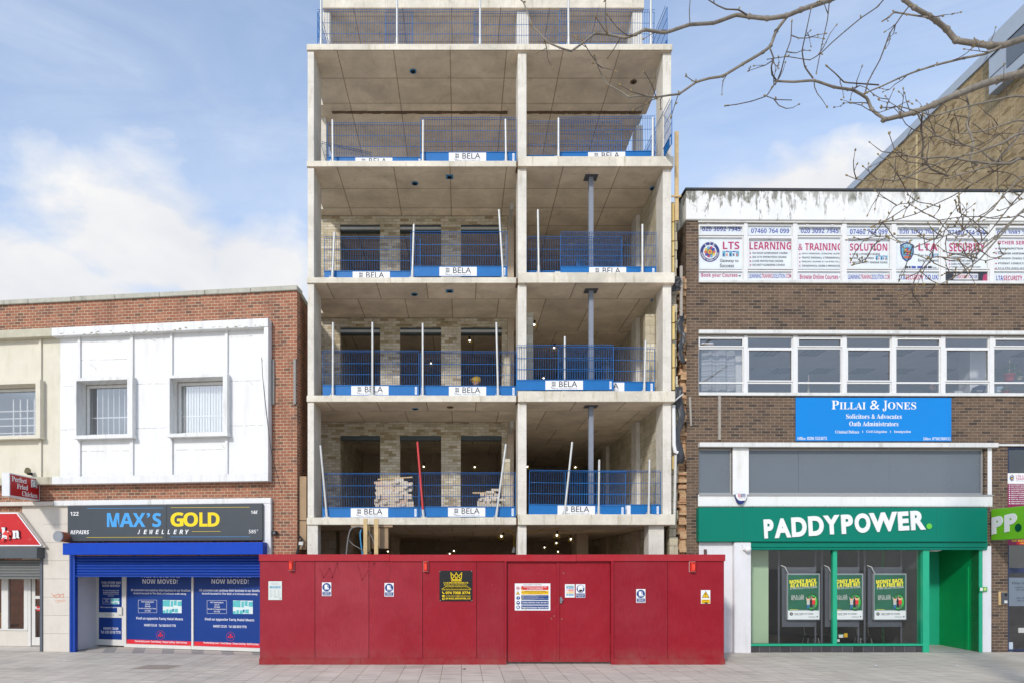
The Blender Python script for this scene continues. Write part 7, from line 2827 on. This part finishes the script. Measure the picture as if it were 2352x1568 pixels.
mb.ball((u + .03, Yh, zc + .045), (.1, .09, .11), 0, 14, 8)
mb.ball((u + .13, Yh, zc + .03), .045, 0, 8, 6)
mb.build('hair', M('dark_hair', C(50, 40, 36), .7, .1, 20), wo)
mb = MB()
mb.ball((u - .075, Yh - .04, zc + .022), (.022, .03, .022), 0, 10, 6)
mb.ball((u - .075, Yh + .04, zc + .022), (.022, .03, .022), 0, 10, 6)
mb.box(u - .08, u + .03, Yh - .078, Yh - .072, zc + .025, zc + .035)
mb.build('sunglasses', m_blk, wo)
oc = thing('office_chair', 'dark office chair back facing the seated woman', 'chair', RF)
u, zc = r6.at(1.0)(1685, 425)
mb = MB()
mb.ball((u, 1.0, zc - .1), (.28, .06, .2), 0, 16, 8)
mb.build('backrest', m_blackpl, oc)
mb = MB()
mb.tube([(u, 1.05, zc - .25), (u, 1.1, zc - .6)], .03, 8)
mb.box(u - .25, u + .25, 1.05, 1.5, zc - .65, zc - .58)
mb.build('seat', m_blackpl, oc)
# ---------------------------------------------------------------- gap between the frame building and the office building
G = (2600, 700, 1.0116)
random.seed(5)
m_foam = M('insulation_yellow', C(242, 212, 140), .7, .08, 7, stain=C(206, 168, 90), stain_amt=.4)
gl_ = Pl(WF, 17.0, G)
INS = [(110, 190), (192, 268), (270, 330), (332, 396), (530, 598), (600, 668), (680, 778), (780, 870), (1135, 1190)]
for k, (y0, y1) in enumerate(INS):
    a, b_, c_, d_ = gl_.rect(86 if k < 4 else 88, y0, 99 if k < 4 else 101, y1 - 2)
    mb = MB()
    mb.box(a, b_, 17.0, 17.0 + .5, c_, d_)
    o = bevel(mb.build('insulation_board', m_foam), .01)
    o.rotation_euler = (0, 0, 0)
    o['rc'] = 1
    tag(o, ('yellow insulation board in the gap just below the tall timber plank', 'second yellow insulation board below the timber plank in the gap', 'third yellow insulation board below the timber plank in the gap', 'fourth yellow insulation board below the plank, just above the third deck slab',
            'yellow insulation board in the gap just under the third deck slab', 'second yellow insulation board under the third deck slab in the gap', 'yellow insulation board in the gap beside the block pier', 'yellow insulation board in the gap just above the second deck slab', 'small yellow insulation board in the gap beside the white pipe')[k], 'insulation board', 'insulation boards in the narrow gap')
mb = MB()
zz = wz(1270, 17.2)
z1 = wz(440, 17.2)
zz = .0
while zz < 11.0:
    w = random.uniform(.0, .06)
    mb.box(5.23, 5.40 + w, 17.15 + random.uniform(0, .04), 18.5, zz, zz + .222)
    zz += .225
o = bevel(mb.build('block_leaf', m_block), .006)
tag(o, 'ragged edge of stacked concrete blocks in the gap beside the frame', 'blockwork')
a, b_, c_, d_ = Pl(WF, 16.95, G).rect(99, -172, 114, 188)
mb = MB()
mb.box(a, b_, 16.9, 16.95, c_, d_)
a2, b2, c2, d2 = Pl(WF, 16.9, G).rect(86, 85, 125, 92)
mb.box(a2, b2, 16.86, 16.899, c2, d2)
o = bevel(mb.build('timber_plank', m_timber), .005)
o['rc'] = 1
tag(o, 'tall pale timber plank fixed upright at the edge of the frame building', 'timber')
# black sheeting
def sheet(name, x0, y0, x1, y1, lab, mat, seed, yy=16.98):
    rnd = random.Random(seed)
    pl = Pl(WF, yy, G)
    n, m_ = 14, 4
    v = []
    for i in range(n + 1):
        for j in range(m_ + 1):
            y = y0 + (y1 - y0) * i / n
            e = rnd.uniform(-5, 5) if j in (0, m_) else 0
            x = x0 + (x1 - x0) * j / m_ + e + 6 * math.sin(i * .9 + seed)
            a, b_ = pl(x, y)
            v.append((a, yy + rnd.uniform(-.05, .05), b_))
    f = [(i * (m_ + 1) + j, (i + 1) * (m_ + 1) + j, (i + 1) * (m_ + 1) + j + 1, i * (m_ + 1) + j + 1) for i in range(n) for j in range(m_)]
    mb = MB()
    mb.add(v, f, 0, True)
    o = mb.build(name, mat)
    so = o.modifiers.new('thickness', 'SOLIDIFY')
    so.thickness = .004
    o['rc'] = 1
    tag(o, lab, 'sheeting')
m_mem = M('black_membrane', C(62, 64, 68, 1), .45, .2, 12, .5)
sheet('plastic_sheet', 105, 855, 133, 1165, 'large black membrane hanging in the gap beside the white pipe', m_mem, 3)
sheet('plastic_sheet', 116, 560, 138, 760, 'torn black membrane strip in the gap higher up', m_mem, 8, 17.1)
sheet('plastic_sheet', 88, 412, 122, 470, 'black bundle of sheeting at the end of the third deck slab', m_mem, 5, 16.9)
pl = Pl(WF, 16.9, G)
pp_ = [(90, 930), (91, 1000), (92, 1090), (96, 1118), (107, 1122)]
mb = MB()
mb.tube([(pl(*p_)[0] + .03, 16.9, pl(*p_)[1]) for p_ in pp_], .048, 10)
o = mb.build('pipe', m_white)
o['rc'] = 1
tag(o, 'white plastic downpipe curving at its foot in the gap', 'pipe')
pp_ = [(104, 1130), (103, 1200), (101, 1300), (99, 1400)]
mb = MB()
mb.tube([(pl(*p_)[0] + .01, 16.95, pl(*p_)[1]) for p_ in pp_], .035, 7)
o = mb.build('pipe', M('dirty_white_pipe', C(224, 222, 216), .6, .2, 14))
o['rc'] = 1
tag(o, 'thin dirty white pipe below the downpipe in the gap', 'pipe')
mb = MB()
a, b_, c_, d_ = Pl(WF, 16.95, G).rect(122, 368, 132, 570)
mb.box(a, b_, 16.95, 17.0, c_, d_)
o = mb.build('batten', MATS['grey_batten'])
o['rc'] = 1
tag(o, 'grey weathered batten upright against the broken brick edge', 'timber')
mb = MB()
a, b_ = Pl(WF, 16.85, G)(112, 905)
mb.prism([(a - .12, b_ - .1), (a + .12, b_ + .1), (a + .10, b_ + .12), (a - .14, b_ - .07)], 16.75, 17.1)
o = mb.build('metal_flashing', m_galv)
o['rc'] = 1
tag(o, 'bent metal flashing at the end of the second deck slab', 'flashing')

# ---------------------------------------------------------------- tall brick building behind
TX, TZ = 17.5, 19.30
tb = thing('tall_building', 'tall yellow brick building with grey verge rising behind the white parapet', 'building', WF, rc=False)
mb = MB()
mb.box(TX, TX + 14, 17.6, 46, 0, TZ - .28)
mb.build('wall', m_yel_brick, tb)
m_verge = M('pale_grey_cladding', C(186, 196, 208), .5, .05, 3, .4)
mb = MB()
y = 17.6
while y < 46:
    mb.box(TX - .06, TX + .3, y + .004, min(y + 2.4, 46) - .004, TZ - .32, TZ)
    y += 2.4
mb.box(TX + .301, TX + 14, 17.6, 46, TZ - .275, TZ - .1)
mb.build('verge', m_verge, tb)
mb = MB()
mb.box(TX - .28, TX + .1, 18.6, 22.3, 17.55, TZ - .57)
mb.box(TX - .32, TX + .1, 18.0, 22.3, TZ - .56, TZ + .06)
o = bevel(mb.build('dormer', m_verge, tb), .01)
mb = MB()
for y0, y1, z0, z1 in ((19.0, 21.55, 17.9, 18.72),):
    mb.box(TX - .30, TX - .281, y0, y1, z0, z1)
mb.build('window', m_gblind, o)
mb = MB()
mb.box(TX - .285, TX - .2801, 21.6, 22.25, 18.06, 18.09)
mb.box(TX - .319, TX - .29, 18.2, 22.2, TZ - .575, TZ - .561)
mb.build('joint', m_felt, o)
mb = MB()
for yy in (26.2,):
    mb.box(TX - .03, TX - .001, yy, yy + .06, 8, TZ - .57)
mb.build('movement_joint', M('pale_mastic', C(214, 196, 150), .7, .05), tb)

# ---------------------------------------------------------------- street tree reaching in from the side
random.seed(21)
tr = thing('street_tree', 'bare street tree reaching across the sky with budding branches', 'tree', WF)
m_bark, t, p = base('grey_bark')
o_ = t.n('ShaderNodeTexCoord').outputs['Object']
n_ = t.noise(o_, 9, 7, .7)
col = t.mix(t.ramp(n_, .3, .7), C(112, 102, 90), C(158, 149, 134))
col = t.mix(t.ramp(t.noise(o_, 30, 4, .7), .62, .72), col, C(110, 98, 84))
put(t, p, 'Base Color', col)
p.inputs['Roughness'].default_value = .8
put(t, p, 'Normal', t.n('ShaderNodeBump', {'Strength': .5, 'Distance': .01, 'Height': n_}).outputs[0])
m_twig = M('twig_bark', C(98, 86, 76), .7, .2, 14)
m_bud = M('leaf_bud', C(150, 130, 86), .6, .3, 30)
TT = Vector((8.1, 7.6, 0))
cT, c7_, cU = (2000, 0, 1.1222), (2650, 720, 1.6266), (3300, 0, 1.9598)
bark, twig, bud = MB(), MB(), MB()
nodes = []
def smooth(pts, rs, sub=4):
    out, ro = [], []
    for i in range(len(pts) - 1):
        p0, p1, p2, p3 = pts[max(i - 1, 0)], pts[i], pts[i + 1], pts[min(i + 2, len(pts) - 1)]
        for k in range(sub):
            t_ = k / sub
            q = .5 * ((2 * p1) + (p2 - p0) * t_ + (2 * p0 - 5 * p1 + 4 * p2 - p3) * t_ ** 2 + (3 * p1 - p0 - 3 * p2 + p3) * t_ ** 3)
            out.append(q.lerp(p1.lerp(p2, t_), .68))
            ro.append(rs[i] + (rs[i + 1] - rs[i]) * t_)
    out.append(pts[-1])
    ro.append(rs[-1])
    return out, ro
def add_bud(p, d, s=1.0):
    d = d.normalized()
    a = d.cross(Vector((.3, .2, 1))).normalized()
    L = .022 * s
    bud.tube([p, p + d * L * .4, p + d * L * .8, p + d * L * 1.15], [.003 * s, .0065 * s, .0052 * s, .001], 6)
def twiglet(p, d, L, r, depth=0):
    n = max(3, int(L / .07))
    pts, rs = [p], [r]
    cur, dd = p.copy(), d.normalized()
    for k in range(n):
        dd = (dd + Vector((random.uniform(-.35, .35), random.uniform(-.3, .3), random.uniform(-.28, .35)))).normalized()
        cur = cur + dd * (L / n)
        pts.append(cur.copy())
        rs.append(r * (1 - .6 * (k + 1) / n))
        if depth < 1 and random.random() < .28:
            sd_ = (dd + Vector((random.uniform(-1, 1), random.uniform(-.6, .6), random.uniform(-.7, 1)))).normalized()
            twiglet(cur.copy(), sd_, L * random.uniform(.25, .5), r * .65, depth + 1)
        elif random.random() < .35:
            add_bud(cur, dd + Vector((random.uniform(-1, 1), 0, random.uniform(-1, 1))), .8)
    twig.tube(pts, rs, 5)
    add_bud(cur, dd, 1.1)
def limb(cr, pts, w0, w1, d0, d1, join=None, tw=3, tl=(.12, .35), mbx=None):
    """a traced branch: pixel points, width in pixels at both ends, depth at both ends"""
    pl = Pl(WF, 1, cr)
    n = len(pts)
    v, rs = [], []
    ph = random.uniform(0, 6)
    for i, p_ in enumerate(pts):
        t_ = i / (n - 1)
        d = d0 + (d1 - d0) * t_ + .12 * math.sin(ph + i * .9)
        xp, yp = pl.P(*p_)
        v.append(Vector((wx(xp, d), d, wz(yp, d))))
        rs.append(max(.74 * (w0 + (w1 - w0) * t_) / cr[2] / 1.7415 * d / F / 2, .0035))
    if join is not None:
        e = v[-1]
        tgt = Vector((TT.x, TT.y, join))
        dirn = (v[-1] - v[-2]).normalized()
        v.append(e.lerp(tgt, .45) + dirn * .25)
        rs.append(rs[-1] * 1.15)
        v.append(tgt)
        rs.append(rs[-1] * 1.2)
    sp, sr = smooth(v, rs)
    (mbx or (bark if max(rs) > .009 else twig)).tube(sp, sr, 9 if max(rs) > .02 else 6)
    for k in range(len(v) - (2 if join is not None else 0)):
        if random.random() < .7:                            # swollen node
            r = rs[k] * 1.3
            (bark if max(rs) > .009 else twig).ball(v[k], (r * 1.15, r, r), 0, 7, 5)
        if random.random() < .55:
            add_bud(v[k] + Vector((0, 0, rs[k] * .6)), Vector((random.uniform(-.8, .8), random.uniform(-.4, .4), random.uniform(-.8, 1))), 1.15)
    for k in range(tw):
        i = random.randrange(2, max(3, int(len(sp) * (.75 if join is not None else 1))))
        i = min(i, len(sp) - 1)
        d = Vector((random.uniform(-1, .6), random.uniform(-.5, .5), random.uniform(-1, 1)))
        twiglet(sp[i], d, random.uniform(*tl), .0055)
    add_bud(v[0], v[0] - v[1], 1.3)
    return v
# upper limb sweeping to the far end
limb(cT, [(75, -10), (105, 10), (145, 115), (215, 190), (268, 215), (320, 230), (370, 195), (425, 152), (490, 156), (560, 170), (610, 155), (650, 135), (740, 148), (850, 112), (960, 104), (1060, 68), (1120, 76), (1200, 84), (1285, 72), (1350, 45), (1480, 0), (1650, -70), (1900, -190)], 6, 30, 6.1, 7.0, 9.6, 3)
limb(cT, [(425, 255), (440, 300), (455, 335), (482, 378), (540, 410), (580, 436), (640, 430), (700, 437), (760, 428), (805, 422), (880, 370), (940, 352), (1000, 342), (1090, 288), (1180, 235), (1215, 205), (1240, 140), (1290, 72)], 5, 20, 6.0, 6.75, None, 4)
limb(cT, [(1215, 225), (1228, 262), (1218, 300), (1222, 335), (1243, 365)], 9, 9, 6.6, 6.65, None, 1)
limb(cT, [(1243, 365), (1320, 368), (1410, 362), (1500, 392), (1585, 405), (1645, 440), (1668, 490), (1695, 515), (1730, 535)], 12, 20, 6.65, 6.75, None, 2)
limb(cT, [(1722, 540), (1800, 520), (1860, 505), (1950, 470), (2050, 425), (2150, 385), (2250, 352), (2360, 325), (2500, 270)], 24, 50, 6.75, 7.1, 6.0, 5)
limb(cT, [(1790, -20), (1815, 0), (1860, 35), (1925, 72), (1960, 95), (2005, 132), (2048, 182), (2130, 195), (2200, 205), (2262, 203), (2360, 170), (2500, 130)], 22, 40, 6.9, 7.2, 6.9, 2)
limb(cT, [(1640, 418), (1720, 385), (1790, 352), (1870, 320), (1960, 292), (2080, 262), (2180, 242), (2245, 212)], 8, 15, 6.7, 7.1, None, 3)
limb(cT, [(1640, 415), (1652, 370), (1672, 330), (1705, 270), (1728, 210), (1750, 150), (1800, 75), (1835, 30)], 8, 7, 6.7, 6.9, None, 3)
limb(cT, [(1718, 95), (1745, 78), (1770, 56), (1830, 65), (1915, 78)], 9, 11, 6.9, 6.95, None, 1)
limb(cT, [(1470, 300), (1510, 335), (1545, 370), (1600, 375), (1700, 382)], 6, 9, 6.6, 6.7, None, 1)
limb(cT, [(1395, 45), (1375, 140), (1356, 228), (1368, 300), (1405, 352)], 5, 9, 6.7, 6.65, None, 1)
limb(cT, [(1480, -10), (1470, 90), (1445, 200), (1420, 328)], 6, 5, 6.8, 6.65, None, 1)
limb(cT, [(1730, -10), (1690, 35), (1620, 82), (1550, 140), (1490, 192), (1440, 240), (1390, 270), (1290, 255), (1200, 267)], 7, 5, 6.9, 6.6, None, 2)
limb(cT, [(855, -15), (850, 45), (852, 110)], 4, 6, 6.4, 6.4, None, 0)
limb(cT, [(920, -10), (975, 25), (1015, 42), (1070, 45), (1105, 66)], 6, 10, 6.5, 6.6, None, 1)
limb(cT, [(1310, 100), (1305, 180), (1280, 250), (1262, 320), (1245, 362)], 5, 8, 6.6, 6.65, None, 2)
limb(cT, [(1017, 475), (1060, 470), (1130, 455), (1195, 432), (1218, 400), (1240, 370)], 5, 7, 6.5, 6.6, None, 2)
limb(cT, [(1195, 432), (1240, 448), (1310, 450)], 5, 5, 6.55, 6.5, None, 1)
limb(cT, [(600, 495), (650, 470), (700, 440)], 4, 6, 6.0, 6.1, None, 0)
limb(cT, [(700, 436), (680, 375), (645, 320)], 6, 4, 6.1, 6.0, None, 0)
limb(cT, [(545, 385), (590, 412), (650, 430)], 4, 6, 6.0, 6.1, None, 0)
limb(cT, [(770, 520), (785, 470), (800, 425)], 4, 6, 6.1, 6.2, None, 0)
limb(cT, [(490, 252), (515, 215), (540, 172)], 4, 6, 6.1, 6.15, None, 0)
limb(cT, [(475, 0), (473, 80), (480, 152)], 5, 7, 6.2, 6.15, None, 0)
limb(cT, [(435, 85), (455, 115), (478, 150)], 4, 5, 6.2, 6.15, None, 0)
limb(cT, [(838, 345), (860, 360), (885, 372)], 4, 5, 6.3, 6.3, None, 0)
# tangled lower limbs over the office building
limb(cT, [(1562, 790), (1600, 805), (1650, 812), (1710, 805), (1770, 812), (1840, 790), (1900, 762), (2000, 720), (2080, 700), (2150, 682), (2250, 645), (2365, 600)], 5, 14, 6.3, 6.8, 5.0, 7)
limb(cT, [(1775, 672), (1830, 700), (1900, 712), (2000, 705), (2100, 722), (2200, 735), (2290, 735), (2365, 715)], 5, 17, 6.4, 6.9, 4.8, 7)
limb(cT, [(1870, 505), (1900, 560), (1960, 610), (2050, 640), (2150, 670), (2210, 720), (2290, 738)], 8, 12, 6.7, 6.9, None, 6)
limb(cT, [(2090, 420), (2110, 500), (2095, 560), (2125, 640), (2110, 720), (2140, 740)], 10, 14, 6.9, 6.9, None, 6)
limb(cT, [(1895, 520), (1890, 580), (1900, 640), (1895, 700), (1935, 760), (2010, 790)], 9, 11, 6.6, 6.7, None, 5)
limb(cT, [(1800, 480), (1950, 520), (2050, 490), (2200, 455), (2365, 435)], 6, 13, 6.6, 7.0, 5.6, 4)
limb(cT, [(1960, 555), (2060, 600), (2170, 590), (2260, 560), (2365, 545)], 5, 11, 6.7, 7.0, 5.4, 6)
limb(cT, [(2010, 800), (2120, 770), (2220, 730), (2290, 660), (2365, 560)], 7, 12, 6.6, 7.0, None, 6)
limb(c7_, [(1375, 300), (1410, 280), (1500, 265), (1650, 222), (1730, 180), (1880, 110), (2000, 40), (2120, -30), (2365, -150)], 5, 11, 6.2, 6.8, 4.4, 4)
limb(c7_, [(1480, 380), (1540, 405), (1610, 418), (1645, 440), (1750, 392), (1850, 362), (1950, 330), (2060, 260), (2150, 190), (2210, 110), (2280, 40), (2365, -20)], 5, 14, 6.0, 6.7, 4.2, 5)
limb(c7_, [(1500, 728), (1560, 706), (1640, 708), (1700, 700), (1780, 688), (1850, 660), (1960, 592), (2060, 522), (2130, 440), (2220, 340), (2365, 205)], 4, 15, 5.9, 6.6, 3.8, 5)
limb(c7_, [(1580, 470), (1660, 490), (1720, 515), (1790, 500), (1900, 512), (1980, 500), (2060, 468), (2140, 400), (2240, 300), (2365, 180)], 5, 17, 6.0, 6.6, None, 6)
limb(c7_, [(1745, 236), (1800, 262), (1880, 250), (1980, 240), (2080, 240), (2150, 252), (2260, 245), (2365, 250)], 5, 9, 6.2, 6.7, 4.0, 4)
limb(c7_, [(1905, 140), (1920, 205), (1985, 245)], 4, 6, 6.3, 6.3, None, 1)
limb(c7_, [(1650, 330), (1700, 372), (1710, 440), (1760, 480), (1740, 540)], 5, 5, 6.1, 6.0, None, 3)
limb(c7_, [(1980, 620), (2020, 560), (2010, 480), (2060, 440)], 5, 7, 6.2, 6.3, None, 3)
limb(c7_, [(1690, 605), (1740, 650), (1785, 672)], 4, 5, 5.9, 5.9, None, 1)
for _k in range(16):
    xa, ya = random.uniform(1650, 2360), random.uniform(430, 1150)
    L_ = random.uniform(140, 330)
    an = random.uniform(-.5, .65) + (math.pi if random.random() < .75 else 0)
    pts = [(xa + L_ * q_ * math.cos(an + .22 * math.sin(q_ * 5 + _k)) , ya - L_ * q_ * math.sin(an + .22 * math.sin(q_ * 5 + _k))) for q_ in (1, .8, .6, .4, .2, 0)]
    limb(cT, pts, 2.5, 5, 6.2 + random.uniform(-.4, .6), 6.7, None, 2, (.1, .25))
limb(c7_, [(2365, 60), (2280, 150), (2200, 250), (2120, 350), (2040, 440), (1985, 505)], 12, 6, 6.7, 6.3, None, 5)
# trunk and unseen upper limbs
bark.tube([(8.35, 7.8, 0), (8.2, 7.7, .5), (8.1, 7.6, 3.0), (8.05, 7.6, 6.0), (8.1, 7.7, 9.0), (8.3, 7.9, 11.5)], [.36, .28, .24, .19, .12, .05], 16)
for k in range(5):
    a = k * .5 - .9
    z = 5.5 + k * 1.2
    bark.tube([(8.08, 7.6, z), (8.1 + 1.2 * math.cos(a), 7.6 + 1.2 * math.sin(a), z + 1.3), (8.1 + 2.6 * math.cos(a), 7.6 + 2.6 * math.sin(a), z + 2.2)], [.09, .06, .015], 8)
bark.build('trunk', m_bark, tr)
twig.build('crown', m_twig, tr)
bud.build('buds', m_bud, tr)

# small bits of litter on the paving
for k, (xp, yp) in enumerate(((1065, 1536), (148, 1516), (2196, 1528), (2010, 1528))):
    gx_, gy_ = gp(xp, yp)
    mb = MB()
    mb.face([(gx_ - .04, gy_ - .02, .012), (gx_ + .03, gy_ - .03, .004), (gx_ + .05, gy_ + .02, .02), (gx_ - .02, gy_ + .03, .006)])
    o = mb.build('litter', m_white if k else m_blk)
    o['kind'] = 'thing'
    tag(o, ('dark scrap of litter on the paving before the hoarding', 'white scrap of litter on the paving before the stone pier', 'white scrap of litter on the paving before the betting shop door', 'white scrap of litter on the paving before the betting shop window')[k], 'litter')

# ---------------------------------------------------------------- set every thing's origin at its own base, tidy labels
bpy.context.view_layer.update()
def tree(o):
    out = [o]
    for c in o.children:
        out += tree(c)
    return out
for o in list(SC.objects):
    if 'rc' not in o.keys():
        continue
    del o['rc']
    fam = [q for q in tree(o) if q.type == 'MESH']
    co = [v.co for q in fam for v in q.data.vertices]
    if not co:
        continue
    lo = [min(c[i] for c in co) for i in range(3)]
    hi = [max(c[i] for c in co) for i in range(3)]
    c = Vector(((lo[0] + hi[0]) / 2, (lo[1] + hi[1]) / 2, lo[2]))
    done = set()
    for q in fam:
        if q.data.name not in done:
            done.add(q.data.name)
            q.data.transform(Matrix.Translation(-c))
    o.location = Vector(o.location) + Matrix.Rotation(o.rotation_euler.z, 3, 'Z') @ c
for o in SC.objects:
    if 'label' in o.keys():
        l = o['label']
        for a, b_ in (('westernmost', 'leftmost'), ('easternmost', 'rightmost'), ('west ', 'left '), ('east ', 'right '), (' west', ' left'), (' east', ' right')):
            l = l.replace(a, b_)
        o['label'] = l
